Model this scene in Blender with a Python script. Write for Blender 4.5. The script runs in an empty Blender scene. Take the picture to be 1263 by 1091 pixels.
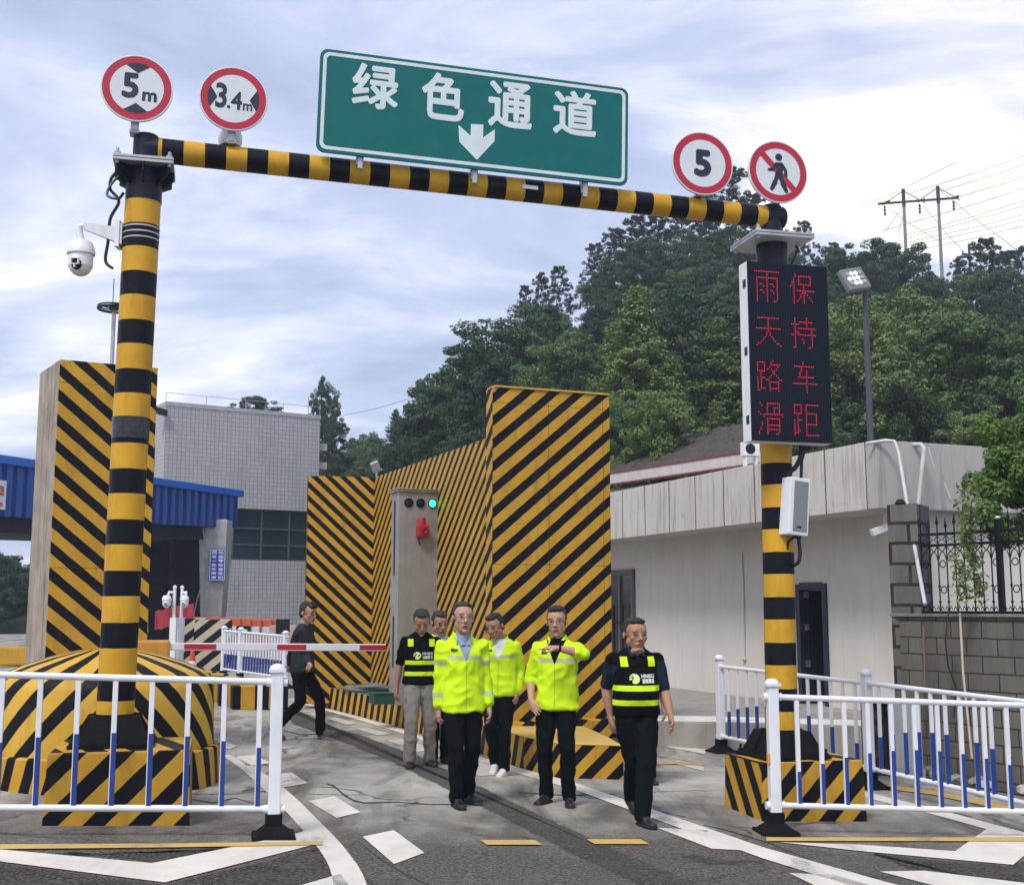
import bpy, bmesh, math, random
import numpy as np
from mathutils import Vector, Matrix, noise as mnoise
from mathutils.bvhtree import BVHTree

R = math.radians
SC = bpy.context.scene
COL = SC.collection
random.seed(7)

# ------------------------------------------------------------------ camera
EYE = 1.68
F = 1500.0 / 1263.0
PITCH = math.atan((750 - 545.5) / 1500.0)
cam_d = bpy.data.cameras.new("camera")
cam = bpy.data.objects.new("camera", cam_d)
COL.objects.link(cam)
cam.location = (0, 0, EYE)
cam.rotation_euler = (R(90) + PITCH, 0, 0)
cam_d.sensor_fit = 'HORIZONTAL'
cam_d.sensor_width = 36.0
cam_d.lens = 36.0 * F
cam_d.clip_end = 2000
SC.camera = cam

# ------------------------------------------------------------------ sky, sun, exposure
SUN_EL, SUN_AZ = R(52), R(208)        # azimuth clockwise from +Y (behind the camera, a bit to the left)
w = bpy.data.worlds.new("World")
SC.world = w
w.use_nodes = True
nt = w.node_tree
for n in list(nt.nodes):
    nt.nodes.remove(n)
def wn(t, **k):
    n = nt.nodes.new(t)
    for a, b in k.items():
        setattr(n, a, b)
    return n
wo = wn('ShaderNodeOutputWorld'); bg = wn('ShaderNodeBackground')
sky = wn('ShaderNodeTexSky', sky_type='NISHITA', sun_disc=False)
sky.sun_elevation = SUN_EL; sky.sun_rotation = SUN_AZ
sky.air_density = 1.0; sky.dust_density = 1.5
tc = wn('ShaderNodeTexCoord')
sep = wn('ShaderNodeSeparateXYZ'); nt.links.new(tc.outputs['Generated'], sep.inputs[0])
def math_(op, a, b=None, clamp=False):
    n = wn('ShaderNodeMath', operation=op); n.use_clamp = clamp
    for i, v in enumerate((a, b)):
        if v is None: continue
        if isinstance(v, (int, float)): n.inputs[i].default_value = v
        else: nt.links.new(v, n.inputs[i])
    return n.outputs[0]
zz = math_('ADD', math_('MAXIMUM', sep.outputs['Z'], 0.0), 0.28)
cx = math_('DIVIDE', sep.outputs['X'], zz); cy = math_('DIVIDE', sep.outputs['Y'], zz)
cv = wn('ShaderNodeCombineXYZ'); nt.links.new(cx, cv.inputs[0]); nt.links.new(cy, cv.inputs[1])
n1 = wn('ShaderNodeTexNoise'); n1.inputs['Scale'].default_value = 2.3; n1.inputs['Detail'].default_value = 7
n1.inputs['Roughness'].default_value = 0.58; n1.inputs['Distortion'].default_value = 0.35
mp = wn('ShaderNodeMapping'); mp.inputs['Location'].default_value = (3.1, 1.7, 0.4); mp.inputs['Rotation'].default_value = (0, 0, R(-38))
mp.inputs['Scale'].default_value = (0.85, 1.5, 1)
nt.links.new(cv.outputs[0], mp.inputs[0]); nt.links.new(mp.outputs[0], n1.inputs['Vector'])
n2 = wn('ShaderNodeTexNoise'); n2.inputs['Scale'].default_value = 0.8; n2.inputs['Detail'].default_value = 3
nt.links.new(mp.outputs[0], n2.inputs['Vector'])
# cloud brightness: bluish-grey sheet with whiter tops, brightest in the bank low on the right
rmp = wn('ShaderNodeValToRGB')
rmp.color_ramp.elements[0].position = 0.30; rmp.color_ramp.elements[0].color = (2.55, 3.0, 4.25, 1)
rmp.color_ramp.elements[1].position = 0.70; rmp.color_ramp.elements[1].color = (7.5, 7.2, 6.9, 1)
e = rmp.color_ramp.elements.new(0.47); e.color = (3.6, 4.05, 5.4, 1)
e = rmp.color_ramp.elements.new(0.57); e.color = (5.0, 5.3, 6.3, 1)
bank = wn('ShaderNodeVectorMath', operation='DOT_PRODUCT')
bv = Vector((0.30, 0.85, 0.38)).normalized(); bank.inputs[1].default_value = bv
nrm = wn('ShaderNodeVectorMath', operation='NORMALIZE'); nt.links.new(tc.outputs['Generated'], nrm.inputs[0])
nt.links.new(nrm.outputs[0], bank.inputs[0])
bk = wn('ShaderNodeMapRange'); bk.inputs[1].default_value = 0.965; bk.inputs[2].default_value = 1.0
nt.links.new(bank.outputs['Value'], bk.inputs[0])
fac = math_('ADD', math_('ADD', n1.outputs['Fac'], math_('MULTIPLY', math_('SUBTRACT', n2.outputs['Fac'], 0.5), 0.35)),
            math_('MULTIPLY', bk.outputs[0], 0.16))
nt.links.new(fac, rmp.inputs['Fac'])
# warm tint of the bright bank
warm = wn('ShaderNodeMixRGB', blend_type='MULTIPLY'); warm.inputs[2].default_value = (1.22, 1.10, 0.92, 1)
nt.links.new(rmp.outputs[0], warm.inputs[1])
nt.links.new(math_('MULTIPLY', bk.outputs[0], math_('MULTIPLY', math_('SUBTRACT', fac, 0.45, True), 4.0), True), warm.inputs[0])
cov = wn('ShaderNodeMixRGB'); cov.inputs[0].default_value = 0.93
nt.links.new(sky.outputs[0], cov.inputs[1]); nt.links.new(warm.outputs[0], cov.inputs[2])
nt.links.new(cov.outputs[0], bg.inputs['Color'])
bg.inputs['Strength'].default_value = 0.092
nt.links.new(bg.outputs[0], wo.inputs['Surface'])

sun_d = bpy.data.lights.new("sun", 'SUN'); sun = bpy.data.objects.new("sun", sun_d); COL.objects.link(sun)
sun_d.energy = 1.45; sun_d.angle = R(15); sun_d.color = (1.0, 0.95, 0.88)
sd = Vector((math.sin(SUN_AZ) * math.cos(SUN_EL), math.cos(SUN_AZ) * math.cos(SUN_EL), math.sin(SUN_EL)))
sun.rotation_euler = (-sd).to_track_quat('-Z', 'Y').to_euler()
SC.view_settings.view_transform = 'Standard'
SC.view_settings.look = 'None'
SC.view_settings.exposure = 1.0
SC.view_settings.gamma = 1.0
try:
    SC.cycles.max_bounces = 6; SC.cycles.transparent_max_bounces = 4
except Exception:
    pass

# ------------------------------------------------------------------ where a spot of the picture lies in the world
SLOPE = -0.04
def gz(x, y=0):
    return SLOPE * max(-12.0, min(8.0, x))
_c, _s = math.cos(PITCH), math.sin(PITCH)
def ray(px, py):
    a = (px - 631.5) / 1500.0; b = (545.5 - py) / 1500.0
    d = Vector((a, _c - b * _s, _s + b * _c))
    return d / d.y
def W(px, py, y):
    return Vector((0, 0, EYE)) + ray(px, py) * y
def G(px, py, dz=0.0):
    d = ray(px, py)
    y = (EYE - dz) / (SLOPE * d.x - d.z)
    p = Vector((0, 0, EYE)) + d * y
    return p
def V(*a):
    return Vector(a)

# ------------------------------------------------------------------ mesh builder
class MB:
    def __init__(self):
        self.bm = bmesh.new()
    def _face(self, vs, mi=0):
        try:
            f = self.bm.faces.new(vs); f.material_index = mi; return f
        except ValueError:
            return None
    def box(self, c, s, rot=None, mi=0):
        c = Vector(c); h = Vector(s) * 0.5
        M = rot if rot is not None else Matrix.Identity(3)
        vs = [self.bm.verts.new(c + M @ Vector((x * h.x, y * h.y, z * h.z))) for x in (-1, 1) for y in (-1, 1) for z in (-1, 1)]
        for q in ((0, 1, 3, 2), (4, 6, 7, 5), (0, 4, 5, 1), (2, 3, 7, 6), (0, 2, 6, 4), (1, 5, 7, 3)):
            self._face([vs[i] for i in q], mi)
        return self
    def box2(self, a, b, mi=0):
        a = Vector(a); b = Vector(b)
        return self.box((a + b) / 2, (abs(b.x - a.x), abs(b.y - a.y), abs(b.z - a.z)), None, mi)
    def prism(self, poly, ext, mi=0, mi_side=None, mi_end=None):
        ext = Vector(ext); n = len(poly)
        a = [self.bm.verts.new(Vector(p)) for p in poly]
        b = [self.bm.verts.new(Vector(p) + ext) for p in poly]
        self._face(a[::-1], mi); self._face(b, mi if mi_end is None else mi_end)
        for i in range(n):
            self._face([a[i], a[(i + 1) % n], b[(i + 1) % n], b[i]], mi if mi_side is None else mi_side)
        return self
    def poly(self, pts, mi=0):
        self._face([self.bm.verts.new(Vector(p)) for p in pts], mi); return self
    def hex(self, lo, hi, mi=0):
        n = len(lo)
        a = [self.bm.verts.new(Vector(p)) for p in lo]; b = [self.bm.verts.new(Vector(p)) for p in hi]
        self._face(a[::-1], mi); self._face(b, mi)
        for i in range(n):
            self._face([a[i], a[(i + 1) % n], b[(i + 1) % n], b[i]], mi)
        return self
    def _frame(self, d):
        d = d.normalized(); u = Vector((0, 0, 1)) if abs(d.z) < 0.9 else Vector((1, 0, 0))
        s = d.cross(u).normalized(); return s, s.cross(d).normalized()
    def cyl(self, p0, p1, r0, r1=None, seg=12, mi=0, caps=True):
        return self.tube([p0, p1], [r0, r0 if r1 is None else r1], seg, mi, caps)
    def tube(self, pts, r, seg=8, mi=0, caps=True):
        pts = [Vector(p) for p in pts]; n = len(pts)
        rs = r if isinstance(r, (list, tuple)) else [r] * n
        rings = []; s = None
        for i in range(n):
            d = (pts[min(i + 1, n - 1)] - pts[max(i - 1, 0)])
            if s is None:
                s, t = self._frame(d)
            else:
                dd = d.normalized(); s = (s - dd * s.dot(dd)).normalized(); t = s.cross(dd)
            rings.append([self.bm.verts.new(pts[i] + (s * math.cos(k * 2 * math.pi / seg) + t * math.sin(k * 2 * math.pi / seg)) * rs[i]) for k in range(seg)])
        for i in range(n - 1):
            for k in range(seg):
                self._face([rings[i][k], rings[i][(k + 1) % seg], rings[i + 1][(k + 1) % seg], rings[i + 1][k]], mi)
        if caps:
            self._face(rings[0][::-1], mi); self._face(rings[-1], mi)
        return self
    def lathe(self, prof, c=(0, 0, 0), seg=24, mi=0, M=None):
        c = Vector(c); rings = []
        for r, z in prof:
            ring = []
            for k in range(seg):
                a = k * 2 * math.pi / seg
                p = Vector((r * math.cos(a), r * math.sin(a), z))
                ring.append(self.bm.verts.new(c + (M @ p if M is not None else p)))
            rings.append(ring)
        for i in range(len(rings) - 1):
            for k in range(seg):
                self._face([rings[i][k], rings[i][(k + 1) % seg], rings[i + 1][(k + 1) % seg], rings[i + 1][k]], mi)
        self._face(rings[0][::-1], mi); self._face(rings[-1], mi)
        return self
    def ball(self, c, r, mi=0, seg=12, M=None):
        r = Vector((r, r, r)) if isinstance(r, (int, float)) else Vector(r)
        n = max(5, seg // 2); prof = [(math.sin(math.pi * (i + .02) / (n + .04)), -math.cos(math.pi * (i + .02) / (n + .04))) for i in range(n + 1)]
        S = Matrix.Diagonal(r)
        return self.lathe(prof, c, seg, mi, (M @ S) if M is not None else S)
    def torus(self, c, R_, r, M=None, seg=24, sseg=6, mi=0):
        pts = []
        for k in range(seg + 1):
            a = 2 * math.pi * k / seg; p = Vector((R_ * math.cos(a), R_ * math.sin(a), 0))
            pts.append(Vector(c) + (M @ p if M is not None else p))
        return self.tube(pts, r, sseg, mi, False)
    def mesh(self, m, M=Matrix.Identity(4), mi=0):
        vs = [self.bm.verts.new(M @ v.co) for v in m.vertices]
        for p in m.polygons:
            self._face([vs[i] for i in p.vertices], mi)
        return self
    def build(self, name, mats, parent=None, bevel=0, smooth=False, loc=None, rotz=0, seg=2, world=False):
        bm = self.bm
        bmesh.ops.recalc_face_normals(bm, faces=bm.faces)
        if bevel:
            es = [e for e in bm.edges if len(e.link_faces) == 2 and e.calc_face_angle(0) > R(30)]
            bmesh.ops.bevel(bm, geom=es, offset=bevel, segments=seg, affect='EDGES', profile=0.6, clamp_overlap=True)
        if world and parent is not None:
            bm.transform(parent.matrix_basis.inverted())
        me = bpy.data.meshes.new(name); bm.to_mesh(me); bm.free()
        for m in (mats if isinstance(mats, (list, tuple)) else [mats]):
            me.materials.append(m)
        if smooth:
            me.shade_smooth()
            try:
                me.set_sharp_from_angle(angle=R(38))
            except Exception:
                pass
        o = bpy.data.objects.new(name, me); COL.objects.link(o)
        if parent is not None: o.parent = parent
        if loc is not None: o.location = loc
        if rotz: o.rotation_euler = (0, 0, rotz)
        return o

def uvstrip(name, base, top, m, parent, world=True, closed=False):
    bm = bmesh.new(); uvl = bm.loops.layers.uv.new('UVMap'); u = 0.0
    n = len(base); idx = list(range(n)) + ([0] if closed else [])
    inv = parent.matrix_basis.inverted() if (parent is not None and world) else Matrix.Identity(4)
    vb = [bm.verts.new(inv @ Vector(p)) for p in base]; vt = [bm.verts.new(inv @ Vector(p)) for p in top]
    for a, b_ in zip(idx[:-1], idx[1:]):
        ln = (Vector(base[b_]) - Vector(base[a])).length
        f = bm.faces.new([vb[a], vb[b_], vt[b_], vt[a]])
        h = (Vector(top[a]) - Vector(base[a])).length
        for l, q in zip(f.loops, ((u, 0), (u + ln, 0), (u + ln, h), (u, h))): l[uvl].uv = q
        u += ln
    me = bpy.data.meshes.new(name); bm.to_mesh(me); bm.free(); me.materials.append(m)
    o = bpy.data.objects.new(name, me); COL.objects.link(o); o.parent = parent
    return o
def curve3(P, n=6):
    P = [Vector(p) for p in P]; out = []
    for i in range(len(P) - 1):
        p0 = P[max(i - 1, 0)]; p1 = P[i]; p2 = P[i + 1]; p3 = P[min(i + 2, len(P) - 1)]
        for k in range(n):
            t = k / n; out.append(.5 * ((2 * p1) + (p2 - p0) * t + (2 * p0 - 5 * p1 + 4 * p2 - p3) * t * t + (3 * p1 - p0 - 3 * p2 + p3) * t ** 3))
    return out + [P[-1]]
def tag(o, label, cat, group=None, kind=None):
    o['label'] = label; o['category'] = cat
    if group: o['group'] = group
    if kind: o['kind'] = kind
    return o
def thing(name, label, cat, loc=(0, 0, 0), rotz=0, group=None):
    o = bpy.data.objects.new(name, None); COL.objects.link(o)
    o.empty_display_size = 0.2
    o.location = loc; o.rotation_euler = (0, 0, rotz)
    bpy.context.view_layer.update()
    o.matrix_basis = Matrix.Translation(loc) @ Matrix.Rotation(rotz, 4, 'Z')
    return tag(o, label, cat, group)
def structure(o):
    o['kind'] = 'structure'; return o
KIDS = {}
def copy_tree(o, parent=None):
    c = o.copy(); COL.objects.link(c)
    if parent is not None: c.parent = parent
    for ch in [k for k in bpy.data.objects if k.parent is o]:
        copy_tree(ch, c)
    return c

# ------------------------------------------------------------------ materials
def newmat(name):
    m = bpy.data.materials.new(name); m.use_nodes = True
    t = m.node_tree; b = t.nodes['Principled BSDF']
    return m, t, b
class NT:
    def __init__(s, t): s.t = t
    def n(s, ty, **k):
        x = s.t.nodes.new(ty)
        for a, b in k.items(): setattr(x, a, b)
        return x
    def l(s, a, b): s.t.links.new(a, b)
    def math(s, op, a, b=None, c=None, clamp=False):
        x = s.n('ShaderNodeMath', operation=op); x.use_clamp = clamp
        for i, v in enumerate((a, b, c)):
            if v is None: continue
            if isinstance(v, (int, float)): x.inputs[i].default_value = v
            else: s.l(v, x.inputs[i])
        return x.outputs[0]
    def noise(s, vec, scale, detail=3, rough=.55, dist=0):
        x = s.n('ShaderNodeTexNoise'); x.inputs['Scale'].default_value = scale; x.inputs['Detail'].default_value = detail
        x.inputs['Roughness'].default_value = rough; x.inputs['Distortion'].default_value = dist
        s.l(vec, x.inputs['Vector']); return x.outputs['Fac']
    def mix(s, f, a, b, bt='MIX'):
        x = s.n('ShaderNodeMixRGB', blend_type=bt)
        for i, v in enumerate((f, a, b)):
            if isinstance(v, (int, float)): x.inputs[i].default_value = v
            elif isinstance(v, tuple): x.inputs[i].default_value = v if len(v) == 4 else (*v, 1)
            else: s.l(v, x.inputs[i])
        return x.outputs[0]
    def ramp(s, f, a, b, lo=0.0, hi=1.0):
        x = s.n('ShaderNodeMapRange'); x.clamp = True
        s.l(f, x.inputs[0])
        for i, v in zip((1, 2, 3, 4), (a, b, lo, hi)): x.inputs[i].default_value = v
        return x.outputs[0]
    def map(s, vec, scale=(1, 1, 1), rot=(0, 0, 0), loc=(0, 0, 0)):
        x = s.n('ShaderNodeMapping'); x.inputs['Scale'].default_value = scale; x.inputs['Rotation'].default_value = rot; x.inputs['Location'].default_value = loc
        s.l(vec, x.inputs[0]); return x.outputs[0]
    def obj(s): return s.n('ShaderNodeTexCoord').outputs['Object']
    def bump(s, h, strength, dist, b):
        x = s.n('ShaderNodeBump'); x.inputs['Strength'].default_value = strength; x.inputs['Distance'].default_value = dist
        s.l(h, x.inputs['Height']); s.l(x.outputs[0], b.inputs['Normal'])

def mat(name, col, rough=.6, metal=0.0, var=.12, scale=5.0, bump=0.0, bscale=60, spec=.5, streak=0.0, streakcol=(.05, .045, .04), spots=0.0):
    m, t, b = newmat(name); N = NT(t); o = N.obj()
    c = (*col, 1)
    f = N.noise(o, scale, 4)
    k = N.ramp(f, .3, .7, 1 - var, 1 + var)
    x = N.mix(1.0, c, N.n('ShaderNodeCombineColor').outputs[0], 'MULTIPLY')
    cc = x.node.inputs[2].links[0].from_node
    for i in range(3): N.l(k, cc.inputs[i])
    if streak:
        v = N.map(o, (6, 6, .5)); s = N.noise(v, 1.6, 5, .6)
        x = N.mix(N.math('MULTIPLY', N.ramp(s, .52, .75), streak), x, (*streakcol, 1))
    if spots:
        s = N.noise(o, 9, 6, .7)
        x = N.mix(N.math('MULTIPLY', N.ramp(s, .62, .70), spots), x, (*streakcol, 1))
    N.l(x, b.inputs['Base Color'])
    b.inputs['Roughness'].default_value = rough; b.inputs['Metallic'].default_value = metal
    b.inputs['Specular IOR Level'].default_value = spec
    if rough < .95:
        N.l(N.ramp(N.noise(o, scale * 2.3, 4), .3, .7, max(.02, rough - .08), min(1, rough + .1)), b.inputs['Roughness'])
    if bump:
        N.bump(N.noise(o, bscale, 4), bump, .01, b)
    return m
YEL = (.53, .30, .032); BLK = (.003, .0034, .006)
def stripes(name, d, period, duty=.5, phase=0.0, absx=False, c1=YEL, c2=BLK, rough=.5, wear=.6, center=0.0, wob=.012, uv=False, polar=0.0, seams=None):
    """diagonal (or ring) hazard paint laid along direction d in the object's own space"""
    m, t, b = newmat(name); N = NT(t); o = N.obj()
    sx = N.n('ShaderNodeSeparateXYZ'); N.l(N.n('ShaderNodeUVMap').outputs[0] if uv else o, sx.inputs[0])
    X = N.math('SUBTRACT', sx.outputs[0], center)
    if polar: X = N.math('MULTIPLY', N.math('ARCTAN2', sx.outputs[0], N.math('MULTIPLY', sx.outputs[1], -1.0)), polar)
    if absx: X = N.math('ABSOLUTE', X)
    v = N.math('ADD', N.math('MULTIPLY', X, d[0]), N.math('ADD', N.math('MULTIPLY', sx.outputs[1], d[1]) if not polar else 0.0, N.math('MULTIPLY', sx.outputs[2], d[2])))
    wobn = N.noise(o, 7, 3)
    v = N.math('ADD', v, N.math('MULTIPLY', N.math('SUBTRACT', wobn, .5), wob))
    fr = N.math('FRACT', N.math('ADD', N.math('DIVIDE', v, period), phase + 100.0))
    st = N.math('LESS_THAN', fr, duty)
    n_big = N.noise(o, 2.2, 5, .6); n_fine = N.noise(o, 34, 5, .7)
    yc = N.mix(N.ramp(n_big, .3, .7), (c1[0] * .86, c1[1] * .82, c1[2] * .8), (c1[0] * 1.12, c1[1] * 1.12, c1[2] * 1.15))
    bc = N.mix(N.ramp(n_big, .35, .7), c2, (c2[0] * 1.7 + .001, c2[1] * 1.8 + .001, c2[2] * 1.9 + .002))
    x = N.mix(st, yc, bc)
    dirt = N.noise(N.map(o, (5, 5, 1.3)), 1.5, 6, .65)
    x = N.mix(N.math('MULTIPLY', N.ramp(dirt, .52, .8), wear * .55), x, (.032, .027, .020))
    chip = N.math('MULTIPLY', N.ramp(N.noise(o, 11, 7, .75), .665, .69), N.ramp(n_fine, .4, .6))
    x = N.mix(N.math('MULTIPLY', chip, wear), x, (.085, .08, .072))
    if seams:
        for ax, p_ in zip((0, 2), seams):
            if not p_: continue
            j = N.math('ABSOLUTE', N.math('SUBTRACT', N.math('FRACT', N.math('ADD', N.math('DIVIDE', N.math('ADD', sx.outputs[ax], N.math('MULTIPLY', N.math('SUBTRACT', wobn, .5), .01)), p_), 20.5)), .5))
            x = N.mix(N.math('MULTIPLY', N.math('LESS_THAN', j, .004 / p_), .7), x, (.03, .025, .018))
        rain = N.noise(N.map(o, (9, 9, .35)), 1.6, 5, .6)
        x = N.mix(N.math('MULTIPLY', N.ramp(rain, .54, .72), .30), x, (.05, .042, .03))
    N.l(x, b.inputs['Base Color']); b.inputs['Specular IOR Level'].default_value = .15
    N.l(N.ramp(n_fine, .3, .7, rough - .08, rough + .15), b.inputs['Roughness'])
    N.bump(N.math('ADD', N.math('MULTIPLY', n_fine, .4), N.math('MULTIPLY', n_big, .8)), .25, .01, b)
    return m
def emit(name, col, strength):
    m, t, b = newmat(name)
    b.inputs['Base Color'].default_value = (*[c * .3 for c in col], 1)
    b.inputs['Emission Color'].default_value = (*col, 1); b.inputs['Emission Strength'].default_value = strength
    return m

M = {}
M['white_paint'] = mat('white_paint', (.72, .74, .78), .35, var=.05, streak=.12)
M['white_metal'] = mat('white_metal', (.75, .76, .77), .4, var=.05, streak=.15)
M['blue_paint'] = mat('blue_paint', (.010, .045, .25), .4, var=.1)
M['black_rubber'] = mat('black_rubber', (.005, .005, .0055), .8, var=.3, bump=.2, spec=.15)
M['black_metal'] = mat('black_metal', (.007, .008, .011), .45, var=.3, spec=.25, spots=.15, streakcol=(.12, .07, .04))
M['navy_metal'] = mat('navy_metal', (.005, .008, .020), .45, var=.35, bump=.1, spec=.25)
M['steel'] = mat('steel', (.50, .49, .46), .34, .85, var=.12)
M['galv'] = mat('galv', (.42, .43, .44), .5, .5, var=.15)
M['concrete'] = mat('concrete', (.30, .28, .255), .9, var=.18, scale=2.5, bump=.4, bscale=30, streak=.4)
M['cable'] = mat('cable', (.01, .01, .012), .5)
M['dark_glass'] = mat('dark_glass', (.01, .013, .018), .08, var=.1)
M['red_paint'] = mat('red_paint', (.42, .012, .03), .4, var=.08)
M['sign_red'] = mat('sign_red', (.42, .008, .035), .45, var=.06)
M['sign_white'] = mat('sign_white', (.62, .66, .68), .45, var=.05)
M['sign_black'] = mat('sign_black', (.010, .011, .035), .5)
M['sign_green'] = mat('sign_green', (.0004, .122, .120), .5, spec=.25, var=.06, streak=.06)
M['sign_pale'] = mat('sign_pale', (.60, .68, .68), .5, var=.05)
M['skin'] = None
# ================================================================== ground, road and paint
def road_mat():
    m, t, b = newmat('road_surface'); N = NT(t); o = N.obj()
    big = N.noise(o, .35, 5, .6, .6); mid = N.noise(o, 1.6, 6, .65, .4); fine = N.noise(o, 46, 5, .75); grit = N.noise(o, 48, 4, .8)
    conc = N.mix(N.ramp(mid, .3, .72), (.27, .25, .22), (.52, .485, .425))
    stain = N.noise(N.map(o, (1.0, .28, 1), (0, 0, R(28))), 1.3, 6, .65, .8)
    conc = N.mix(N.math('MULTIPLY', N.ramp(stain, .45, .64), .85), conc, (.085, .077, .066))
    asph = N.mix(N.ramp(grit, .42, .64), (.036, .033, .028), (.20, .182, .155))
    sx = N.n('ShaderNodeSeparateXYZ'); N.l(o, sx.inputs[0])
    near = N.math('ADD', N.math('ADD', sx.outputs[1], N.math('MULTIPLY', sx.outputs[0], -.16)), N.math('MULTIPLY', N.math('SUBTRACT', big, .5), 2.2))
    near = N.math('ADD', near, N.math('MULTIPLY', N.math('SUBTRACT', mid, .5), 1.6))
    x = N.mix(N.ramp(near, 8.8, 10.9), asph, conc)
    vor = N.n('ShaderNodeTexVoronoi', feature='DISTANCE_TO_EDGE'); vor.inputs['Scale'].default_value = .42
    wv = N.n('ShaderNodeVectorMath', operation='ADD')
    nz = N.n('ShaderNodeTexNoise'); nz.inputs['Scale'].default_value = 2.2; nz.inputs['Detail'].default_value = 6; N.l(o, nz.inputs['Vector'])
    sc = N.n('ShaderNodeVectorMath', operation='SCALE'); sc.inputs['Scale'].default_value = .55
    N.l(nz.outputs['Color'], sc.inputs[0]); N.l(o, wv.inputs[0]); N.l(sc.outputs[0], wv.inputs[1]); N.l(wv.outputs[0], vor.inputs['Vector'])
    crack = N.math('MULTIPLY', N.ramp(vor.outputs['Distance'], .004, .016, 1, 0), N.ramp(mid, .42, .55))
    x = N.mix(N.math('MULTIPLY', crack, .8), x, (.03, .028, .025))
    x = N.mix(N.math('MULTIPLY', N.ramp(fine, .40, .70), .5), x, N.mix(1.0, x, (.62, .62, .62), 'MULTIPLY'))
    N.l(x, b.inputs['Base Color']); b.inputs['Roughness'].default_value = .88
    b.inputs['Specular IOR Level'].default_value = .3
    N.bump(N.math('ADD', fine, N.math('MULTIPLY', grit, .8)), .5, .012, b)
    return m
def asphalt_mat(name, lo, hi, cover=1.0):
    m, t, b = newmat(name); N = NT(t); o = N.obj()
    grit = N.noise(o, 42, 4, .8); mid = N.noise(o, 2, 5, .6)
    x = N.mix(N.ramp(grit, .46, .62), lo, hi)
    x = N.mix(N.math('MULTIPLY', N.ramp(mid, .4, .75), .4), x, (.14, .13, .115))
    N.l(x, b.inputs['Base Color']); b.inputs['Roughness'].default_value = .9; b.inputs['Specular IOR Level'].default_value = .3
    N.bump(grit, .8, .015, b)
    at = N.n('ShaderNodeAttribute'); at.attribute_name = 'inner'
    ed = N.math('ADD', at.outputs['Fac'], N.math('ADD', N.math('MULTIPLY', N.math('SUBTRACT', N.noise(o, 5, 6, .7), .5), 1.6), N.math('MULTIPLY', N.math('SUBTRACT', grit, .5), .8)))
    see_through(N, b, N.math('MULTIPLY', N.ramp(ed, .18, .55), cover))
    return m
def paint_mat(name, col, worn=.5):
    m, t, b = newmat(name); N = NT(t); o = N.obj()
    mid = N.noise(o, 2.6, 6, .65); fine = N.noise(o, 55, 4, .75); sm = N.noise(N.map(o, (1, .35, 1), (0, 0, R(30))), 2.2, 5, .6)
    x = N.mix(N.ramp(mid, .3, .7), tuple(c * .80 for c in col), col)
    x = N.mix(N.math('MULTIPLY', N.ramp(sm, .46, .72), .6 * worn), x, (.22, .21, .19))
    chip = N.math('MULTIPLY', N.ramp(N.noise(o, 7, 7, .8), .60, .68), N.ramp(fine, .45, .6))
    N.l(x, b.inputs['Base Color']); b.inputs['Roughness'].default_value = .75
    N.bump(fine, .3, .006, b)
    tyre = N.math('MULTIPLY', N.ramp(sm, .58, .66), N.ramp(fine, .42, .55))
    gone = N.math('MAXIMUM', N.math('MULTIPLY', chip, worn), N.math('MULTIPLY', tyre, worn * .8))
    at = N.n('ShaderNodeAttribute'); at.attribute_name = 'inner'
    ed = N.math('ADD', at.outputs['Fac'], N.math('MULTIPLY', N.math('SUBTRACT', N.noise(o, 38, 4, .7), .5), 1.3))
    keep = N.math('MULTIPLY', N.ramp(ed, .10, .22), N.math('SUBTRACT', 1.0, gone))
    see_through(N, b, keep)
    return m
def see_through(N, b, keep):
    out = N.t.nodes['Material Output']; tr = N.n('ShaderNodeBsdfTransparent'); mx = N.n('ShaderNodeMixShader')
    N.l(keep, mx.inputs[0]); N.l(tr.outputs[0], mx.inputs[1]); N.l(b.outputs[0], mx.inputs[2]); N.l(mx.outputs[0], out.inputs['Surface'])
M['road'] = road_mat()
M['asphalt_dark'] = asphalt_mat('asphalt_dark', (.008, .008, .008), (.125, .112, .095))
M['asphalt_strip'] = asphalt_mat('asphalt_strip', (.04, .038, .036), (.15, .14, .125), .72)
M['white_marking'] = paint_mat('white_marking', (.72, .67, .585), .6)
M['pale_marking'] = paint_mat('pale_marking', (.56, .53, .47), 1.0)
M['yellow_marking'] = paint_mat('yellow_marking', (.62, .40, .11), .6)

mb = MB()
xs = [-160, -60, -12] + [-12 + 2.5 * i for i in range(1, 9)] + [30, 160]; ys = [-15, 0, 6, 9, 12, 16, 20, 26, 34, 45, 60, 100, 220]
xs = sorted(set([-160, -60, -12, -8, -4, -2, 0, 2, 4, 6, 8, 20, 60, 160]))
gv = [[mb.bm.verts.new((x, y, gz(x))) for y in ys] for x in xs]
for i in range(len(xs) - 1):
    for j in range(len(ys) - 1):
        mb._face([gv[i][j], gv[i + 1][j], gv[i + 1][j + 1], gv[i][j + 1]])
structure(mb.build('ground', M['road']))

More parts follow.
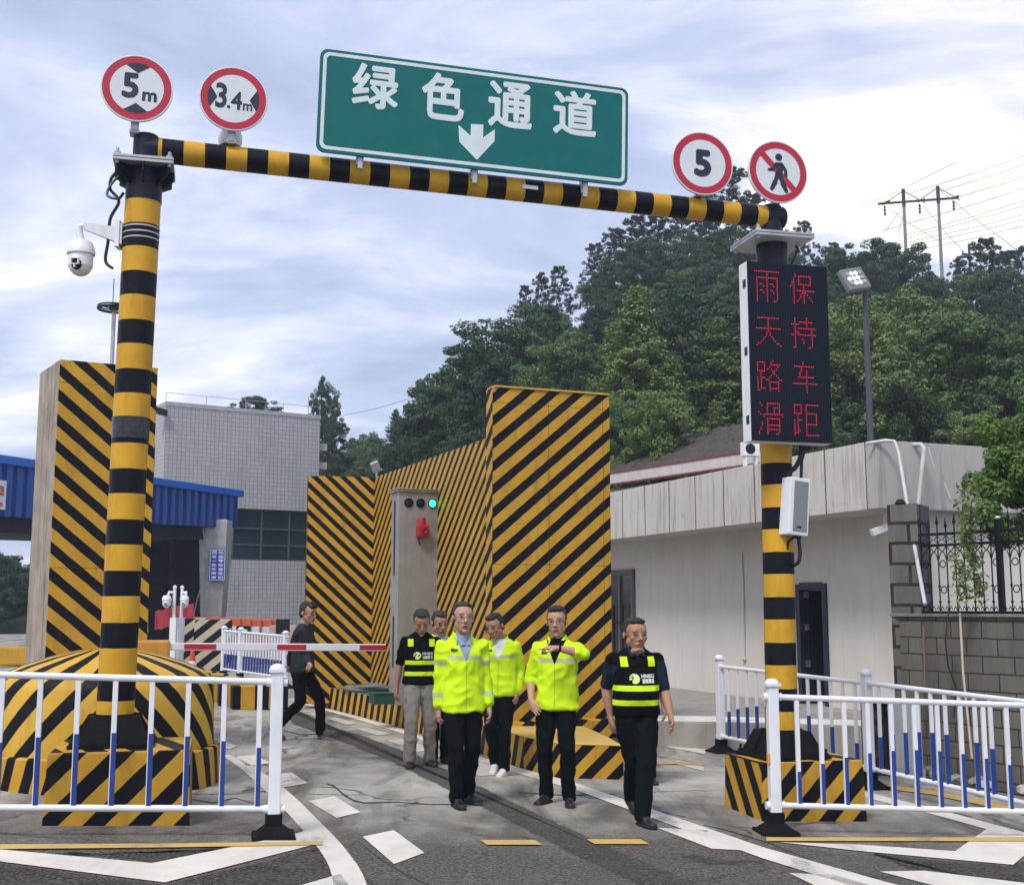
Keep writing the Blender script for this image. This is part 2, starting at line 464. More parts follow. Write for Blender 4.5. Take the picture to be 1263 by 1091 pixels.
def sheet(name, polys, m, lift, inset=.012):
    mb = MB()
    for poly in polys:
        mb.poly([G(*p) + V(0, 0, lift) for p in poly])
    bmesh.ops.remove_doubles(mb.bm, verts=mb.bm.verts, dist=.0008)
    for f in mb.bm.faces:
        f.normal_update()
        if f.normal.z < 0: f.normal_flip()
    outer = [v.co.copy() for v in mb.bm.verts]
    bmesh.ops.inset_region(mb.bm, faces=mb.bm.faces[:], thickness=inset, use_boundary=True, use_even_offset=False)
    bmesh.ops.triangulate(mb.bm, faces=mb.bm.faces)
    lay = mb.bm.verts.layers.float.new('inner')
    for v in mb.bm.verts: v[lay] = 0.0 if any(len(e.link_faces) == 1 for e in v.link_edges) else 1.0
    me = bpy.data.meshes.new(name); mb.bm.to_mesh(me); mb.bm.free(); me.materials.append(m)
    o = bpy.data.objects.new(name, me); COL.objects.link(o)
    return structure(o)
def rough_edge(poly, amp, n=7):
    out = []; k = len(poly)
    for i in range(k):
        a, b_ = poly[i], poly[(i + 1) % k]
        for j in range(n):
            f = j / n
            q = (random.uniform(-1, 1) * amp, random.uniform(-.6, .6) * amp) if j else (0, 0)
            out.append((a[0] + (b_[0] - a[0]) * f + q[0], a[1] + (b_[1] - a[1]) * f + q[1]))
    return out
# darker asphalt infill and the reinstated trench across the lane
sheet('asphalt_patch', [
    rough_edge([(-260, 1068), (0, 1063), (100, 1076), (203, 1090), (395, 1043), (412, 1052), (436, 1095), (430, 1220), (-260, 1220)], 1.5),
    rough_edge([(60, 1052), (150, 1049), (300, 1046), (190, 1064)], 1),
    rough_edge([(1070, 1051), (1140, 1058), (1240, 1067), (1300, 1052), (1330, 1120), (1180, 1086), (1120, 1072)], 1.5)], M['asphalt_dark'], .003, .10)
sheet('road_trench_patch', [rough_edge([(337, 874), (356, 872), (400, 893), (450, 907), (520, 932), (580, 962), (660, 1000), (735, 1035), (830, 1075), (905, 1110), (830, 1112), (700, 1052),
     (628, 1014), (545, 972), (478, 938), (412, 912), (360, 893)], 1.2)], M['asphalt_strip'], .003, .09)

def strip(pts, wpx):
    up = []; dn = []
    for i, (x, y) in enumerate(pts):
        w_ = wpx[i] if isinstance(wpx, list) else wpx
        up.append((x, y - w_ / 2)); dn.append((x, y + w_ / 2))
    return [[up[i], up[i + 1], dn[i + 1], dn[i]] for i in range(len(pts) - 1)]
# curving solid edge line
L = [(268, 930), (291, 944), (332, 980), (364, 1014), (398, 1055), (412, 1095), (418, 1180)]
Rr = [(283, 931), (311, 944), (352, 973), (391, 1010), (430, 1052), (454, 1095), (470, 1180)]
def smooth_pts(P, n=6):
    out = []
    for i in range(len(P) - 1):
        p0 = P[max(i - 1, 0)]; p1 = P[i]; p2 = P[i + 1]; p3 = P[min(i + 2, len(P) - 1)]
        for k in range(n):
            t_ = k / n
            out.append(tuple(.5 * ((2 * p1[a]) + (-p0[a] + p2[a]) * t_ + (2 * p0[a] - 5 * p1[a] + 4 * p2[a] - p3[a]) * t_ ** 2 + (-p0[a] + 3 * p1[a] - 3 * p2[a] + p3[a]) * t_ ** 3) for a in (0, 1)))
    return out + [P[-1]]
Ls, Rs = smooth_pts(L), smooth_pts(Rr)
sheet('curved_lane_line', [[Ls[i], Rs[i], Rs[i + 1], Ls[i + 1]] for i in range(len(Ls) - 1)], M['white_marking'], .006)
sheet('guide_block_marking', [
    [(276, 914), (292, 920), (284, 924), (268, 922)], [(291, 933), (314, 931), (334, 941), (304, 945)], [(329, 956), (360, 953), (380, 966), (350, 971)],
    [(380, 988), (413, 982), (445, 1002), (415, 1009)], [(447, 1032), (486, 1024), (524, 1052), (486, 1066)], [(372, 1092), (420, 1078), (455, 1125), (400, 1140)],
    [(810, 1021), (873, 1024), (939, 1050), (878, 1047)], [(973, 1077), (1030, 1079), (1080, 1094), (1010, 1095)]], M['white_marking'], .006)
sheet('faded_block_marking', [
    [(404, 886), (417, 885), (442, 892), (428, 894)], [(436, 898), (453, 897), (482, 905), (465, 907)], [(478, 913), (496, 911), (540, 925), (515, 927)],
    [(556, 938), (600, 940), (640, 955), (590, 957)], [(380, 880), (392, 879), (402, 883), (390, 884)]], M['pale_marking'], .006)
sheet('lane_edge_line', strip([(372, 866), (391, 872), (440, 885), (496, 902), (560, 925), (606, 941), (660, 956)], [3, 3, 4, 5, 6, 7, 8])
      + strip([(660, 956), (713, 971), (800, 1002), (941, 1052), (1093, 1097), (1220, 1130)], [8, 9, 11, 14, 18, 20]), M['white_marking'], .006)
sheet('right_lane_line', strip([(1040, 972), (1071, 981), (1160, 1003), (1263, 1031), (1420, 1068)], [5, 7, 8, 9, 11]) +
      [[(1085, 1075), (1140, 1074), (1263, 1089), (1380, 1106), (1150, 1092)]] +
strip([(800, 901), (838, 908), (870, 916)], [4, 5, 5]) + strip([(822, 918), (870, 926)], [6, 8])
      + strip([(835, 940), (868, 948)], [5, 6]), M['white_marking'], .006)
sheet('chevron_marking', [[(-60, 1044), (0, 1048), (187, 1065), (203, 1089), (0, 1063), (-60, 1058)], [(187, 1065), (355, 1031), (376, 1025), (396, 1040), (203, 1089)],
      [(962, 1039), (1060, 1042), (1178, 1050), (1250, 1067), (1071, 1051)], [(1178, 1050), (1222, 1019), (1263, 1028), (1330, 1040), (1263, 1056), (1250, 1067)]], M['white_marking'], .007)
sheet('yellow_stop_line', strip([(-90, 1045.5), (0, 1045.5), (200, 1044), (398, 1041)], [6, 6, 5, 4.5]) + strip([(945, 1036), (1100, 1036), (1263, 1036), (1400, 1036)], [4.5, 4.5, 5, 5])
      + [[(592, 1037), (660, 1037), (669, 1043), (600, 1043)], [(723, 1036), (790, 1036), (801, 1042), (733, 1042)]], M['yellow_marking'], .011)
sheet('yellow_lane_line', strip([(1095, 971), (1150, 978), (1208, 990), (1290, 1008)], [5, 5, 6, 7]) + strip([(808, 942), (838, 941), (868, 943)], [3, 3, 3]), M['yellow_marking'], .010)

sheet('road_crack', strip([(403, 966), (413, 970), (424, 980), (436, 987), (448, 990), (490, 989), (530, 992), (585, 991)], [.8, 1.8, 2.6, 2.2, 1.2, .8, .8, .6]) + strip([(346, 900), (372, 906), (395, 905), (430, 912)], [.6, .8, 1, .6])
      + strip([(440, 1036), (470, 1060), (500, 1078), (540, 1096)], [.6, 1, .8, 1]) + strip([(640, 977), (700, 981), (760, 979)], [.5, .9, .5]) + strip([(868, 1017), (905, 1026), (950, 1040), (1000, 1060)], [.5, 1, .8, .5])
      + strip([(232, 985), (262, 990), (290, 984), (318, 992)], [.5, 1, .8, .5]) + strip([(520, 940), (560, 952), (590, 953)], [.5, .8, .5]), mat('crack_dirt', (.04, .037, .033), .95), .0045, .0015)
# ================================================================== helpers for lettering and planes
def text_mesh(s, size=1.0, extrude=.004, bold=0.0, sx=1.0, spacing=1.0):
    c = bpy.data.curves.new('lettering', 'FONT'); c.body = s; c.size = 1.0; c.offset = bold; c.extrude = extrude / size; c.resolution_u = 3
    c.space_character = spacing
    o = bpy.data.objects.new('lettering', c); COL.objects.link(o)
    dg = bpy.context.evaluated_depsgraph_get()
    me = bpy.data.meshes.new_from_object(o.evaluated_get(dg))
    bpy.data.objects.remove(o); bpy.data.curves.remove(c)
    n = len(me.vertices); a = np.zeros(n * 3); me.vertices.foreach_get('co', a); a = a.reshape(-1, 3)
    lo, hi = a.min(0), a.max(0); a -= (lo + hi) / 2
    a[:, 0] *= size * sx; a[:, 1] *= size; a[:, 2] *= size
    me.vertices.foreach_set('co', a.ravel()); me.update()
    return me, (hi - lo) * np.array([size * sx, size, size])
# lettering drawn in XY -> stand it up so it reads on a face looking along -Y
STAND = Matrix.Rotation(R(90), 4, 'X')
def thingM(name, label, cat, Mx, group=None):
    o = bpy.data.objects.new(name, None); COL.objects.link(o); o.empty_display_size = .2
    o.matrix_basis = Mx
    return tag(o, label, cat, group)
def meet(px, py, p, n):
    d = ray(px, py); e_ = Vector((0, 0, EYE))
    return e_ + d * ((p - e_).dot(n) / d.dot(n))
def bolder(me, k, sz):
    # thicken thin strokes with a ring of slightly shifted copies, each a hair further back
    base = [v.co.copy() for v in me.vertices]; faces = [tuple(p.vertices) for p in me.polygons]
    vs = []; fs = []
    for i in range(k):
        a = 2 * math.pi * i / k; off = Vector((sz * math.cos(a), sz * math.sin(a), -.00012 * i))
        n0 = len(vs); vs += [b + off for b in base]; fs += [tuple(n0 + q for q in f) for f in faces]
    m2 = bpy.data.meshes.new('lettering'); m2.from_pydata(vs, [], fs); return m2
def letters(name, s, size, m, parent, x, z, y, bold=0.02, sx=1.0, fit=None, ext=.004, spacing=1.0):
    me, dim = text_mesh(s, size, ext, 0.0, sx, spacing)
    if bold:
        me = bolder(me, 8, bold * size); dim = dim + 2 * bold * size
    if fit:
        for v in me.vertices:
            v.co.x *= fit[0] / dim[0]; v.co.y *= fit[1] / dim[1]
    me.transform(Matrix.Translation((x, y, z)) @ STAND)
    me.materials.append(m); me.name = name
    o = bpy.data.objects.new(name, me); COL.objects.link(o); o.parent = parent
    return o

# ================================================================== gantry over the lane
TH = R(13.6)
U = V(math.cos(TH), math.sin(TH), 0); Vv = V(-math.sin(TH), math.cos(TH), 0)
def hazard_block(name, label, FL, wd, dp, h, ph1, ph2):
    c = FL + U * wd / 2 + Vv * dp / 2
    z0 = gz(c.x) - .05
    t = thing(name, label, 'concrete base', (c.x, c.y, 0), TH)
    top = gz(c.x) + h
    k = .7071
    mf = stripes('block_front_paint', (k, 0, -k), .235, .5, ph1, wear=.8)
    ms = stripes('block_side_paint', (0, .78, -.626), .235, .5, ph2, wear=.8)
    mt = stripes('block_top_paint', (k, k * .3, 0), .22, .5, .2, wear=1.0)
    mb = MB()
    a, b_ = wd / 2, dp / 2
    P = [V(-a, -b_, z0), V(a, -b_, z0), V(a, b_, z0), V(-a, b_, z0)]
    Q = [V(-a + .015, -b_ + .015, top), V(a - .015, -b_ + .015, top), V(a - .015, b_ - .015, top), V(-a + .015, b_ - .015, top)]
    vs = [mb.bm.verts.new(p) for p in P + Q]
    for i, mi in ((0, 0), (1, 1), (2, 0), (3, 1)):
        mb._face([vs[i], vs[(i + 1) % 4], vs[4 + (i + 1) % 4], vs[4 + i]], mi)
    mb._face(vs[4:], 2)
    mb.build('painted_block', [mf, ms, mt], t, bevel=.012)
    return c, top
cL, topL = hazard_block('gantry_base', 'striped concrete block under the left gantry column, behind the left railing', G(51, 1018), 1.03, 1.0, .52, .10, .3)
cR, topR = hazard_block('gantry_base', 'striped concrete block under the right gantry column, behind the front right railing', G(940.5, 1012.7), .97, .80, .49, .62, .55)
cL = V(cL.x, cL.y, 0); cR = V(cR.x, cR.y, 0)
# heights
beamL = W(180, 184, cL.y); beamR = W(951, 268, cR.y)
zL, zR = beamL.z, beamR.z
headL = V(beamL.x, cL.y, zL); headR = V(beamR.x, cR.y, zR)
bx = (headR - headL); BL = bx.length; bx = bx.normalized(); by = Vv.copy(); by = (by - bx * by.dot(bx)).normalized(); bz = bx.cross(by)
BM = Matrix(((bx.x, by.x, bz.x, headL.x), (bx.y, by.y, bz.y, headL.y), (bx.z, by.z, bz.z, headL.z), (0, 0, 0, 1)))
BMi = BM.inverted()

g = thing('height_limit_gantry', 'black and yellow banded portal frame spanning the lane and carrying the signs', 'gantry', (cL.x, cL.y, topL), TH)
gi = g.matrix_basis.inverted()
ph_l = -((W(142, 735, cL.y).z) - topL) / .400
ph_r = -((W(960, 708, cR.y).z) - topL) / .400
mcol = stripes('column_band_paint', (0, 0, 1), .400, .49, ph_l, rough=.38, wear=.7, wob=.008, c1=(.60, .335, .028))
mcolr = stripes('column_band_paint', (0, 0, 1), .400, .49, ph_r, rough=.38, wear=.7, wob=.008, c1=(.60, .335, .028))
def column(base, top_pt, r, fl_z, m, top_h, s=.235, gus=True):
    mb = MB(); d = (top_pt - base)
    fl = base + d * ((fl_z - base.z) / d.z)
    mb.tube([base, fl], r, 32)
    c = mb.build('column', m, g, smooth=True, world=True)
    mb = MB(); mb.tube([fl, top_pt + V(0, 0, top_h)], r * .72, 24)
    mb.ball(top_pt + V(0, 0, top_h), (r * .72, r * .72, .03), seg=24)
    mb.build('column_head', M['navy_metal'], g, smooth=True, world=True)
    mb = MB()
    Rm = Matrix.Rotation(TH, 3, 'Z')
    mb.box(fl + V(0, 0, .012), (2 * s, 2 * s, .022), Rm); mb.box(fl + V(0, 0, -.016), (2 * s, 2 * s, .022), Rm)
    f = mb.build('flange_plate', M['galv'], g, bevel=.003, world=True)
    mb = MB()
    for k in range(8 if gus else 0):
        a = TH + k * math.pi / 4
        e1 = V(math.cos(a), math.sin(a), 0); tn = V(-math.sin(a), math.cos(a), 0) * .006
        ln = s * (1.0 if k % 2 == 0 else 1.25)
        p = [fl + e1 * r * .9 + V(0, 0, -.028), fl + e1 * ln + V(0, 0, -.028), fl + e1 * ln + V(0, 0, -.10), fl + e1 * r * .9 + V(0, 0, -.19)]
        mb.prism([q - tn for q in p], tn * 2)
    mb.tube([fl + V(0, 0, -.30), fl + V(0, 0, -.027)], r + .003, 32, caps=False)
    mb.build('flange_gusset', M['navy_metal'], g, world=True)
    for sx in (-1, 1):
        for sy in (-1, 1):
            mb = MB(); q = fl + U * sx * s * .86 + Vv * sy * s * .86
            mb.cyl(q + V(0, 0, -.05), q + V(0, 0, .075), .014, seg=8); mb.cyl(q + V(0, 0, .022), q + V(0, 0, .045), .026, seg=6)
            mb.build('flange_bolt', M['galv'], g, world=True)
    # foot stiffeners
    mb = MB(); b0 = V(base.x, base.y, base.z)
    mb.box(b0 + V(0, 0, .014), (.62, .62, .024), Rm)
    for k in range(8):
        a = TH + k * math.pi / 4
        e1 = V(math.cos(a), math.sin(a), 0); tn = V(-math.sin(a), math.cos(a), 0) * .008
        ln = .29 if k % 2 == 0 else .36
        p = [b0 + e1 * r * .9 + V(0, 0, .026), b0 + e1 * ln + V(0, 0, .026), b0 + e1 * ln + V(0, 0, .07), b0 + e1 * (r + .05) + V(0, 0, .235), b0 + e1 * r * .9 + V(0, 0, .235)]
        mb.prism([q - tn for q in p], tn * 2)
    mb.tube([b0 + V(0, 0, .02), b0 + V(0, 0, .235)], r + .004, 32, caps=False)
    Q = [b0 + U * x * .27 + Vv * y * .27 + V(0, 0, .027) for x, y in ((-1, -1), (1, -1), (1, 1), (-1, 1))]
    Q2 = [b0 + U * x * .185 + Vv * y * .185 + V(0, 0, .225) for x, y in ((-1, -1), (1, -1), (1, 1), (-1, 1))]
    mb.hex(Q, Q2)
    mb.build('column_foot', M['black_rubber'], g, world=True)
    for sx in (-1, 0, 1):
        for sy in (-1, 0, 1):
            if sx or sy:
                mb = MB(); q = b0 + U * sx * .275 + Vv * sy * .275
                mb.cyl(q + V(0, 0, .02), q + V(0, 0, .085), .012, seg=8); mb.cyl(q + V(0, 0, .026), q + V(0, 0, .05), .024, seg=6)
                mb.build('foot_bolt', M['black_metal'], g, world=True)
    return fl
baseL = V(W(140.5, 905, cL.y).x, cL.y, topL); baseR = V(W(964.5, 905, cR.y).x, cR.y, topR)
flL = column(baseL, headL, .142, W(178, 207, cL.y).z, mcol, .10)
flR = column(baseR, headR, .140, W(952, 299, cR.y).z, mcolr, .09, .29, False)
mbeam = stripes('beam_band_paint', (1, 0, 0), .343, .5, -(.275 + .1715) / .343 + .0, rough=.38, wear=.7, wob=.006, c1=(.58, .325, .028))
mb = MB(); mb.tube([headL - bx * .02, headL + bx * .10], .104, 28)
mb.build('beam_stub', M['navy_metal'], g, smooth=True, world=True)
mb = MB(); mb.tube([headL + bx * .10, headR + bx * .09], .103, 28)
mb.ball(headR + bx * .09, (.05, .103, .103), seg=20, M=Matrix.Rotation(TH, 3, 'Z'))
mb.build('beam', mbeam, g, smooth=True, world=True)
mb = MB(); mb.tube([headR - bx * .07, headR + bx * .10], .106, 28); mb.ball(headR + bx * .10, (.05, .106, .106), seg=20, M=Matrix.Rotation(TH, 3, 'Z'))
mb.build('beam_stub', M['navy_metal'], g, smooth=True, world=True)
mb = MB()
pp = meet(654, 231, BM @ V(0, -.105, 0), by); mb.box(pp, (.14, .012, .032), Matrix.Rotation(TH, 3, 'Z') @ Matrix.Rotation(.04, 3, 'Y'))
mb.build('white_tag', M['sign_white'], g, world=True)
# tape wraps on the left column and straps
for py in (283, 290, 297):
    mb = MB()
    q = baseL.lerp(headL, (W(172, py, cL.y).z - baseL.z) / (headL.z - baseL.z))
    mb.tube([q + V(0, 0, -.006), q + V(0, 0, .006)], .1455, 32)
    mb.build('steel_strap', M['galv'], g, smooth=True, world=True)
mb = MB()
q = baseL.lerp(headL, (W(163, 528, cL.y).z - baseL.z) / (headL.z - baseL.z)); mb.tube([q + V(0, 0, -.09), q + V(0, 0, .08)], [.1445, .147], 32, caps=False)
mb.build('tape_wrap', mat('tape_wrap', (.02, .022, .03), .2, var=.5, scale=14, bump=.9, bscale=22), g, smooth=True, world=True)
mb = MB()
mb.tube(curve3([headL + V(-.10, -.02, -.12), headL + V(-.24, -.05, -.24), headL + V(-.26, -.06, -.36), headL + V(-.17, -.1, -.48), headL + V(-.24, -.08, -.62), headL + V(-.26, -.05, -.80), headL + V(-.28, -.03, -.96), headL + V(-.22, -.02, -1.02)]), .013, 6); mb.build('hanging_cable', M['cable'], g, smooth=True, world=True); mb = MB()
mb.tube(curve3([headL + V(-.10, 0, -.18), headL + V(-.22, -.06, -.28), headL + V(-.27, -.1, -.42), headL + V(-.17, -.13, -.47), headL + V(-.12, -.14, -.42)]), .012, 6); mb.build('hanging_cable', M['cable'], g, smooth=True, world=True); mb = MB()
mb.tube([headR + V(.10, .05, -.1), headR + V(.25, .02, -.30), headR + V(.16, .0, -.5)], .012, 6)
mb.build('hanging_cable', M['cable'], g, smooth=True, world=True)

# ------------------------------------------------------------------ green direction sign
fp = BM @ V(0, -.16, 0)
def onbeam(px, py, off=-.16):
    q = BMi @ meet(px, py, BM @ V(0, off, 0), by)
    return q
def rrect(w_, h_, r, n=6):
    out = []
    for sx, sy, a0 in ((1, 1, 0), (-1, 1, 90), (-1, -1, 180), (1, -1, 270)):
        for k in range(n + 1):
            a = R(a0 + 90 * k / n); out.append((sx * (w_ / 2 - r) + r * math.cos(a), sy * (h_ / 2 - r) + r * math.sin(a)))
    return out
tl, tr, bl, br = [onbeam(*p) for p in ((393, 61), (775, 109), (391.5, 188), (773, 229.5))]
gc = (tl + tr + bl + br) / 4; gw = ((tr - tl).length + (br - bl).length) / 2; gh = ((tl - bl).length + (tr - br).length) / 2
gs = thingM('direction_sign', 'wide green sign with white Chinese characters and a down arrow on the gantry beam', 'road sign', BM @ Matrix.Translation(gc))
mb = MB(); mb.prism([V(x, -.012, z) for x, z in rrect(gw, gh, .07)], (0, .02, 0)); mb.build('sign_panel', M['sign_green'], gs, bevel=.003)
def ring(mb, o_, i_, y):
    n = len(o_); a = [mb.bm.verts.new((x, y, z)) for x, z in o_]; b_ = [mb.bm.verts.new((x, y, z)) for x, z in i_]
    for k in range(n): mb._face([a[k], a[(k + 1) % n], b_[(k + 1) % n], b_[k]])
mb = MB(); ring(mb, rrect(gw - .055, gh - .055, .055), rrect(gw - .115, gh - .115, .035), -.0145); mb.build('sign_border', M['sign_pale'], gs)
for ch, (x0, x1, y0, y1) in (('绿', (434, 492, 79, 135)), ('色', (520, 573, 90, 149)), ('通', (602, 657, 101, 159)), ('道', (682, 736, 112, 168))):
    q = onbeam((x0 + x1) / 2, (y0 + y1) / 2, -.173) - gc
    a = onbeam(x0, (y0 + y1) / 2, -.173); b_ = onbeam(x1, (y0 + y1) / 2, -.173); c_ = onbeam((x0 + x1) / 2, y0, -.173); d_ = onbeam((x0 + x1) / 2, y1, -.173)
    letters('sign_character', ch, .36, M['sign_pale'], gs, q.x, q.z, -.0155, bold=.026, fit=((b_ - a).length * .985, (c_ - d_).length * .985), ext=.0015)
mb = MB()
arrow = [(558, 343), (603, 384), (604, 340), (650, 342), (649, 390), (693, 359), (691, 404), (626, 473), (561, 406)]
mb.prism([(onbeam(380 + x / 3.007, 40 + y / 3.007, -.173) - gc) * 1 + V(0, 0, 0) for x, y in arrow], (0, .002, 0)); 
mb.build('sign_arrow', M['sign_pale'], gs)
for px, py in ((443, 193), (583, 211), (718, 228)):
    mb = MB(); q = onbeam(px, py, -.05) - gc
    mb.box2((q.x - .02, .012, q.z - .14), (q.x + .02, .03, q.z + .35)); mb.box2((q.x - .03, .03, q.z - .10), (q.x + .03, .10, q.z + .02))
    mb.build('sign_bracket', M['galv'], gs)

# ------------------------------------------------------------------ round prohibition signs
def round_sign(label, px, py, rpx, kind, group='round prohibition signs on the gantry'):
    q = onbeam(px, py, -.15); e_ = onbeam(px + rpx, py, -.15); r = (e_ - q).length
    t = thingM('prohibition_sign', label, 'road sign', BM @ Matrix.Translation(q), group)
    Rx = Matrix.Rotation(R(90), 3, 'X')
    mb = MB(); mb.lathe([(r * .97, -.012), (r, -.008), (r, .008), (r * .985, .012)], (0, 0, 0), 48, M=Rx); mb.build('sign_disc', M['sign_white'], t, smooth=True)
    def circ(rr, n=48): return [(rr * math.cos(2 * math.pi * k / n), rr * math.sin(2 * math.pi * k / n)) for k in range(n)]
    mb = MB(); ring(mb, circ(r * .955), circ(r * .745), -.0135)
    if kind == 'ped':
        s = .052 / .26 * r
        d1 = V(-1, 0, 1).normalized(); n1_ = V(1, 0, 1).normalized()
        mb.poly([d1 * r * .77 + n1_ * s * .5 + V(0, -.0142, 0), d1 * r * .77 - n1_ * s * .5 + V(0, -.0142, 0), -d1 * r * .77 - n1_ * s * .5 + V(0, -.0142, 0), -d1 * r * .77 + n1_ * s * .5 + V(0, -.0142, 0)])
    mb.build('red_ring', M['sign_red'], t)
    y = -.0150
    if kind == '5m':
        letters('sign_digit', '5', .4, M['sign_black'], t, -r * .18, r * .06, y, .035, fit=(r * .46, r * .76), ext=.001)
        letters('sign_letter', 'm', .2, M['sign_black'], t, r * .36, -r * .22, y, .03, fit=(r * .40, r * .28), ext=.001)
    elif kind == '3.4m':
        letters('sign_digit', '3', .4, M['sign_black'], t, -r * .36, r * .06, y, .022, fit=(r * .33, r * .78), ext=.001)
        letters('sign_digit', '.', .4, M['sign_black'], t, -r * .13, -r * .27, y, .02, fit=(r * .10, r * .10), ext=.001)
        letters('sign_digit', '4', .4, M['sign_black'], t, r * .09, -r * .05, y, .022, fit=(r * .32, r * .56), ext=.001)
        letters('sign_letter', 'm', .2, M['sign_black'], t, r * .42, -r * .22, y, .018, fit=(r * .27, r * .22), ext=.001)
    elif kind == '5':
        letters('sign_digit', '5', .4, M['sign_black'], t, 0, 0, y, .05, fit=(r * .56, r * .86), ext=.001)
    mb = MB()
    def tri(a, b_, c_): mb.poly([V(a[0] * r, y, a[1] * r), V(b_[0] * r, y, b_[1] * r), V(c_[0] * r, y, c_[1] * r)])
    if kind == '5m':
        mb.bm.free()
        for s in (1, -1): mb = MB(); mb.poly([V(x * r, y, z * r * s) for x, z in ((-.33, .675), (0, .45), (.33, .675), (.18, .735), (0, .75), (-.18, .735))]); mb.build('height_wedge', M['sign_black'], t)
    elif kind == '3.4m':
        mb.bm.free()
        for s in (1, -1): mb = MB(); mb.poly([V(x * r * s, y, z * r) for x, z in ((.675, -.33), (.47, 0), (.675, .33), (.735, .18), (.75, 0), (.735, -.18))]); mb.build('width_wedge', M['sign_black'], t)
    elif kind == 'ped':
        k = r / .36
        def P(x, z): return V(x * r, -.0165, z * r)
        def limb(pts, w0, w1):
            for i in range(len(pts) - 1):
                a, b_ = P(*pts[i]), P(*pts[i + 1]); d = (b_ - a).normalized(); n_ = V(d.z, 0, -d.x)
                mb.prism([a + n_ * w0 * r, a - n_ * w0 * r, b_ - n_ * w1 * r, b_ + n_ * w1 * r], (0, .0012, 0))
                mb.lathe([(w1 * r, -.0006), (w1 * r, .0006)], b_, 12, M=Rx)
        mb.lathe([(.115 * r, -.0006), (.115 * r, .0006)], P(.02, .47), 20, M=Rx)
        mb.prism([P(-.10, .29), P(.12, .31), P(.17, .10), P(.12, -.10), P(-.09, -.10), P(-.05, .1)], (0, .0012, 0))
        limb([(.10, .27), (.24, .08), (.26, -.10)], .055, .05)
        limb([(-.06, .25), (-.17, .06), (-.31, .04)], .055, .045)
        limb([(-.02, -.08), (-.10, -.32), (-.22, -.56)], .085, .06)
        limb([(.06, -.08), (.14, -.34), (.27, -.60)], .085, .06)
        mb.build('walking_figure', M['sign_black'], t)
    else: mb.bm.free()
    mb = MB(); zb = -q.z
    mb.box2((-.028, .012, -r * .9), (.028, .03, r * .9)); mb.box2((-.032, .03, zb + .09), (.032, .06, -r * .5)); mb.box2((-.04, .03, zb + .095), (.04, .17, zb + .112))
    mb.build('sign_post', M['galv'], t)
    return t
round_sign('round height limit sign reading 5m above the left gantry column', 169, 109.5, 44.5, '5m')
round_sign('round width limit sign reading 3.4m, second from the left on the beam', 288, 122.5, 42, '3.4m')
round_sign('round speed limit sign with a bare 5 near the right end of the beam', 866, 202, 37.3, '5')
round_sign('round no pedestrians sign with a crossed out walking figure at the right gantry column', 959, 212.5, 36, 'ped')

# ------------------------------------------------------------------ cameras on the gantry
def dome_camera(t, c, r, lens_dir):
    ld = Vector(lens_dir).normalized()
    mb = MB(); mb.lathe([(r * .45, .98 * r), (r * .78, .86 * r), (r * .98, .45 * r), (r * 1.05, 0), (r * 1.05, -.12 * r), (r * .95, -.14 * r)], c, 24); mb.build('camera_hood', M['white_metal'], t, smooth=True)
    mb = MB(); mb.lathe([(r * .9, -.15 * r), (r * .93, -.5 * r), (r * .9, -1.1 * r)], c, 24)
    mb.ball(c + V(0, 0, -.95 * r), r * .88, seg=20); mb.build('camera_body', M['white_metal'], t, smooth=True)
    s = ld.cross(V(0, 0, 1)).normalized(); Mx = Matrix((s, ld, V(0, 0, 1))).transposed()
    mb = MB(); mb.ball(c + V(0, 0, -.82 * r) + ld * r * .52, (r * .52, r * .5, r * .60), seg=16, M=Mx)
    f = mb.build('lens_window', M['dark_glass'], t, smooth=True)
    mb = MB(); p = c + V(0, 0, -.70 * r) + ld * r * 1.02
    for a, b_ in (((-.3, .26), (.3, .2)), ((-.3, -.2), (.3, -.26)), ((-.3, -.2), (-.24, .2)), ((.24, -.2), (.3, .2)), ((-.04, -.5), (.04, -.26))):
        mb.box2(V(a[0] * r, -.02, a[1] * r), V(b_[0] * r, .02, b_[1] * r))
    bmesh.ops.transform(mb.bm, matrix=Matrix.Translation(p) @ Mx.to_4x4(), verts=mb.bm.verts)
    mb.build('lens_frame', M['white_metal'], t)
    return r
cp = W(100, 312, cL.y - .12)
t = thing('surveillance_camera', 'white dome camera on a bracket arm at the left gantry column', 'camera', (cp.x, cp.y, cp.z))
dome_camera(t, V(0, 0, 0), .105, (-.05, -1, -.2))
mb = MB(); a = W(147, 290, cL.y - .03) - cp; k = W(100, 283, cL.y - .12) - cp
mb.box(a + V(0, 0, .0), (.035, .12, .22)); mb.box(a + V(.025, 0, 0), (.02, .09, .17))
mb.hex([a + V(0, -.03, -.07), a + V(0, .03, -.07), a + V(0, .03, .06), a + V(0, -.03, .06)], [k + V(.02, -.025, .0), k + V(.02, .025, .0), k + V(.02, .025, .05), k + V(.02, -.025, .05)])
mb.tube([k + V(.03, 0, .03), k + V(-.01, 0, .025), k + V(-.015, 0, -.02), V(0, 0, .095)], .028, 10)
mb.build('bracket_arm', M['white_metal'], t, smooth=True)
q = BM @ (onbeam(284, 172, .08)); 
t = thing('surveillance_camera', 'small white dome camera standing on the beam behind the 3.4m sign', 'camera', (q.x, q.y, q.z))
mb = MB(); mb.lathe([(.085, -.06), (.10, -.03), (.10, .03), (.085, .07), (.05, .09)], (0, 0, 0), 20); mb.build('camera_hood', M['white_metal'], t, smooth=True)
mb = MB(); mb.ball(V(0, 0, -.05), .07, seg=14); mb.build('lens_window', M['dark_glass'], t, smooth=True)

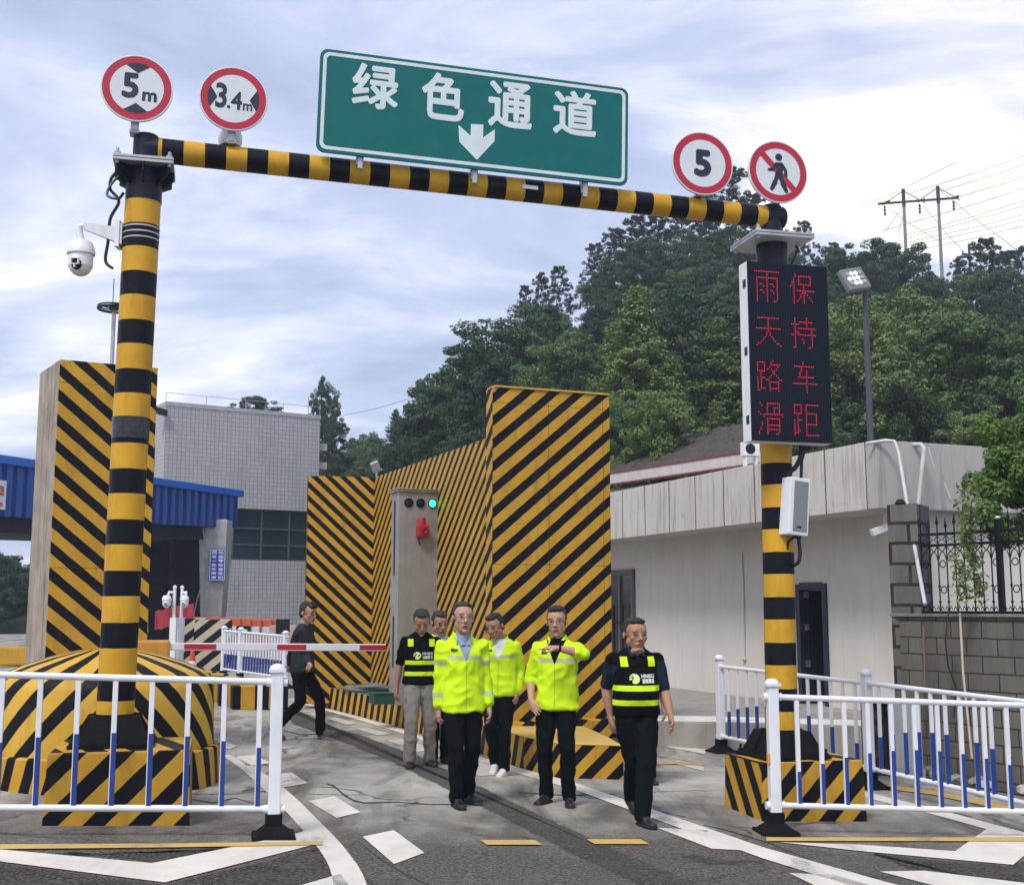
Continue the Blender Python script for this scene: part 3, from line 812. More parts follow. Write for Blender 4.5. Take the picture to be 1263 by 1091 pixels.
# ------------------------------------------------------------------ LED message board
GLY = {
'雨': ["###############", ".......#.......", ".......#.......", ".#############.", ".#.....#.....#.", ".#.....#.....#.", ".#.##..#.##..#.", ".#...#.#...#.#.", ".#.....#.....#.", ".#.##..#.##..#.", ".#...#.#...#.#.", ".#.....#.....#.", ".#.....#.....#.", ".#.....#.....#.", ".#.....#...##.."],
'天': ["...............", ".#############.", ".......#.......", ".......#.......", ".......#.......", ".......#.......", "###############", ".......#.......", "......#.#......", "......#.#......", ".....#...#.....", "....#.....#....", "...#.......#...", ".##.........##.", "#.............#"],
'路': [".........#.....", "#####...#......", "#...#...######.", "#...#..#....#..", "#...#.#.#..#...", "#####....##....", "..#......##....", "..#.....#..#...", "#.###..#....#..", "#.#..##......##", "#.#....######..", "#.#....#....#..", "#.#....#....#..", "#.###..######..", "##.....#....#.."],
'滑': [".#...########..", "..#..#......#..", ".....#...####..", ".....#...#..#..", "#....#...#..#..", ".#.############", "...#..........#", ".....########..", ".....#......#..", "..#..#......#..", "..#..########..", ".#...#......#..", ".#...########..", "#....#......#..", "#....#....##..."],
'保': ["...#...........", "...#.########..", "..#..#......#..", "..#..#......#..", ".##..#......#..", ".##..########..", "#.#.....#......", "..#.....#......", "..#.###########", "..#....###.....", "..#...#.#.#....", "..#...#.#..#...", "..#..#..#...#..", "..#.#...#....#.", "..#.....#......"],
'持': ["..#......#.....", "..#......#.....", "..#..########..", "#####....#.....", "..#......#.....", "..#.###########", "..#.........#..", "..###.......#..", "###.###########", "..#.........#..", "..#...#.....#..", "..#....#....#..", "..#....#....#..", "..#.........#..", ".##.......##..."],
'车': ["......#........", "......#........", ".############..", ".....#.........", ".....#..#......", "....#...#......", "....#...#......", "...##########..", "........#......", "........#......", "###############", "........#......", "........#......", "........#......", "........#......"],
'距': ["#####..########", "#...#..#.......", "#...#..#.......", "#...#..#.......", "#####..#######.", "..#....#.....#.", "..#....#.....#.", "#.###..#.....#.", "#.#....#.....#.", "#.#....#######.", "#.#....#.......", "#.#....#.......", "#.##...#.......", "###....#.......", "#......########"]}
def led_mat():
    m, t, b = newmat('led_panel_face'); N = NT(t); o = N.obj()
    sx = N.n('ShaderNodeSeparateXYZ'); N.l(o, sx.inputs[0])
    def cell(v, p): return N.math('ABSOLUTE', N.math('SUBTRACT', N.math('FRACT', N.math('ADD', N.math('DIVIDE', v, p), 50.0)), .5))
    c = N.math('MAXIMUM', cell(sx.outputs[0], PIT), cell(sx.outputs[2], PZT))
    x = N.mix(N.math('LESS_THAN', c, .34), (.003, .004, .007), (.018, .026, .045))
    N.l(x, b.inputs['Base Color']); b.inputs['Roughness'].default_value = .6; b.inputs['Specular IOR Level'].default_value = .08
    return m
A = W(920.5, 322, cR.y - .42); B = W(1021, 331.5, cR.y - .42 + .16)
pn = (B - A); pw = .795; PH = 1.625
PIT = pw / 48.0; PZT = PH / 84.0
c = V(A.x, A.y, A.z) + U * pw / 2 + V(0, 0, -PH / 2)
Lt = thing('led_message_board', 'tall black LED board showing red Chinese characters on the right gantry column', 'message board', tuple(c), TH + R(1.5))
mb = MB(); mb.box((0, .0875, 0), (pw, .155, PH)); mb.build('board_case', M['white_metal'], Lt, bevel=.004)
mb = MB(); mb.box((0, .004, 0), (pw - .006, .014, PH - .006)); mb.build('display_face', led_mat(), Lt)
led = emit('lit_red_led', (.62, .018, .05), .52)
order = [['雨', '保'], ['天', '持'], ['路', '车'], ['滑', '距']]
nrow = 84
for r_, row in enumerate(order):
    for c_, ch in enumerate(row):
        mb = MB(); x0 = -20 + c_ * 21
        z0 = nrow / 2 - 5 - r_ * 20.6
        for j, line in enumerate(GLY[ch]):
            for i, k in enumerate(line):
                if k == '#':
                    X = (math.floor(x0 + i) + .5) * PIT; Z = (math.floor(z0 - j) + .5) * PZT
                    mb.box((X, -.0045, Z), (PIT * .54, .004, PIT * .54))
        mb.build('lit_character', led, Lt)

for z in (PH * .38, 0, -PH * .38): MB().box((-pw / 2 - .002, .06, z), (.006, .05, .075)).build('case_latch', M['black_metal'], Lt)
for z in (PH * .3, -PH * .3): MB().box((.05, .20, z), (.5, .07, .06)).build('mounting_bracket', M['galv'], Lt)

# ------------------------------------------------------------------ column loudspeaker with cables
c = W(980, 625, cR.y - .16)
t = thing('column_loudspeaker', 'white column loudspeaker strapped to the right gantry column below the LED board', 'loudspeaker', tuple(c), TH + R(8))
Lm = Matrix.Rotation(R(-4.5), 3, 'Y')
t.matrix_basis = t.matrix_basis @ Matrix.Rotation(R(5), 4, 'Y')
mb = MB(); mb.box((0, 0, 0), (.21, .15, .515)); mb.build('speaker_case', M['white_paint'], t, bevel=.012)
mb = MB(); mb.box((.012, -.0765, 0), (.145, .006, .45)); mb.build('speaker_grille', mat('speaker_grille', (.20, .21, .22), .6, var=.1, scale=90), t, bevel=.002)
mb = MB(); mb.box((.0, -.081, -.185), (.045, .004, .014)); mb.build('name_plate', M['black_metal'], t)
mb = MB(); mb.box((-.04, .10, .26), (.03, .10, .03)); mb.box((-.04, .10, -.26), (.03, .10, .03)); mb.build('mounting_bracket', M['galv'], t)
t2 = thing('speaker_cable', 'black cable looping from the LED board past the loudspeaker', 'cable', tuple(c))
mb = MB()
MB().tube(curve3([V(.10, .10, .58), V(.09, .08, .47), V(.03, .06, .36), V(-.06, .05, .30)]), .022, 8).build('cable_run', M['cable'], t2, smooth=True)
MB().tube([V(.14, .1, .56), V(.10, .1, .42), V(.09, .1, .26)], .014, 8).build('cable_run', M['cable'], t2, smooth=True)
MB().tube(curve3([V(.03, .02, -.25), V(.04, .02, -.42), V(.02, .04, -.50), V(-.03, .1, -.52)]), .017, 8).build('cable_run', M['cable'], t2, smooth=True)
MB().tube([V(.05, .0, -.27), V(-.02, .0, -.27), V(-.06, .02, -.31), V(-.07, .04, -.38)], .012, 8).build('cable_run', M['cable'], t2, smooth=True)

# ------------------------------------------------------------------ municipal railings
def railing(label, P0, P1, nb, sleeves, posts, z_top=1.06, z_bot=.20, ph=1.20, inset=.12, group=None, reflector=None):
    P0 = Vector(P0); P1 = Vector(P1); d = (P1 - P0); d.z = 0; ln = d.length; d.normalize()
    t = thing('guard_railing', label, 'railing', (P0.x, P0.y, gz(P0.x)), math.atan2(d.y, d.x), group)
    sl = (gz(P1.x) - gz(P0.x)) / ln
    def post(x):
        z = sl * x
        mb = MB(); mb.box((x, 0, z + .10 + (ph - .13) / 2), (.088, .088, ph - .13)); p = mb.build('post', M['white_paint'], t, bevel=.012)
        mb = MB(); zc = z + ph - .03
        mb.box((x, 0, zc - .012), (.118, .118, .022)); mb.lathe([(.056, -.002), (.052, .016), (.035, .03), (.012, .036)], (x, 0, zc), 20); mb.build('post_cap', M['white_paint'], p, smooth=True)
        mb = MB(); mb.hex([V(x + a * .155, b_ * .155, z + .002) for a, b_ in ((-1, -1), (1, -1), (1, 1), (-1, 1))], [V(x + a * .145, b_ * .145, z + .03) for a, b_ in ((-1, -1), (1, -1), (1, 1), (-1, 1))])
        mb.hex([V(x + a * .125, b_ * .125, z + .03) for a, b_ in ((-1, -1), (1, -1), (1, 1), (-1, 1))], [V(x + a * .062, b_ * .062, z + .085) for a, b_ in ((-1, -1), (1, -1), (1, 1), (-1, 1))])
        mb.box((x, 0, z + .115), (.118, .118, .10)); mb.build('post_base', M['black_rubber'], p, bevel=.006)
        mb = MB()
        for zz_ in (z_top, z_bot):
            for s in (-1, 1): mb.cyl(V(x + s * .03, 0, z + zz_), V(x + s * .075, 0, z + zz_), .032, seg=14)
        mb.build('rail_bracket', M['white_paint'], p, smooth=True)
    for x in posts: post(x)
    for zz_, nm in ((z_top, 'rail'), (z_bot, 'rail')):
        mb = MB(); mb.tube([V(0, 0, zz_), V(ln, 0, zz_ + sl * ln)], .024, 14); mb.build(nm, M['white_paint'], t, smooth=True)
    for i in range(nb):
        x = inset + (ln - 2 * inset) * i / (nb - 1); z = sl * x
        mb = MB(); mb.box((x, 0, z + (z_top + z_bot) / 2), (.036, .026, z_top - z_bot - .03)); b_ = mb.build('baluster', M['white_paint'], t, bevel=.004)
        f = sleeves(i, x / ln); h = f * (z_top - z_bot)
        mb = MB(); mb.box((x + .004, 0, z + z_bot + .015 + h / 2), (.0325, .031, h)); mb.build('blue_sleeve', M['blue_paint'], b_, bevel=.003)
    if reflector is not None:
        mb = MB(); mb.box((reflector - .05, -.02, .58), (.02, .05, .085)); mb.build('reflector', mat('orange_reflector', (.7, .3, .05), .3), t, bevel=.006)
    return t
PA = G(337, 1032); dirA = V(-math.cos(R(12.6)), -math.sin(R(12.6)), 0)
lenA = 2.98
PA0 = PA + dirA * lenA
railing('white railing with blue sleeves in front of the left gantry base', PA0, PA, 12, lambda i, f: .56 - .22 * ((f - .66) / .45) ** 2 if f > .2 else .3, (0, lenA), z_top=1.085, z_bot=.195, ph=1.21, group='white and blue railings', reflector=None)
PB = G(957, 1027); dirB = V(math.cos(R(6)), math.sin(R(6)), 0); PB1 = PB + dirB * 2.95
railing('white railing with blue sleeves nearest the camera on the right, crossing before the base', PB, PB1, 14, lambda i, f: .53 - .30 * ((f - .42) / .40) ** 2 if f < .85 else .2, (0, 2.95), z_top=1.06, z_bot=.215, ph=1.20, inset=.20, group='white and blue railings', reflector=0)
P1 = V(2.62, 15.6, 0); P2 = V(3.68, 12.85, 0); P3 = V(4.55, 10.35, 0)
railing('white railing behind the right gantry column, running back towards the white building', P1, P2, 13, lambda i, f: .53 - .30 * ((f - .45) / .5) ** 2, (0,), group='white and blue railings', inset=.2, z_top=1.06)
railing('white railing receding behind the front right railing, before the block wall', P2, P3, 12, lambda i, f: .53 - .28 * ((f - .45) / .5) ** 2, (0, (P3 - P2).length), group='white and blue railings', inset=.2, z_top=1.06)
# ================================================================== left toll island: rounded nose, plinth ring and striped wall
k7 = .7071
hc = V(-3.72, 11.35, gz(-3.72))
t = thing('island_nose', 'rounded striped concrete nose of the left toll island behind the gantry column', 'island nose', tuple(hc), R(18))
g0 = hc.z
mb = MB(); mb.lathe([(1.035, -.05), (1.035, .28), (1.02, .295), (.90, .296)], (0, 0, 0), 64)
mb.build('plinth_ring', stripes('plinth_paint', (.97, 0, .25), .205, .47, .2, absx=True, polar=1.0, wear=.9), t, smooth=True)
mb = MB(); mb.lathe([(.975, .26), (.970, .58), (.955, .83), (.93, .90), (.86, .965), (.72, 1.03), (.5, 1.10), (.25, 1.155), (.02, 1.18)], (0, 0, 0), 64)
mb.build('domed_nose', stripes('nose_paint', (k7, 0, k7), .255, .46, .35, absx=True, polar=1.0, wear=.7, c1=(.60, .37, .05)), t, smooth=True)

wl = W(56, 800, 12.3); wr = W(181, 800, 12.75)
ang = math.atan2(wr.y - wl.y, wr.x - wl.x); wd = (V(wr.x, wr.y, 0) - V(wl.x, wl.y, 0)).length
t = thing('striped_barrier_wall', 'tall striped wall panel with a bare concrete side behind the left gantry column', 'barrier wall', (wl.x, wl.y, gz(wl.x)), ang)
h = W(55, 443, 12.3).z - gz(wl.x)
mws = stripes('left_wall_paint', (.64, 0, .768), .200, .47, .15, wear=.8, seams=(0, 1.9))
mb = MB(); mb.box2((0, 0, -.1), (wd, .9, h), 0)
vs = list(mb.bm.verts)
for v in vs:
    if v.co.y > .1 and v.co.x < .1: v.co.x -= .10
mb.bm.faces.ensure_lookup_table()
for f in mb.bm.faces:
    f.normal_update()
    c_ = f.calc_center_median()
    f.material_index = 1 if c_.x < 0.0 else 0
mb.build('wall_panel', [mws, mat('weathered_concrete', (.33, .28, .22), .9, var=.25, scale=3, bump=.5, bscale=40, streak=.8)], t, bevel=.006)

# barrier gate machine and its boom
bxp = W(188, 804, 12.15)
t = thing('barrier_gate', 'orange barrier machine holding a lowered white and red boom across the lane', 'barrier gate', (bxp.x, bxp.y, .9), R(15))
mb = MB(); mb.box2((-.165, -.15, 0), (.165, .15, .47)); mb.build('machine_case', mat('orange_paint', (.52, .235, .03), .45, var=.12, streak=.2), t, bevel=.025)
mb = MB(); mb.box((-.06, -.153, .28), (.10, .006, .03)); mb.build('case_badge', M['steel'], t)
a = W(208, 797, 12.1); b_ = W(475, 798.2, 13.25)
mb = MB(); d = b_ - a
def boom_piece(f0, f1, hh, yy): 
    q0 = a + d * f0; q1 = a + d * f1; n_ = V(-d.y, d.x, 0).normalized()
    mb.hex([q0 - n_ * yy + V(0, 0, -hh), q0 + n_ * yy + V(0, 0, -hh), q0 + n_ * yy + V(0, 0, hh), q0 - n_ * yy + V(0, 0, hh)],
           [q1 - n_ * yy + V(0, 0, -hh), q1 + n_ * yy + V(0, 0, -hh), q1 + n_ * yy + V(0, 0, hh), q1 - n_ * yy + V(0, 0, hh)])
boom_piece(-.02, 1, .0375, .02)
bo = mb.build('boom', M['white_paint'], t, bevel=.008, world=True)
for x0, x1 in ((225, 262), (335, 371), (440, 475)):
    mb = MB(); boom_piece((x0 - 208) / 267 * 1.0, (x1 - 208) / 267 * 1.0, .026, .0225)
    rr_ = mb.build('red_reflector', M['red_paint'], bo); rr_.data.transform(t.matrix_basis.inverted())

# ================================================================== middle toll island
KP = [G(391, 870), G(440, 882), G(496, 897), G(560, 918), G(606, 934), G(646, 948), G(690, 959), G(769, 961)]
KP = [V(p.x, p.y, 0) for p in KP]
back = [KP[-1] + V(-.10, .9, 0), KP[-1] + V(-.5, 3.2, 0), V(-.5, 19.0, 0), V(-1.2, 22.0, 0), V(-3.6, 21.2, 0)]
loop = KP + back
KH = .33
t = thing('raised_toll_island', 'raised toll island with a striped kerb and green and yellow painted top', 'traffic island', (KP[5].x, KP[5].y, gz(KP[5].x)), 0)
base = [V(p.x, p.y, gz(p.x) - .05) for p in loop]; top = [V(p.x, p.y, gz(p.x) + KH) for p in loop]
kerbm = stripes('kerb_paint', (.94, -.34, 0), .225, .5, .1, uv=True, wear=.8)
kerbf = stripes('kerb_front_paint', (k7, -k7, 0), .20, .5, .1, uv=True, wear=.8)
uvstrip('kerb_side', base[:6], top[:6], kerbm, t); uvstrip('kerb_front', base[5:8], top[5:8], kerbf, t); uvstrip('kerb_side', base[7:] + base[:1], top[7:] + top[:1], kerbm, t)
mb = MB(); sp = V(1.0, 14.9, gz(1.0) + KH)
mb.poly(top); mb.build('green_deck', mat('green_deck', (.055, .14, .12), .7, var=.2, streak=.4), t, world=True)
mb = MB(); mb.poly([p + V(0, 0, .005) for p in top[3:10]]); mb.build('yellow_deck', mat('yellow_deck', (.62, .40, .10), .6, var=.1, scale=2, spots=.3), t, world=True)
isl = t

FL_, FR_ = W(607, 800, 14.5), W(755, 800, 15.1)
FL_.z = FR_.z = 0
ang = math.atan2(FR_.y - FL_.y, FR_.x - FL_.x); wd = (FR_ - FL_).length
LA = W(600.5, 540, 15.3); LB = W(461.5, 588.5, 19.7); RL = W(380.5, 586.5, 19.45)
t = thing('striped_enclosure_wall', 'striped enclosure on the middle island: tall front panel, long side wall and rear panel', 'barrier wall', (FL_.x, FL_.y, gz(0) + .25), ang)
zt = (W(607, 477, 14.5).z + W(755, 488, 15.1).z) / 2 - (gz(0) + .25)
m_front = stripes('front_panel_paint', (.643, 0, -.766), .213, .47, .42, wear=.8, seams=(.74, 1.95))
m_side = stripes('front_panel_side_paint', (0, .70, .766), .213, .47, .30, wear=.65)
mb = MB(); mb.box2((0, 0, -.1), (wd, .22, zt))
for f in mb.bm.faces:
    f.normal_update(); f.material_index = 1 if abs(f.normal.x) > .8 else 0
mb.build('front_panel', [m_front, m_side], t, bevel=.006)
mb = MB(); mb.box2((-.03, -.22, -.1), (wd + .03, .0, .12)); mb.build('front_footing', stripes('footing_paint', (.643, 0, -.766), .213, .47, .45, wear=.8), t, bevel=.01)
mb = MB(); mb.box2((0.02, -.02, zt + .001), (wd - .02, .24, zt + .025)); mb.build('panel_coping', mat('coping_yellow', (.55, .33, .06), .6), t, bevel=.004)
def wallpiece(name, A_, B_, thick, m):
    d_ = V(B_.x - A_.x, B_.y - A_.y, 0); L_ = d_.length; d_.normalize(); n_ = V(-d_.y, d_.x, 0)
    ang_ = math.atan2(d_.y, d_.x)
    bm_ = MB(); 
    bm_.prism([V(0, 0, 0), V(L_, 0, 0), V(L_, 0, B_.z - .2), V(0, 0, A_.z - .2)], (0, thick, 0))
    o = bm_.build(name, m, t, bevel=.005)
    o.matrix_basis = t.matrix_basis.inverted() @ Matrix.Translation((A_.x, A_.y, .2)) @ Matrix.Rotation(ang_, 4, 'Z')
    return o
m_long = stripes('side_wall_paint', (.68, 0, -.733), .153, .47, .1, wear=.7, seams=(1.2, 1.8))
m_rear = stripes('rear_panel_paint', (.68, 0, .733), .157, .47, .1, wear=.7, seams=(1.2, 1.8))
wallpiece('side_wall', LB, LA, .2, m_long)
wallpiece('rear_panel', RL, LB, .2, m_rear)

# equipment cabinet with signal lamps
cb = W(512, 800, 17.0)
cz = gz(cb.x) + KH
t = thing('equipment_cabinet', 'tall stainless steel cabinet with three signal lamps beside the striped enclosure', 'cabinet', (cb.x, cb.y, cz), R(22))
ct = W(515, 607, 16.85).z - cz
mb = MB(); mb.box2((-.315, -.17, 0), (.315, .17, ct)); mb.build('cabinet_body', mat('brushed_steel', (.36, .35, .33), .42, .45, var=.12, scale=3, streak=.12), t, bevel=.008)
mb = MB(); mb.box2((-.345, -.20, ct), (.345, .20, ct + .03)); mb.box2((-.36, -.215, ct + .03), (.36, .215, ct + .045)); mb.build('cabinet_cap', M['steel'], t, bevel=.004)
mb = MB(); mb.box2((-.319, -.03, ct - 1.15), (-.315, .03, ct - .12)); mb.box2((-.319, -.03, ct - 2.4), (-.315, .03, ct - 1.7)); mb.build('side_slot', M['black_metal'], t)
Rx = Matrix.Rotation(R(90), 3, 'X')
for i, x in enumerate((-.17, .0, .175)):
    mb = MB(); mb.lathe([(.064, -.0), (.064, .02), (.052, .021), (.052, .004)], (x, -.170, ct - .15), 24, M=Rx); s_ = mb.build('signal_lamp', M['black_metal'], t, smooth=True)
    mb = MB(); mb.lathe([(.052, .0), (.045, .010), (.02, .016)], (x, -.172, ct - .15), 20, M=Rx)
    mb.build('lamp_lens', emit('lit_green_lens', (.02, 1.0, .22), 2.2) if i == 2 else M['dark_glass'], s_, smooth=True)
q = t.matrix_basis @ V(.02, -.23, ct - .54)
t2 = thing('alarm_siren', 'small red alarm siren with a beacon on the steel cabinet', 'siren', tuple(q), R(22))
mb = MB(); mb.box((0, 0, 0), (.17, .12, .17)); mb.build('siren_body', M['red_paint'], t2, bevel=.02)
mb = MB(); mb.lathe([(.052, 0), (.052, .08), (.045, .10), (.02, .105)], (-.015, 0, .085), 16); mb.build('beacon', M['red_paint'], t2, smooth=True)
mb = MB(); mb.lathe([(.05, .0), (.05, .012), (.03, .013), (.02, .004)], (.01, -.06, 0), 16, M=Rx); mb.build('siren_horn', mat('dull_red', (.2, .01, .015), .5), t2, smooth=True)
mb = MB(); mb.tube([V(-.04, 0, -.07), V(-.06, 0, -.14), V(-.03, .02, -.2)], .008, 6); mb.build('siren_cable', M['cable'], t2)
# hose coil and green box on the deck
q = W(458, 846, 18.9); q.z = gz(q.x) + KH
t = thing('hose_coil', 'coil of grey corrugated hose lying on the green island deck', 'hose', tuple(q))
mb = MB(); pts = []
for k in range(90):
    a = k * .32; rr = .30 + .04 * math.sin(k * .7); pts.append(V(rr * math.cos(a) * 1.2, rr * .55 * math.sin(a), .04 + .0006 * k + .012 * math.sin(k * 1.3)))
mb.tube(pts, .030, 8); mb.build('hose', mat('grey_hose', (.14, .14, .14), .6, var=.5, scale=30), t, smooth=True)
q = W(478, 855, 16.9); q.z = gz(q.x) + KH
t = thing('junction_box', 'low dark green box on the island deck beside the cabinet', 'box', tuple(q), R(20))
mb = MB(); mb.box2((-.22, -.15, 0), (.22, .15, .13)); mb.box2((-.23, -.16, .13), (.23, .16, .15)); mb.build('box_body', mat('dark_green', (.01, .06, .04), .5), t, bevel=.006)

# bullet floodlight over the enclosure corner
q = W(463, 577, 20.0)
t = thing('enclosure_floodlight', 'small grey floodlight on a stem above the rear corner of the striped enclosure', 'floodlight', tuple(q), R(15))
mb = MB(); mb.box((0, 0, .02), (.13, .1, .17), Matrix.Rotation(R(-25), 3, 'Y') @ Matrix.Rotation(R(20), 3, 'X')); mb.build('lamp_head', M['galv'], t, bevel=.01)
mb = MB(); mb.cyl(V(.02, 0, -.3), V(.02, 0, -.02), .015); mb.box((.06, 0, -.02), (.1, .03, .03)); mb.build('lamp_stem', M['galv'], t)

# ring antenna on a mast behind the left wall
q = W(138, 445, 14.5); qt = W(138, 381, 14.5)
t = thing('ring_antenna_mast', 'thin mast topped by a dark ring antenna behind the left column', 'antenna', (q.x, q.y, gz(q.x)))
mb = MB(); mb.cyl(V(0, 0, 0), V(0, 0, qt.z - gz(q.x)), .025); mb.build('mast', M['galv'], t, smooth=True)
mb = MB(); top_ = qt.z - gz(q.x)
mb.torus((0, 0, top_), .19, .016); mb.torus((0, 0, top_ + .03), .19, .01)
for k in range(3): a = k * 2.09; mb.cyl(V(0, 0, top_), V(.19 * math.cos(a), .19 * math.sin(a), top_), .01)
mb.box((0.03, 0, top_ + .02), (.14, .12, .06)); mb.cyl(V(-.02, 0, top_), V(-.02, 0, top_ + .38), .005)
mb.build('ring_antenna', M['navy_metal'], t, smooth=True)

# ================================================================== toll plaza in the distance
def tile_mat(name, c1, c2, mort, sx=1 / .16, sz=1 / .16, msize=.09):
    m, t, b = newmat(name); N = NT(t); o = N.obj()
    s_ = N.n('ShaderNodeSeparateXYZ'); N.l(o, s_.inputs[0]); c_ = N.n('ShaderNodeCombineXYZ')
    N.l(N.math('MULTIPLY', N.math('ADD', s_.outputs[0], s_.outputs[1]), sx), c_.inputs[0]); N.l(N.math('MULTIPLY', s_.outputs[2], sz), c_.inputs[1])
    br = N.n('ShaderNodeTexBrick'); br.offset = 0.0; br.inputs['Scale'].default_value = 1; br.inputs['Brick Width'].default_value = 1; br.inputs['Row Height'].default_value = 1
    br.inputs['Mortar Size'].default_value = msize; br.inputs['Mortar Smooth'].default_value = .3
    br.inputs['Color1'].default_value = (*c1, 1); br.inputs['Color2'].default_value = (*c2, 1); br.inputs['Mortar'].default_value = (*mort, 1)
    N.l(c_.outputs[0], br.inputs['Vector'])
    d1 = N.noise(N.map(o, (1, 1, .25)), 1.1, 6, .65)
    x = N.mix(N.math('MULTIPLY', N.ramp(d1, .45, .75), .45), br.outputs['Color'], (.22, .20, .18))
    N.l(x, b.inputs['Base Color']); b.inputs['Roughness'].default_value = .55
    return m
tA = W(205, 500, 45); tB = W(395, 517, 48.4)
ang = math.atan2(tB.y - tA.y, tB.x - tA.x); wd = math.hypot(tB.x - tA.x, tB.y - tA.y)
t = thing('toll_office', 'pale tiled toll office building with a flat roof and a dark window band', 'building', (tA.x, tA.y, 0), ang)
zt_ = (tA.z + tB.z) / 2
tm = tile_mat('office_tile', (.46, .46, .475), (.40, .40, .42), (.27, .27, .285), msize=.12)
zw0 = W(330, 690, 46.5).z; zw1 = W(330, 626, 46.5).z; x0 = wd * .36
mb = MB()
mb.box2((0, 0, 0), (wd, 9, zw0)); mb.box2((0, 0.0, zw1), (wd, 9, zt_)); mb.box2((0, .35, zw0), (wd, 9, zw1)); mb.box2((0, 0, zw0), (.5, .35, zw1))
mb.box2((wd, .5, 0), (wd + 6, 9, zw0 + .3))
mb.build('wall', tm, t)
mb = MB(); mb.box2((-.02, -.02, zt_), (wd + .02, .14, zt_ + .16)); mb.box2((-.02, .14, zt_), (.12, 9, zt_ + .16)); mb.build('parapet', mat('grey_coping', (.38, .38, .4), .7), t)
mb = MB()
mb.box2((.5, .18, zw0), (wd, .22, zw1)); wo_ = mb.build('window', mat('office_glass', (.012, .028, .038), .1, var=.5, scale=.7), t)
mb = MB(); n_ = 5
for k in range(n_ + 1):
    x = .5 + (wd - .5) * k / n_; mb.box2((x - .03, .12, zw0), (x + .03, .18, zw1))
for z in (zw0 + .03, zw0 + (zw1 - zw0) * .30, zw0 + (zw1 - zw0) * .62, zw1 - .03): mb.box2((.5, .13, z - .03), (wd, .175, z + .03))
mb.build('window_frame', mat('bluegrey_frame', (.06, .085, .095), .4), wo_)
mb = MB(); zz1 = W(198, 545, 45).z; zz0 = W(198, 590, 45).z
mb.box2((-.03, 1.2, zz0), (-.0, 2.2, zz1)); mb.build('window', M['dark_glass'], t)
psl = mat('pale_slab', (.5, .49, .48), .8)
for py in (550, 573): z = W(400, py, 48.4).z; MB().box2((wd + .0, .2, z - .14), (wd + .42, 1.6, z + .14)).build('balcony_slab', psl, t)
mb = MB()
for k in range(5):
    mb.cyl(V(wd * k / 4, .05, zt_ + .16), V(wd * k / 4, .05, zt_ + .5), .012, seg=5)
mb.cyl(V(0, .05, zt_ + .5), V(wd, .05, zt_ + .5), .01, seg=5); mb.cyl(V(wd * .93, .2, zt_), V(wd * .93, .2, zt_ + .95), .02, seg=6)
mb.build('roof_rail', M['galv'], t)
q = t.matrix_basis @ V(-.1, -.1, zt_ - .25)
t2 = thing('bullet_camera', 'dark camera fixed at the roof corner of the tiled office', 'camera', tuple(q), ang)
mb = MB(); mb.box((-.2, 0, 0), (.6, .25, .22), Matrix.Rotation(R(12), 3, 'Y')); mb.cyl(V(.05, 0, .02), V(.1, .2, .02), .05); mb.build('camera_body', M['black_metal'], t2, bevel=.02)

# blue toll canopy
cA = W(-70, 553, 26.2); cB = W(294, 606, 35)
cAb = W(-70, 633, 26.2); cBb = W(294, 651, 35)
dv = V(cB.x - cA.x, cB.y - cA.y, 0); ang = math.atan2(dv.y, dv.x); Lc = dv.length
t = thing('toll_canopy', 'blue corrugated steel canopy over the toll lanes', 'canopy', (cA.x, cA.y, 0), ang)
def corr(name, c):
    m, tt, b = newmat(name); N = NT(tt); o = N.obj(); s_ = N.n('ShaderNodeSeparateXYZ'); N.l(o, s_.inputs[0])
    wv = N.math('SINE', N.math('MULTIPLY', s_.outputs[0], 2 * math.pi / .30))
    x = N.mix(N.ramp(N.noise(N.map(o, (3, 3, .4)), 1.2, 5), .4, .75), c, tuple(v * .6 for v in c))
    N.l(x, b.inputs['Base Color']); b.inputs['Roughness'].default_value = .4; N.bump(wv, .9, .06, b); return m
bl = corr('blue_cladding', (.010, .075, .34))
mb = MB(); mb.prism([V(0, 0, cAb.z), V(Lc, 0, cBb.z), V(Lc, 0, cB.z), V(0, 0, cA.z)], (0, 4.5, 0)); mb.build('fascia', bl, t, bevel=.02)
mb = MB(); mb.prism([V(-.1, -.12, cA.z - .16), V(Lc + .12, -.12, cB.z - .16), V(Lc + .12, -.12, cB.z + .04), V(-.1, -.12, cA.z + .04)], (0, 4.7, 0)); mb.build('roof_trim', mat('blue_trim', (.02, .13, .50), .4), t, bevel=.02)
mb = MB(); mb.prism([V(.1, .3, cAb.z - .35), V(Lc - .6, .3, cBb.z - .35), V(Lc - .6, .3, cBb.z + .02), V(.1, .3, cAb.z + .02)], (0, 4.0, 0)); mb.build('soffit', mat('dark_soffit', (.012, .016, .03), .7), t)
def ccol(px0, px1, y, m, name='canopy_column', tp=652, taper=.72):
    c0 = W((px0 + px1) / 2, 700, y); w_ = (px1 - px0) / 1500 * y; zt2 = cBb.z
    mb = MB(); mb.hex([V(c0.x + a * w_ * .5 * taper, y + b2 * w_ * .5 * taper, gz(c0.x) - .1) for a, b2 in ((-1, -1), (1, -1), (1, 1), (-1, 1))],
                      [V(c0.x + a * w_ * .5, y + b2 * w_ * .5, zt2 + .2) for a, b2 in ((-1, -1), (1, -1), (1, 1), (-1, 1))])
    mb.build(name, m, t, bevel=.06, world=True)
conc2 = mat('column_concrete', (.40, .39, .38), .7, var=.15, streak=.3)
dkc = mat('dark_column', (.014, .016, .024), .6, var=.3, spec=.2)
ccol(247, 283, 34.6, conc2, taper=.62); ccol(184, 213, 36.5, dkc); ccol(217, 251, 35.6, dkc, taper=.9)
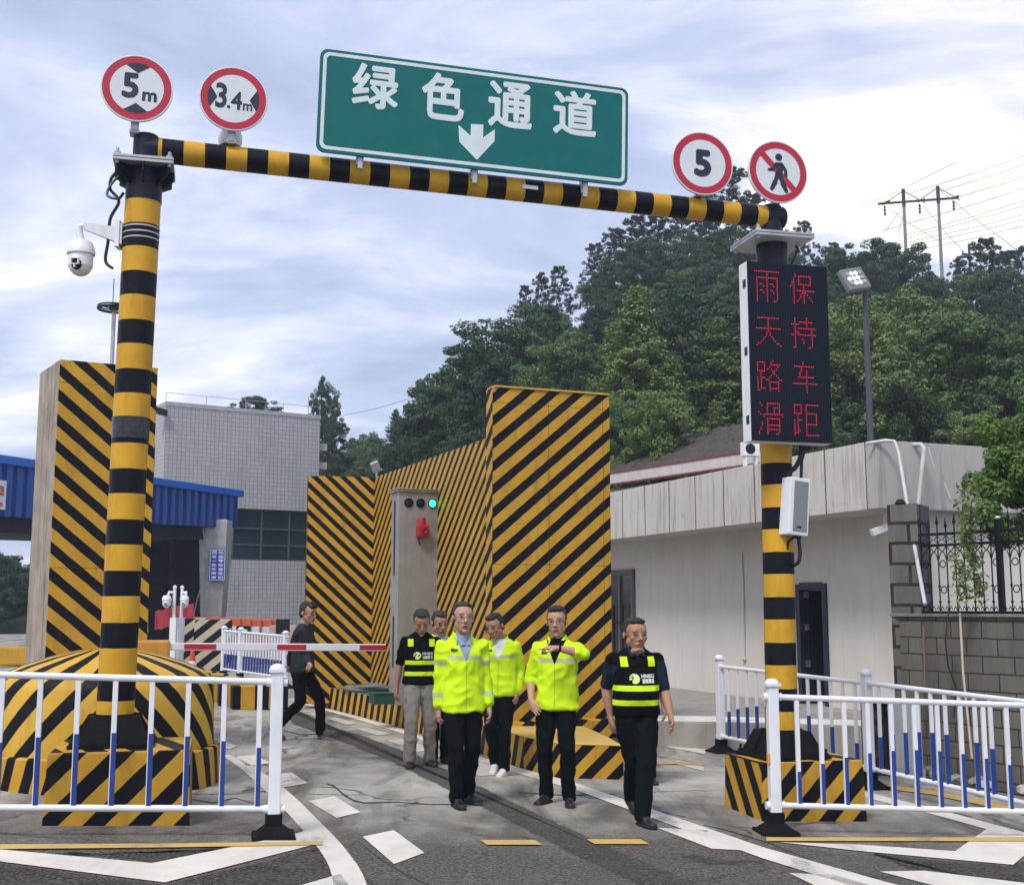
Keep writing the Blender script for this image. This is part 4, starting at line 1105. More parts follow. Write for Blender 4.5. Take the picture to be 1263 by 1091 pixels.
mb = MB(); mb.cyl(W(181, 780, 31), W(181, 655, 31), .04); mb.tube([W(250, 650, 34), W(256, 700, 34.5), W(243, 740, 34.5), W(236, 775, 34.5)], .02, 5); mb.build('drain_pipe', M['galv'], t, world=True)
q0, q1 = W(259, 677, 34.1), W(277.5, 716, 34.1)
qc = (q0 + q1) / 2; sw, sh_ = q1.x - q0.x, q0.z - q1.z
t2 = thing('column_sign', 'narrow blue sign with two columns of white Chinese characters on the canopy column', 'sign', (qc.x, 34.1, qc.z), R(4))
mb = MB(); mb.box((0, 0, 0), (sw, .04, sh_)); mb.build('sign_plate', mat('sign_blue', (.02, .03, .40), .5), t2)
mb = MB(); ring(mb, rrect(sw * .94, sh_ * .96, .02), rrect(sw * .86, sh_ * .92, .02), -.024); mb.build('sign_border', M['sign_pale'], t2)
for cx_, s in ((-.21, '两客一危车辆请'), (.21, '站超零检查登记')):
    for i, ch in enumerate(s): letters('sign_character', ch, .12, M['sign_white'], t2, cx_ * sw, sh_ * (.39 - .13 * i), -.026, .03, fit=(sw * .32, sh_ * (.10 if ch != '一' else .02)), ext=.001)
q0, q1 = W(-40, 594, 26.6), W(17.5, 629, 27.4)
dd = V(q1.x - q0.x, q1.y - q0.y, 0)
nrm_ = (V(-dd.y, dd.x, 0)).normalized()
u_c = t.matrix_basis.inverted() @ q1
t2 = thing('canopy_signboard', 'white signboard with a red Chinese character on the blue canopy edge', 'sign', tuple(t.matrix_basis @ V(u_c.x - .72, -.17, u_c.z)), ang)
zc = .33
mb = MB(); mb.box2((-.72, 0, .02), (.72, .03, .02 + .66)); mb.build('sign_plate', M['sign_white'], t2)
letters('sign_character', '安', .5, mat('faded_red', (.50, .08, .10), .6), t2, .40, .35, -.012, .03, fit=(.52, .54), ext=.002)

# red banner, camera poles and bits around the booths
q = W(215, 760, 30)
t = thing('red_banner', 'faded red cloth banner hung between the dark canopy columns', 'banner', tuple(q), R(5))
mb = MB(); n_ = 12
for k in range(n_):
    def pt(i, j): return V((i / n_ - .5) * .92, .03 * math.sin(i * 1.4), (j - .5) * .46 + (i / n_ - .5) * .20 + .02 * math.sin(i * 2.1))
    mb.hex([pt(k, 0), pt(k + 1, 0), pt(k + 1, 1), pt(k, 1)], [pt(k, 0) + V(0, .01, 0), pt(k + 1, 0) + V(0, .01, 0), pt(k + 1, 1) + V(0, .01, 0), pt(k, 1) + V(0, .01, 0)])
bmesh.ops.remove_doubles(mb.bm, verts=mb.bm.verts, dist=.0005)
mb.build('banner_cloth', mat('banner_red', (.36, .03, .05), .8, var=.2), t, smooth=True)
for i, (px, dy_) in enumerate(((213, 0), (222, .3))):
    q = W(px, 800, 26 + dy_); zt3 = W(px, 724, 26).z
    t = thing('camera_pole', ['slim white camera pole, left of the pair by the barrier', 'slim white camera pole, right of the pair by the barrier'][i], 'camera pole', (q.x, q.y, gz(q.x)), 0, 'white camera poles')
    zz_ = zt3 - gz(q.x)
    mb = MB(); mb.cyl(V(0, 0, 0), V(0, 0, zz_), .038, .032, 12); mb.box((0, 0, .6), (.13, .13, 1.2)); mb.ball(V(0, 0, zz_), .045); mb.build('pole', M['white_metal'], t, smooth=True)
    mb = MB(); s = -1 if i == 0 else 1
    mb.tube([V(0, 0, zz_ - .12), V(s * .1, -.05, zz_ - .1), V(s * .11, -.1, zz_ - .16)], .03, 8)
    mb.build('bracket_arm', M['white_metal'], t, smooth=True); dome_camera(t, V(s * .11 - .02, -.12, zz_ - .26), .095, (0, -1, -.15))

# barriers, kerb blocks and small railings by the booths
wb = None
k_ = 0
for px in range(236, 352, 13):
    q = W(px, 790, 33 + (px - 236) * .012); z0 = gz(q.x)
    if wb is None:
        wb = thing('water_barrier', 'orange plastic water barrier in the row at the foot of the toll office', 'barrier', (q.x, q.y, z0 + .28), R(12), 'orange water barriers'); wb.scale = (1, 1, 1.35)
        mb = MB(); mb.hex([V(-.2, -.16, 0), V(.2, -.16, 0), V(.2, .16, 0), V(-.2, .16, 0)], [V(-.17, -.08, .62), V(.17, -.08, .62), V(.17, .08, .62), V(-.17, .08, .62)]); mb.build('barrier_body', mat('orange_plastic', (.52, .10, .035), .5, var=.15), wb, bevel=.03)
        mb = MB(); mb.box((0, -.135, .40), (.24, .03, .12)); mb.build('white_panel', M['sign_white'], wb)
    else:
        c = copy_tree(wb); c.location = (q.x, q.y, z0 + .28)
kb = None
for i, (px, py, y) in enumerate(((222, 833, 22.5), (236, 836, 21.8), (250, 839, 21.2), (268, 842, 20.6), (286, 846, 20.0), (303, 850, 19.5), (320, 853, 19.0))):
    q = W(px, py, y); z0 = gz(q.x)
    if kb is None:
        kb = thing('kerb_block', 'black and yellow concrete kerb block in the row dividing the lanes beyond the boom', 'kerb block', (q.x, q.y, z0), R(18), 'striped kerb blocks')
        mb = MB(); mb.box2((-.42, -.16, 0), (.42, .16, .36)); mb.build('block_body', stripes('kerb_block_paint', (1, 0, 0), .42, .5, .2, wear=.6), kb, bevel=.02)
    else:
        c = copy_tree(kb); c.location = (q.x, q.y, z0)
for i, (px, y) in enumerate(((232, 29), (262, 28.4))):
    q = W(px, 800, y); z0 = gz(q.x)
    t = thing('island_end_block', ['pale and black striped island end, left of the concrete canopy column', 'pale and black striped island end at the foot of the concrete canopy column'][i], 'island end', (q.x, q.y, z0), R(10))
    mb = MB(); mb.hex([V(-.45, -.3, 0), V(.45, -.3, 0), V(.45, .5, 0), V(-.45, .5, 0)], [V(-.40, -.1, 1.15), V(.40, -.1, 1.15), V(.40, .5, 1.15), V(-.40, .5, 1.15)]); mb.build('block_body', stripes('end_block_paint', (.64, 0, -.77), .30, .5, .1, c1=(.42, .37, .26), wear=.6), t, bevel=.02)
q = W(309, 800, 24.5)
P0_, P1_ = W(276, 800, 25.6), W(352, 800, 23.6)
railing('small white railing between the kerb blocks and the orange water barriers', V(P0_.x, 25.6, 0), V(P1_.x, 23.6, 0), 22, lambda i, f: .38, (0, .75, (V(P1_.x, 23.6, 0) - V(P0_.x, 25.6, 0)).length), z_top=.98, z_bot=.2, ph=1.08, group='white and blue railings', inset=.06)
q = W(237, 818, 24); z0 = gz(q.x)
t = thing('traffic_cone', 'small red and white traffic cone beside the white camera poles', 'traffic cone', (q.x, q.y, z0 + .0))
mb = MB(); mb.box((0, 0, .02), (.3, .3, .04)); mb.lathe([(.12, .04), (.03, .66), (.02, .68)], (0, 0, 0), 16); mb.build('cone_body', mat('cone_red', (.5, .03, .02), .5), t, smooth=True)
mb = MB(); mb.lathe([(.096, .25), (.066, .42)], (0, 0, 0), 16); mb.build('white_band', M['sign_white'], t, smooth=True)
q = W(349, 790, 33)
t = thing('guard_booth', 'small pale pinkish booth at the end of the orange barrier row', 'booth', (q.x, q.y, gz(q.x)), R(8))
mb = MB(); mb.box2((-.35, -.3, 0), (.35, .3, W(349, 771, 33).z - gz(q.x))); mb.build('booth_body', mat('booth_pink', (.45, .33, .32), .7), t, bevel=.02)
mb = MB(); mb.box2((-.18, -.31, .75), (.18, -.295, 1.15)); mb.build('window', M['dark_glass'], t)
q = W(300, 780, 31)
t = thing('lane_display', 'thin dark post carrying a small black lane display with green light', 'sign', (q.x, q.y, gz(q.x)))
zd = W(300, 777, 31).z - gz(q.x)
mb = MB(); mb.cyl(V(0, 0, 0), V(0, 0, zd), .05, seg=8); mb.build('post', M['black_metal'], t)
mb = MB(); mb.box((0, 0, zd), (.34, .1, .22)); dpb = mb.build('display_box', M['black_metal'], t)
mb = MB(); mb.box((0, -.053, zd), (.22, .006, .05)); mb.build('lit_bar', emit('lit_green_bar', (.1, .8, .2), .5), dpb)
q = W(2, 800, 27)
t = thing('yellow_barrier', 'low yellow lane barrier at the far left behind the striped wall', 'barrier', (q.x, q.y, gz(q.x)), R(12))
mb = MB(); mb.box2((-1.2, -.2, 0), (.6, .2, .40)); mb.build('barrier_body', stripes('yellow_barrier_paint', (.7, 0, .7), 1.4, .16, .3, wear=.8), t, bevel=.04)
# ================================================================== white building on the right
def at_z(px, py, z):
    d = ray(px, py); return V(0, 0, EYE) + d * ((z - EYE) / d.z)
cA_ = W(1070, 628, 15.8); zb = cA_.z; zt = W(1070, 545, 15.8).z
cB_ = at_z(755, 665, zb)
cC_ = at_z(1212, 557, zt)
f = V(cB_.x - cA_.x, cB_.y - cA_.y, 0); f.normalize(); nb_ = V(f.y, -f.x, 0)          # nb_ points away from the lane
if nb_.x < 0: nb_ = -nb_
A0 = V(cA_.x, cA_.y, 0)
ang = math.atan2(f.y, f.x)
bld = thing('roadside_building', 'low white flat-roofed building with a stained panel fascia and an open dark doorway', 'building', tuple(A0), ang)
# local frame: x runs back along the fascia, y negative = away from the lane
PT = .24
def wallpaint(name, col, streak, panel=0):
    m, tt, b = newmat(name); N = NT(tt); o = N.obj()
    base = N.mix(N.ramp(N.noise(o, 1.3, 5, .6), .3, .7), tuple(c * .9 for c in col), col)
    s_ = N.noise(N.map(o, (7, 7, .55)), 1.4, 6, .65)
    base = N.mix(N.math('MULTIPLY', N.ramp(s_, .5, .76), streak), base, (.12, .10, .085))
    bl_ = N.noise(N.map(o, (1, 1, 1.6)), 2.6, 7, .72, 1.0)
    base = N.mix(N.math('MULTIPLY', N.ramp(bl_, .60, .74), streak * .55), base, (.20, .16, .12))
    if panel:
        sx = N.n('ShaderNodeSeparateXYZ'); N.l(o, sx.inputs[0])
        j = N.math('ABSOLUTE', N.math('SUBTRACT', N.math('FRACT', N.math('ADD', N.math('DIVIDE', sx.outputs[0], panel), 20.0)), .5))
        base = N.mix(N.math('MULTIPLY', N.math('GREATER_THAN', j, .484), .92), base, (.03, .028, .026))
        pj = N.n('ShaderNodeTexWhiteNoise', noise_dimensions='1D'); N.l(N.math('FLOOR', N.math('ADD', N.math('DIVIDE', sx.outputs[0], panel), 20.5)), pj.inputs['W'])
        base = N.mix(N.math('MULTIPLY', pj.outputs[0], .16), base, (.30, .27, .24))
    N.l(base, b.inputs['Base Color']); b.inputs['Roughness'].default_value = .8
    N.bump(N.noise(o, 18, 5), .12, .01, b)
    return m
mf = wallpaint('fascia_panels', (.60, .565, .515), .75, .88)
mside = wallpaint('shaded_fascia_render', (.45, .435, .41), .55)  # plain end without panels; its greyer base colour paints in that side's shade
mw = wallpaint('white_render', (.70, .665, .61), .10)
mb = MB(); mb.box2((0, -.22, zb), (16, 0, zt), 0)
mb.build('fascia', mf, bld, bevel=.01)
mb = MB(); mb.box2((-.22, -9, zb), (-.002, -.0, zt), 0); mb.build('end_fascia', mside, bld, bevel=.01)
mb = MB(); mb.box2((-.0, -9, zb + .03), (16, -.22, zb + .18)); mb.build('soffit', mat('soffit', (.52, .51, .49), .85, var=.08, scale=1.5), bld)
mb = MB(); mb.box2((0, -9, zt - .12), (16, -.22, zt - .04)); mb.build('roof', M['concrete'], bld)
yw = -1.0
# find where the door and window sit along the wall
def wall_x(px):
    d = ray(px, 750); d2 = V(d.x, d.y, 0)
    p0 = A0 - nb_ * yw * 1.0          # a spot on the wall line
    # p0 + f*s = d2*t
    det = f.x * (-d2.y) - f.y * (-d2.x)
    s = ((-p0.x) * (-d2.y) - (-p0.y) * (-d2.x)) / det
    return s
sgn = -1 if (bld.matrix_basis.to_3x3() @ V(0, -1, 0)).dot(nb_) > 0 else 1
dx0, dx1 = wall_x(1020), wall_x(984); wx0, wx1 = wall_x(784), wall_x(750)
dtop = W(1003, 719, 18.3).z
mb = MB()
mb.box2((-.0, yw - .2, PT - .3), (dx0, yw, zb + .05)); mb.box2((dx1, yw - .2, PT - .3), (16, yw, zb + .05)); mb.box2((dx0, yw - .2, dtop), (dx1, yw, zb + .05))
mb.box2((0, -9, PT - .3), (.2, yw - .2, zb + .05)); mb.box2((dx0 - .8, -4.2, PT - .3), (dx1 + 1.5, -4.0, zb))
mb.build('wall', mw, bld)
mb = MB(); fr = .09
mb.box2((dx0 - .02, yw - .16, PT), (dx0 + fr, yw + .03, dtop)); mb.box2((dx1 - fr, yw - .16, PT), (dx1 + .02, yw + .03, dtop)); mb.box2((dx0 + fr, yw - .16, dtop - fr), (dx1 - fr, yw + .03, dtop + .02))
db = mb.build('door_frame', mat('navy_frame', (.01, .016, .035), .4), bld, bevel=.006)
mb = MB(); mb.box2((dx1 - .13, yw - .95, PT + .02), (dx1 - .09, yw - .1, dtop - .1)); d_ = mb.build('open_door', mat('dark_door', (.012, .015, .028), .4), bld)
mb = MB()
for z in (PT + .55, PT + 1.1, PT + 1.6): mb.box2((dx1 - .15, yw - .10, z), (dx1 - .09, yw - .05, z + .1))
mb.build('hinge', M['steel'], d_)
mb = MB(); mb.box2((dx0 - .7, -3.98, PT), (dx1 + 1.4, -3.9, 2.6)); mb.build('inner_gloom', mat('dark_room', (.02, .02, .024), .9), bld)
# glazed side door at the far left with bars
mb = MB()
for a, b_ in (((wx0, PT), (wx0 + .10, 2.45)), ((wx1 - .05, PT), (wx1 + .05, 2.45)), ((wx0, 2.33), (wx1, 2.45)), (((wx0 + wx1) / 2 - .04, PT), ((wx0 + wx1) / 2 + .04, 2.33))):
    mb.box2((a[0], yw + .001, a[1]), (b_[0], yw + .06, b_[1]))
wd_ = mb.build('side_door', mat('grey_frame', (.13, .135, .12), .5, .3), bld)
mb = MB(); mb.box2((wx0 + .1, yw + .001, PT), (wx1, yw + .02, 2.33)); mb.build('door_pane', mat('door_glass', (.05, .05, .045), .15, var=.3), wd_)
mb = MB()
for k in (.3, .62): 
    x = wx0 + (wx1 - wx0) * k; mb.cyl(V(x, yw + .10, PT + .3), V(x, yw + .10, 1.75), .025, seg=8)
mb.cyl(V(wx0 + .1, yw + .1, 1.4), V(wx1 - .1, yw + .1, 1.4), .018, seg=6)
mb.build('door_bar', M['black_metal'], wd_)
mb = MB(); x = wall_x(918); mb.tube([V(x, yw + .012, 2.6), V(x - .02, yw + .012, 1.9), V(x, yw + .012, .9)], .012, 5); mb.ball((x, yw + .02, .85), .04); mb.build('wall_conduit', mat('dirty_white', (.45, .44, .42), .7), bld)
q = bld.matrix_basis @ V(.05, -.30, zb - .18)
t = thing('bullet_camera', 'small white bullet camera under the corner of the white building', 'camera', tuple(q), R(12))
mb = MB(); mb.box((-.12, -.1, -.08), (.26, .09, .085), Matrix.Rotation(R(-20), 3, 'Y')); mb.cyl(V(0, 0, -.06), V(.02, 0, .15), .02); mb.build('camera_body', M['white_metal'], t, bevel=.008)

# raised pavement in front of the building, with a white edge
pv = [V(1.0, 16.2, 0), V(3.15, 15.75, 0), V(4.45, 15.3, 0), V(8.2, 15.0, 0), V(8.2, 34, 0), V(-1.0, 34, 0)]
mb = MB(); mb.prism([V(p.x, p.y, -.6) for p in pv], (0, 0, PT + .6)); structure(mb.build('raised_pavement', M['concrete'], bevel=.015))
mb = MB(); e0 = [p + V(0, .012, PT + .004) for p in pv[:4]]; e1 = [p + V(0, .85, PT + .004) for p in pv[:4]]
for i in range(3): mb.poly([e0[i], e0[i + 1], e1[i + 1], e1[i]])
structure(mb.build('pavement_edge_marking', mat('pavement_white', (.66, .63, .57), .8, var=.15, streak=.3)))

# ------------------------------------------------------------------ block retaining wall, gate pillar and iron fence
def block_mat(name, c1, c2, mort, bw, bh, msize=.05):
    m, tt, b = newmat(name); N = NT(tt); o = N.obj()
    s_ = N.n('ShaderNodeSeparateXYZ'); N.l(o, s_.inputs[0]); c_ = N.n('ShaderNodeCombineXYZ')
    wob = N.math('MULTIPLY', N.math('SUBTRACT', N.noise(o, 3, 4), .5), .03)
    N.l(N.math('ADD', N.math('ADD', s_.outputs[0], s_.outputs[1]), wob), c_.inputs[0]); N.l(N.math('ADD', s_.outputs[2], wob), c_.inputs[1])
    br = N.n('ShaderNodeTexBrick'); br.offset = .5; br.inputs['Scale'].default_value = 1; br.inputs['Brick Width'].default_value = bw; br.inputs['Row Height'].default_value = bh
    br.inputs['Mortar Size'].default_value = msize * bh; br.inputs['Mortar Smooth'].default_value = .25; br.inputs['Bias'].default_value = 0
    br.inputs['Color1'].default_value = (*c1, 1); br.inputs['Color2'].default_value = (*c2, 1); br.inputs['Mortar'].default_value = (*mort, 1)
    N.l(c_.outputs[0], br.inputs['Vector'])
    d1 = N.noise(N.map(o, (3, 3, .5)), 1.3, 7, .68); d2 = N.noise(o, 9, 6, .7)
    x = N.mix(N.math('MULTIPLY', N.ramp(d1, .42, .72), .7), br.outputs['Color'], (.045, .04, .035))
    x = N.mix(N.math('MULTIPLY', N.ramp(d2, .5, .75), .45), x, (.10, .09, .075))
    N.l(x, b.inputs['Base Color']); b.inputs['Roughness'].default_value = .88
    N.bump(N.math('ADD', N.math('MULTIPLY', br.outputs['Fac'], -1.2), N.math('MULTIPLY', d2, .5)), .6, .02, b)
    return m
S0 = V(4.58, 14.75, 0); S1 = V(7.1, 10.95, 0); sd_ = (S1 - S0); Ls_ = sd_.length; sang = math.atan2(sd_.y, sd_.x)
WT = 1.585
t = thing('retaining_wall', 'low retaining wall of weathered grey blocks with dark open joints under the iron fence', 'wall', tuple(S0), sang)
mb = MB(); mb.box2((0, 0, -.6), (Ls_, 1.6, WT)); mb.build('block_wall', block_mat('wall_blocks', (.165, .152, .128), (.125, .115, .098), (.028, .025, .022), .40, .192, .05), t, bevel=.01)
mb = MB(); mb.box2((-.02, -.04, WT), (Ls_, .35, WT + .035)); mb.build('wall_coping', mat('coping_mortar', (.20, .19, .17), .9, var=.3, bump=.6), t, bevel=.006)
mb = MB(); mb.box2((.0, .35, WT - .2), (Ls_, 1.6, WT + .02)); mb.build('soil_bed', mat('soil', (.05, .04, .03), .95, var=.4, bump=.8), t)
pt_ = W(1095, 622, 14.7).z
t = thing('gate_pillar', 'tall dark tiled pillar at the corner of the building, with two white plaster patches', 'pillar', (S0.x - .02, S0.y - .0, 0), sang + R(22))
mp_ = block_mat('pillar_tiles', (.15, .145, .135), (.12, .115, .11), (.012, .012, .012), .46, .245, .09)
mp2 = block_mat('pillar_side_tiles', (.30, .28, .25), (.25, .235, .21), (.03, .03, .028), .46, .245, .06)
mb = MB(); mb.box2((0, -.02, -.5), (.36, .5, pt_))
for f_ in mb.bm.faces:
    f_.normal_update(); f_.material_index = 1 if f_.normal.x < -.8 else 0
mb.build('pillar_shaft', [mp_, mp2], t, bevel=.008)
mb = MB(); rng = random.Random(4)
for z, r_ in ((2.28, .13), (1.87, .11)):
    pts = [V(-.004, .20 + r_ * (1 + .25 * rng.uniform(-1, 1)) * math.cos(a * .5236) * .9, z + r_ * 1.25 * (1 + .25 * rng.uniform(-1, 1)) * math.sin(a * .5236)) for a in range(12)]
    mb.prism(pts, (-.006, 0, 0))
mb.build('plaster_patch', mat('white_plaster', (.62, .60, .57), .9, var=.15, bump=.4), t)
mb = MB(); mb.lathe([(.05, 0), (.07, .02), (.05, .05), (.03, .07)], (.13, .1, pt_), 12); mb.build('pillar_knob', M['black_metal'], t, smooth=True)

fz0 = WT + .05; fz1 = WT + .93
fence = thing('iron_fence', 'black wrought iron fence with spear tips and ring scrolls on the block wall', 'fence', tuple(S0 + V(0, 0, 0) + (V(-sd_.y, sd_.x, 0).normalized() * .12)), sang)
f_start = .30
for z in (fz0, fz1 - .1, fz1 + .03):
    mb = MB(); mb.box2((f_start, -.014, z - .016), (Ls_, .014, z + .016)); mb.build('fence_rail', M['black_metal'], fence, bevel=.003)
sp_ = .118; nbars = int((Ls_ - f_start) / sp_)
for i in range(nbars):
    x = f_start + .05 + i * sp_
    mb = MB(); top_ = fz1 + (.16 if i % 2 == 0 else .12)
    mb.cyl(V(x, 0, fz0 - .03), V(x, 0, top_), .0085, seg=7)
    mb.lathe([(.008, top_ - .03), (.02, top_), (.013, top_ + .03), (.002, top_ + .10)], (x, 0, 0), 8)
    for z in (fz0 + .12, fz0 + .30, fz0 + .62): mb.ball((x, 0, z), .017, seg=8)
    mb.build('fence_bar', M['black_metal'], fence)
mb = MB(); RX = Matrix.Rotation(R(90), 3, 'X')
for i in range(nbars - 1):
    x = f_start + .05 + (i + .5) * sp_
    if i % 2 == 0:
        for z in (fz0 + .26, fz0 + .56): mb.torus((x, 0, z), .040, .0065, RX, 14, 5)
    for s in (-1, 1):
        mb.tube([V(x + s * .05, 0, fz1 - .12), V(x + s * .012, 0, fz1 - .17), V(x - s * .03, 0, fz1 - .20), V(x - s * .05, 0, fz1 - .26)], .0065, 5)
        mb.tube([V(x + s * .055, 0, fz0 + .02), V(x + s * .03, 0, fz0 + .07), V(x + s * .01, 0, fz0 + .03)], .006, 5)
        mb.tube([V(x + s * .05, 0, fz1 - .07), V(x + s * .01, 0, fz1 - .035), V(x + s * .05, 0, fz1 + .0)], .0055, 5)
mb.build('fence_scrollwork', M['black_metal'], fence)
for x in (1.40, 3.1):
    mb = MB(); mb.box2((x - .03, -.03, WT), (x + .03, .03, fz1 + .16)); p_ = mb.build('fence_post', M['black_metal'], fence, bevel=.004)
    mb = MB(); mb.ball((x, 0, fz1 + .175), (.03, .03, .02)); mb.build('post_cap', M['sign_white'], p_)
# pipes and bits
def pipe(name, label, pts, r, m=None, cat='pipe', group=None):
    c = Vector(pts[0]); t = thing(name, label, cat, tuple(c), 0, group)
    mb = MB(); mb.tube([Vector(p) - c for p in pts], r, 10); mb.build('pipe_run', m or mat('pale_pipe', (.52, .51, .49), .5, var=.15, streak=.3), t, smooth=True); return t
pipe('drain_pipe', 'white plastic pipe bent over the roof edge and leaning down to the fence', [W(1068, 547, 15.6), W(1092, 543, 15.55), W(1103, 544, 15.45), W(1108, 556, 15.4), W(1122, 640, 14.9), W(1141, 745, 13.9)], .023)
pipe('drain_pipe', 'thin vertical white pipe on the roof fascia beside the leaning pipe', [W(1099, 548, 15.95), W(1103, 618, 15.95)], .022)
pipe('drain_pipe', 'short white pipe with an elbow at the roof edge, right of the leaning pipe', [W(1122, 548, 15.9), W(1136, 548, 15.7), W(1140, 553, 15.6), W(1135, 600, 15.55), W(1131, 645, 15.5)], .030)
mw_ = MB()
pipe('loose_pole', 'long pale pole leaning against the block wall behind the railings', [W(1184, 756, 13.75), W(1188, 830, 13.4), W(1199, 935, 13.05)], .013, mat('pale_wood', (.42, .36, .28), .8))
pipe('loose_pole', 'short rusty rod standing against the block wall', [W(1139, 772, 14.0), W(1141, 846, 13.9)], .014, mat('rusty_rod', (.16, .10, .07), .8))
pipe('wall_cable', 'black cable hanging down the block wall in two strands', [W(1170, 752, 13.8), W(1166, 790, 13.72), W(1169, 820, 13.7), W(1180, 850, 13.66), W(1176, 885, 13.65)], .009, M['cable'], 'cable')
pipe('wall_cable', 'thin white wire trailing across the grey roof fascia', [W(1145, 552, 15.9), W(1153, 580, 15.95), W(1163, 592, 16), W(1172, 615, 16)], .008, M['white_paint'], 'cable')
# utility boxes and rubble behind the railings
q = G(1097, 898); q = V(4.35, 13.75, gz(4.35))
t = thing('utility_cabinet', 'plain pale grey utility cabinet against the block wall behind the railings', 'cabinet', tuple(q), R(-8))
mb = MB(); mb.box2((-.14, -.13, .12), (.15, .13, .86)); mb.build('cabinet_body', mat('pale_grey_metal', (.36, .37, .38), .5, var=.08), t, bevel=.01)
mb = MB(); mb.box2((-.16, -.15, -.1), (.17, .15, .12)); mb.build('cabinet_plinth', M['concrete'], t, bevel=.01)
q = V(4.08, 13.95, gz(4.08))
t = thing('utility_cabinet', 'dark open utility box, left of the pale grey cabinet', 'cabinet', tuple(q), R(-8))
mb = MB(); mb.box2((-.13, -.02, .0), (.13, .2, .82)); mb.box2((-.13, -.13, .0), (-.11, -.02, .82)); mb.box2((.11, -.13, 0), (.13, -.02, .82)); mb.box2((-.13, -.13, .80), (.13, -.02, .82)); mb.build('box_shell', mat('dark_shell', (.02, .018, .018), .7, var=.4), t)
mb = MB()
for z in (.2, .45, .62): mb.box2((-.09, -.06, z), (.08, -.02, z + .08))
mb.build('box_fittings', mat('rust_fittings', (.07, .03, .02), .8), t)
rng = random.Random(5)
for i in range(16):
    s_ = rng.uniform(.2, 3.0); o_ = rng.uniform(.12, .55)
    p = S0 + sd_.normalized() * s_ - V(-sd_.y, sd_.x, 0).normalized() * o_
    r_ = rng.uniform(.03, .10)
    mb = MB(); mb.ball((0, 0, r_ * .45), (r_ * 1.3, r_, r_ * .7), seg=8)
    for v in mb.bm.verts: v.co += Vector((rng.uniform(-1, 1), rng.uniform(-1, 1), rng.uniform(-.5, 1))) * r_ * .22
    o = mb.build('rubble_stone', M['concrete'] if i % 3 else mat('pale_rubble', (.42, .41, .39), .9), loc=(p.x, p.y, gz(p.x)), rotz=rng.uniform(0, 3))
    tag(o, 'broken concrete lump in the debris at the foot of the block wall', 'rubble', 'rubble at the foot of the block wall')
# verge of bare soil
mb = MB()
pA = [S0 + sd_.normalized() * s for s in (-.3, 1.5, 3.2, 4.6)]; nn = V(-sd_.y, sd_.x, 0).normalized()
w_ = [.55, .62, .6, .7]
for i in range(3):
    a, b_ = pA[i], pA[i + 1]
    mb.poly([V(p.x, p.y, gz(p.x) + .012) for p in (a + nn * .05, b_ + nn * .05, b_ - nn * w_[i + 1], a - nn * w_[i])])
structure(mb.build('soil_verge', mat('verge_soil', (.055, .048, .04), .95, var=.5, scale=9, bump=1.0, bscale=25)))

# ------------------------------------------------------------------ floodlight pole
q = W(1074, 545, 19.5); qt = W(1071, 352, 19.5)
t = thing('floodlight_pole', 'slim dark pole with a lit square floodlight above the white building roof', 'street lamp', (q.x, q.y, gz(q.x)), R(25))
hh = qt.z - gz(q.x)
mb = MB(); mb.cyl(V(0, 0, 0), V(0, 0, hh), .055, .045, 12); mb.box((.0, 0, hh), (.16, .08, .12)); mb.build('pole', mat('pole_grey', (.05, .055, .07), .5), t, smooth=True)
HM = Matrix.Rotation(R(-14), 3, 'Y') @ Matrix.Rotation(R(-22), 3, 'X')
hc_ = V(-.26, -.05, hh + .05)
mb = MB(); mb.box(hc_, (.47, .11, .41), HM); hd = mb.build('lamp_head', mat('lamp_grey', (.16, .165, .17), .5), t, bevel=.03)
le = emit('lit_floodlight_lens', (1, 1, .98), .8); le2 = mat('unlit_lens', (.35, .36, .37), .2)
for i in range(3):
    for j in range(4):
        p = hc_ + HM @ V(-.135 + .09 * j, -.058, -.09 + .09 * i)
        mb = MB(); mb.lathe([(.036, 0), (.034, .01), (.02, .016)], p, 12, M=HM @ Matrix.Rotation(R(90), 3, 'X')); mb.build('lamp_lens', le if (j in (1, 2) or (j == 0 and i == 1)) else le2, hd)

# ------------------------------------------------------------------ grey-roofed building behind
zE = W(757, 589, 31).z
eA = W(757, 589, 31); eB = at_z(930, 563, zE)
ev = V(eA.x - eB.x, eA.y - eB.y, 0); Le = ev.length; ev.normalize(); eang = math.atan2(ev.y, ev.x)
t = thing('tiled_roof_building', 'older building with a shaggy grey tiled roof and a pale red-lined eave behind the fascia', 'building', (eB.x, eB.y, 0), eang)
ext = .6
zr = zE + 1.35
mt_ = mat('old_roof_tiles', (.055, .046, .040), .95, var=.5, scale=6, bump=1.0, bscale=16, spots=.5, streakcol=(.12, .10, .085))
mb = MB(); dd_ = 3.2; s_ = -1
def L3(x, y, z): return V(x, s_ * y, z)
n_ = 60; m_ = 10; grid = []; rng = random.Random(3)
for i in range(n_ + 1):
    row = []
    for j in range(m_ + 1):
        xs_ = -ext + 2.6 * j / m_; x = xs_ + (Le + 1 - xs_) * i / n_
        row.append(mb.bm.verts.new(L3(x, dd_ * j / m_, zE + .12 + (zr - zE) * j / m_ + rng.uniform(-.035, .035) + (.03 if j % 2 else 0))))
    grid.append(row)
for i in range(n_):
    for j in range(m_): mb._face([grid[i][j], grid[i + 1][j], grid[i + 1][j + 1], grid[i][j + 1]])
mb.build('roof', mt_, t)
mb = MB(); mb.box2(L3(-ext, -.10, zE - .16), L3(Le + 1, .02, zE + .10)); ea = mb.build('eave_board', mat('eave_pale', (.52, .47, .44), .7, streak=.2), t, bevel=.01)
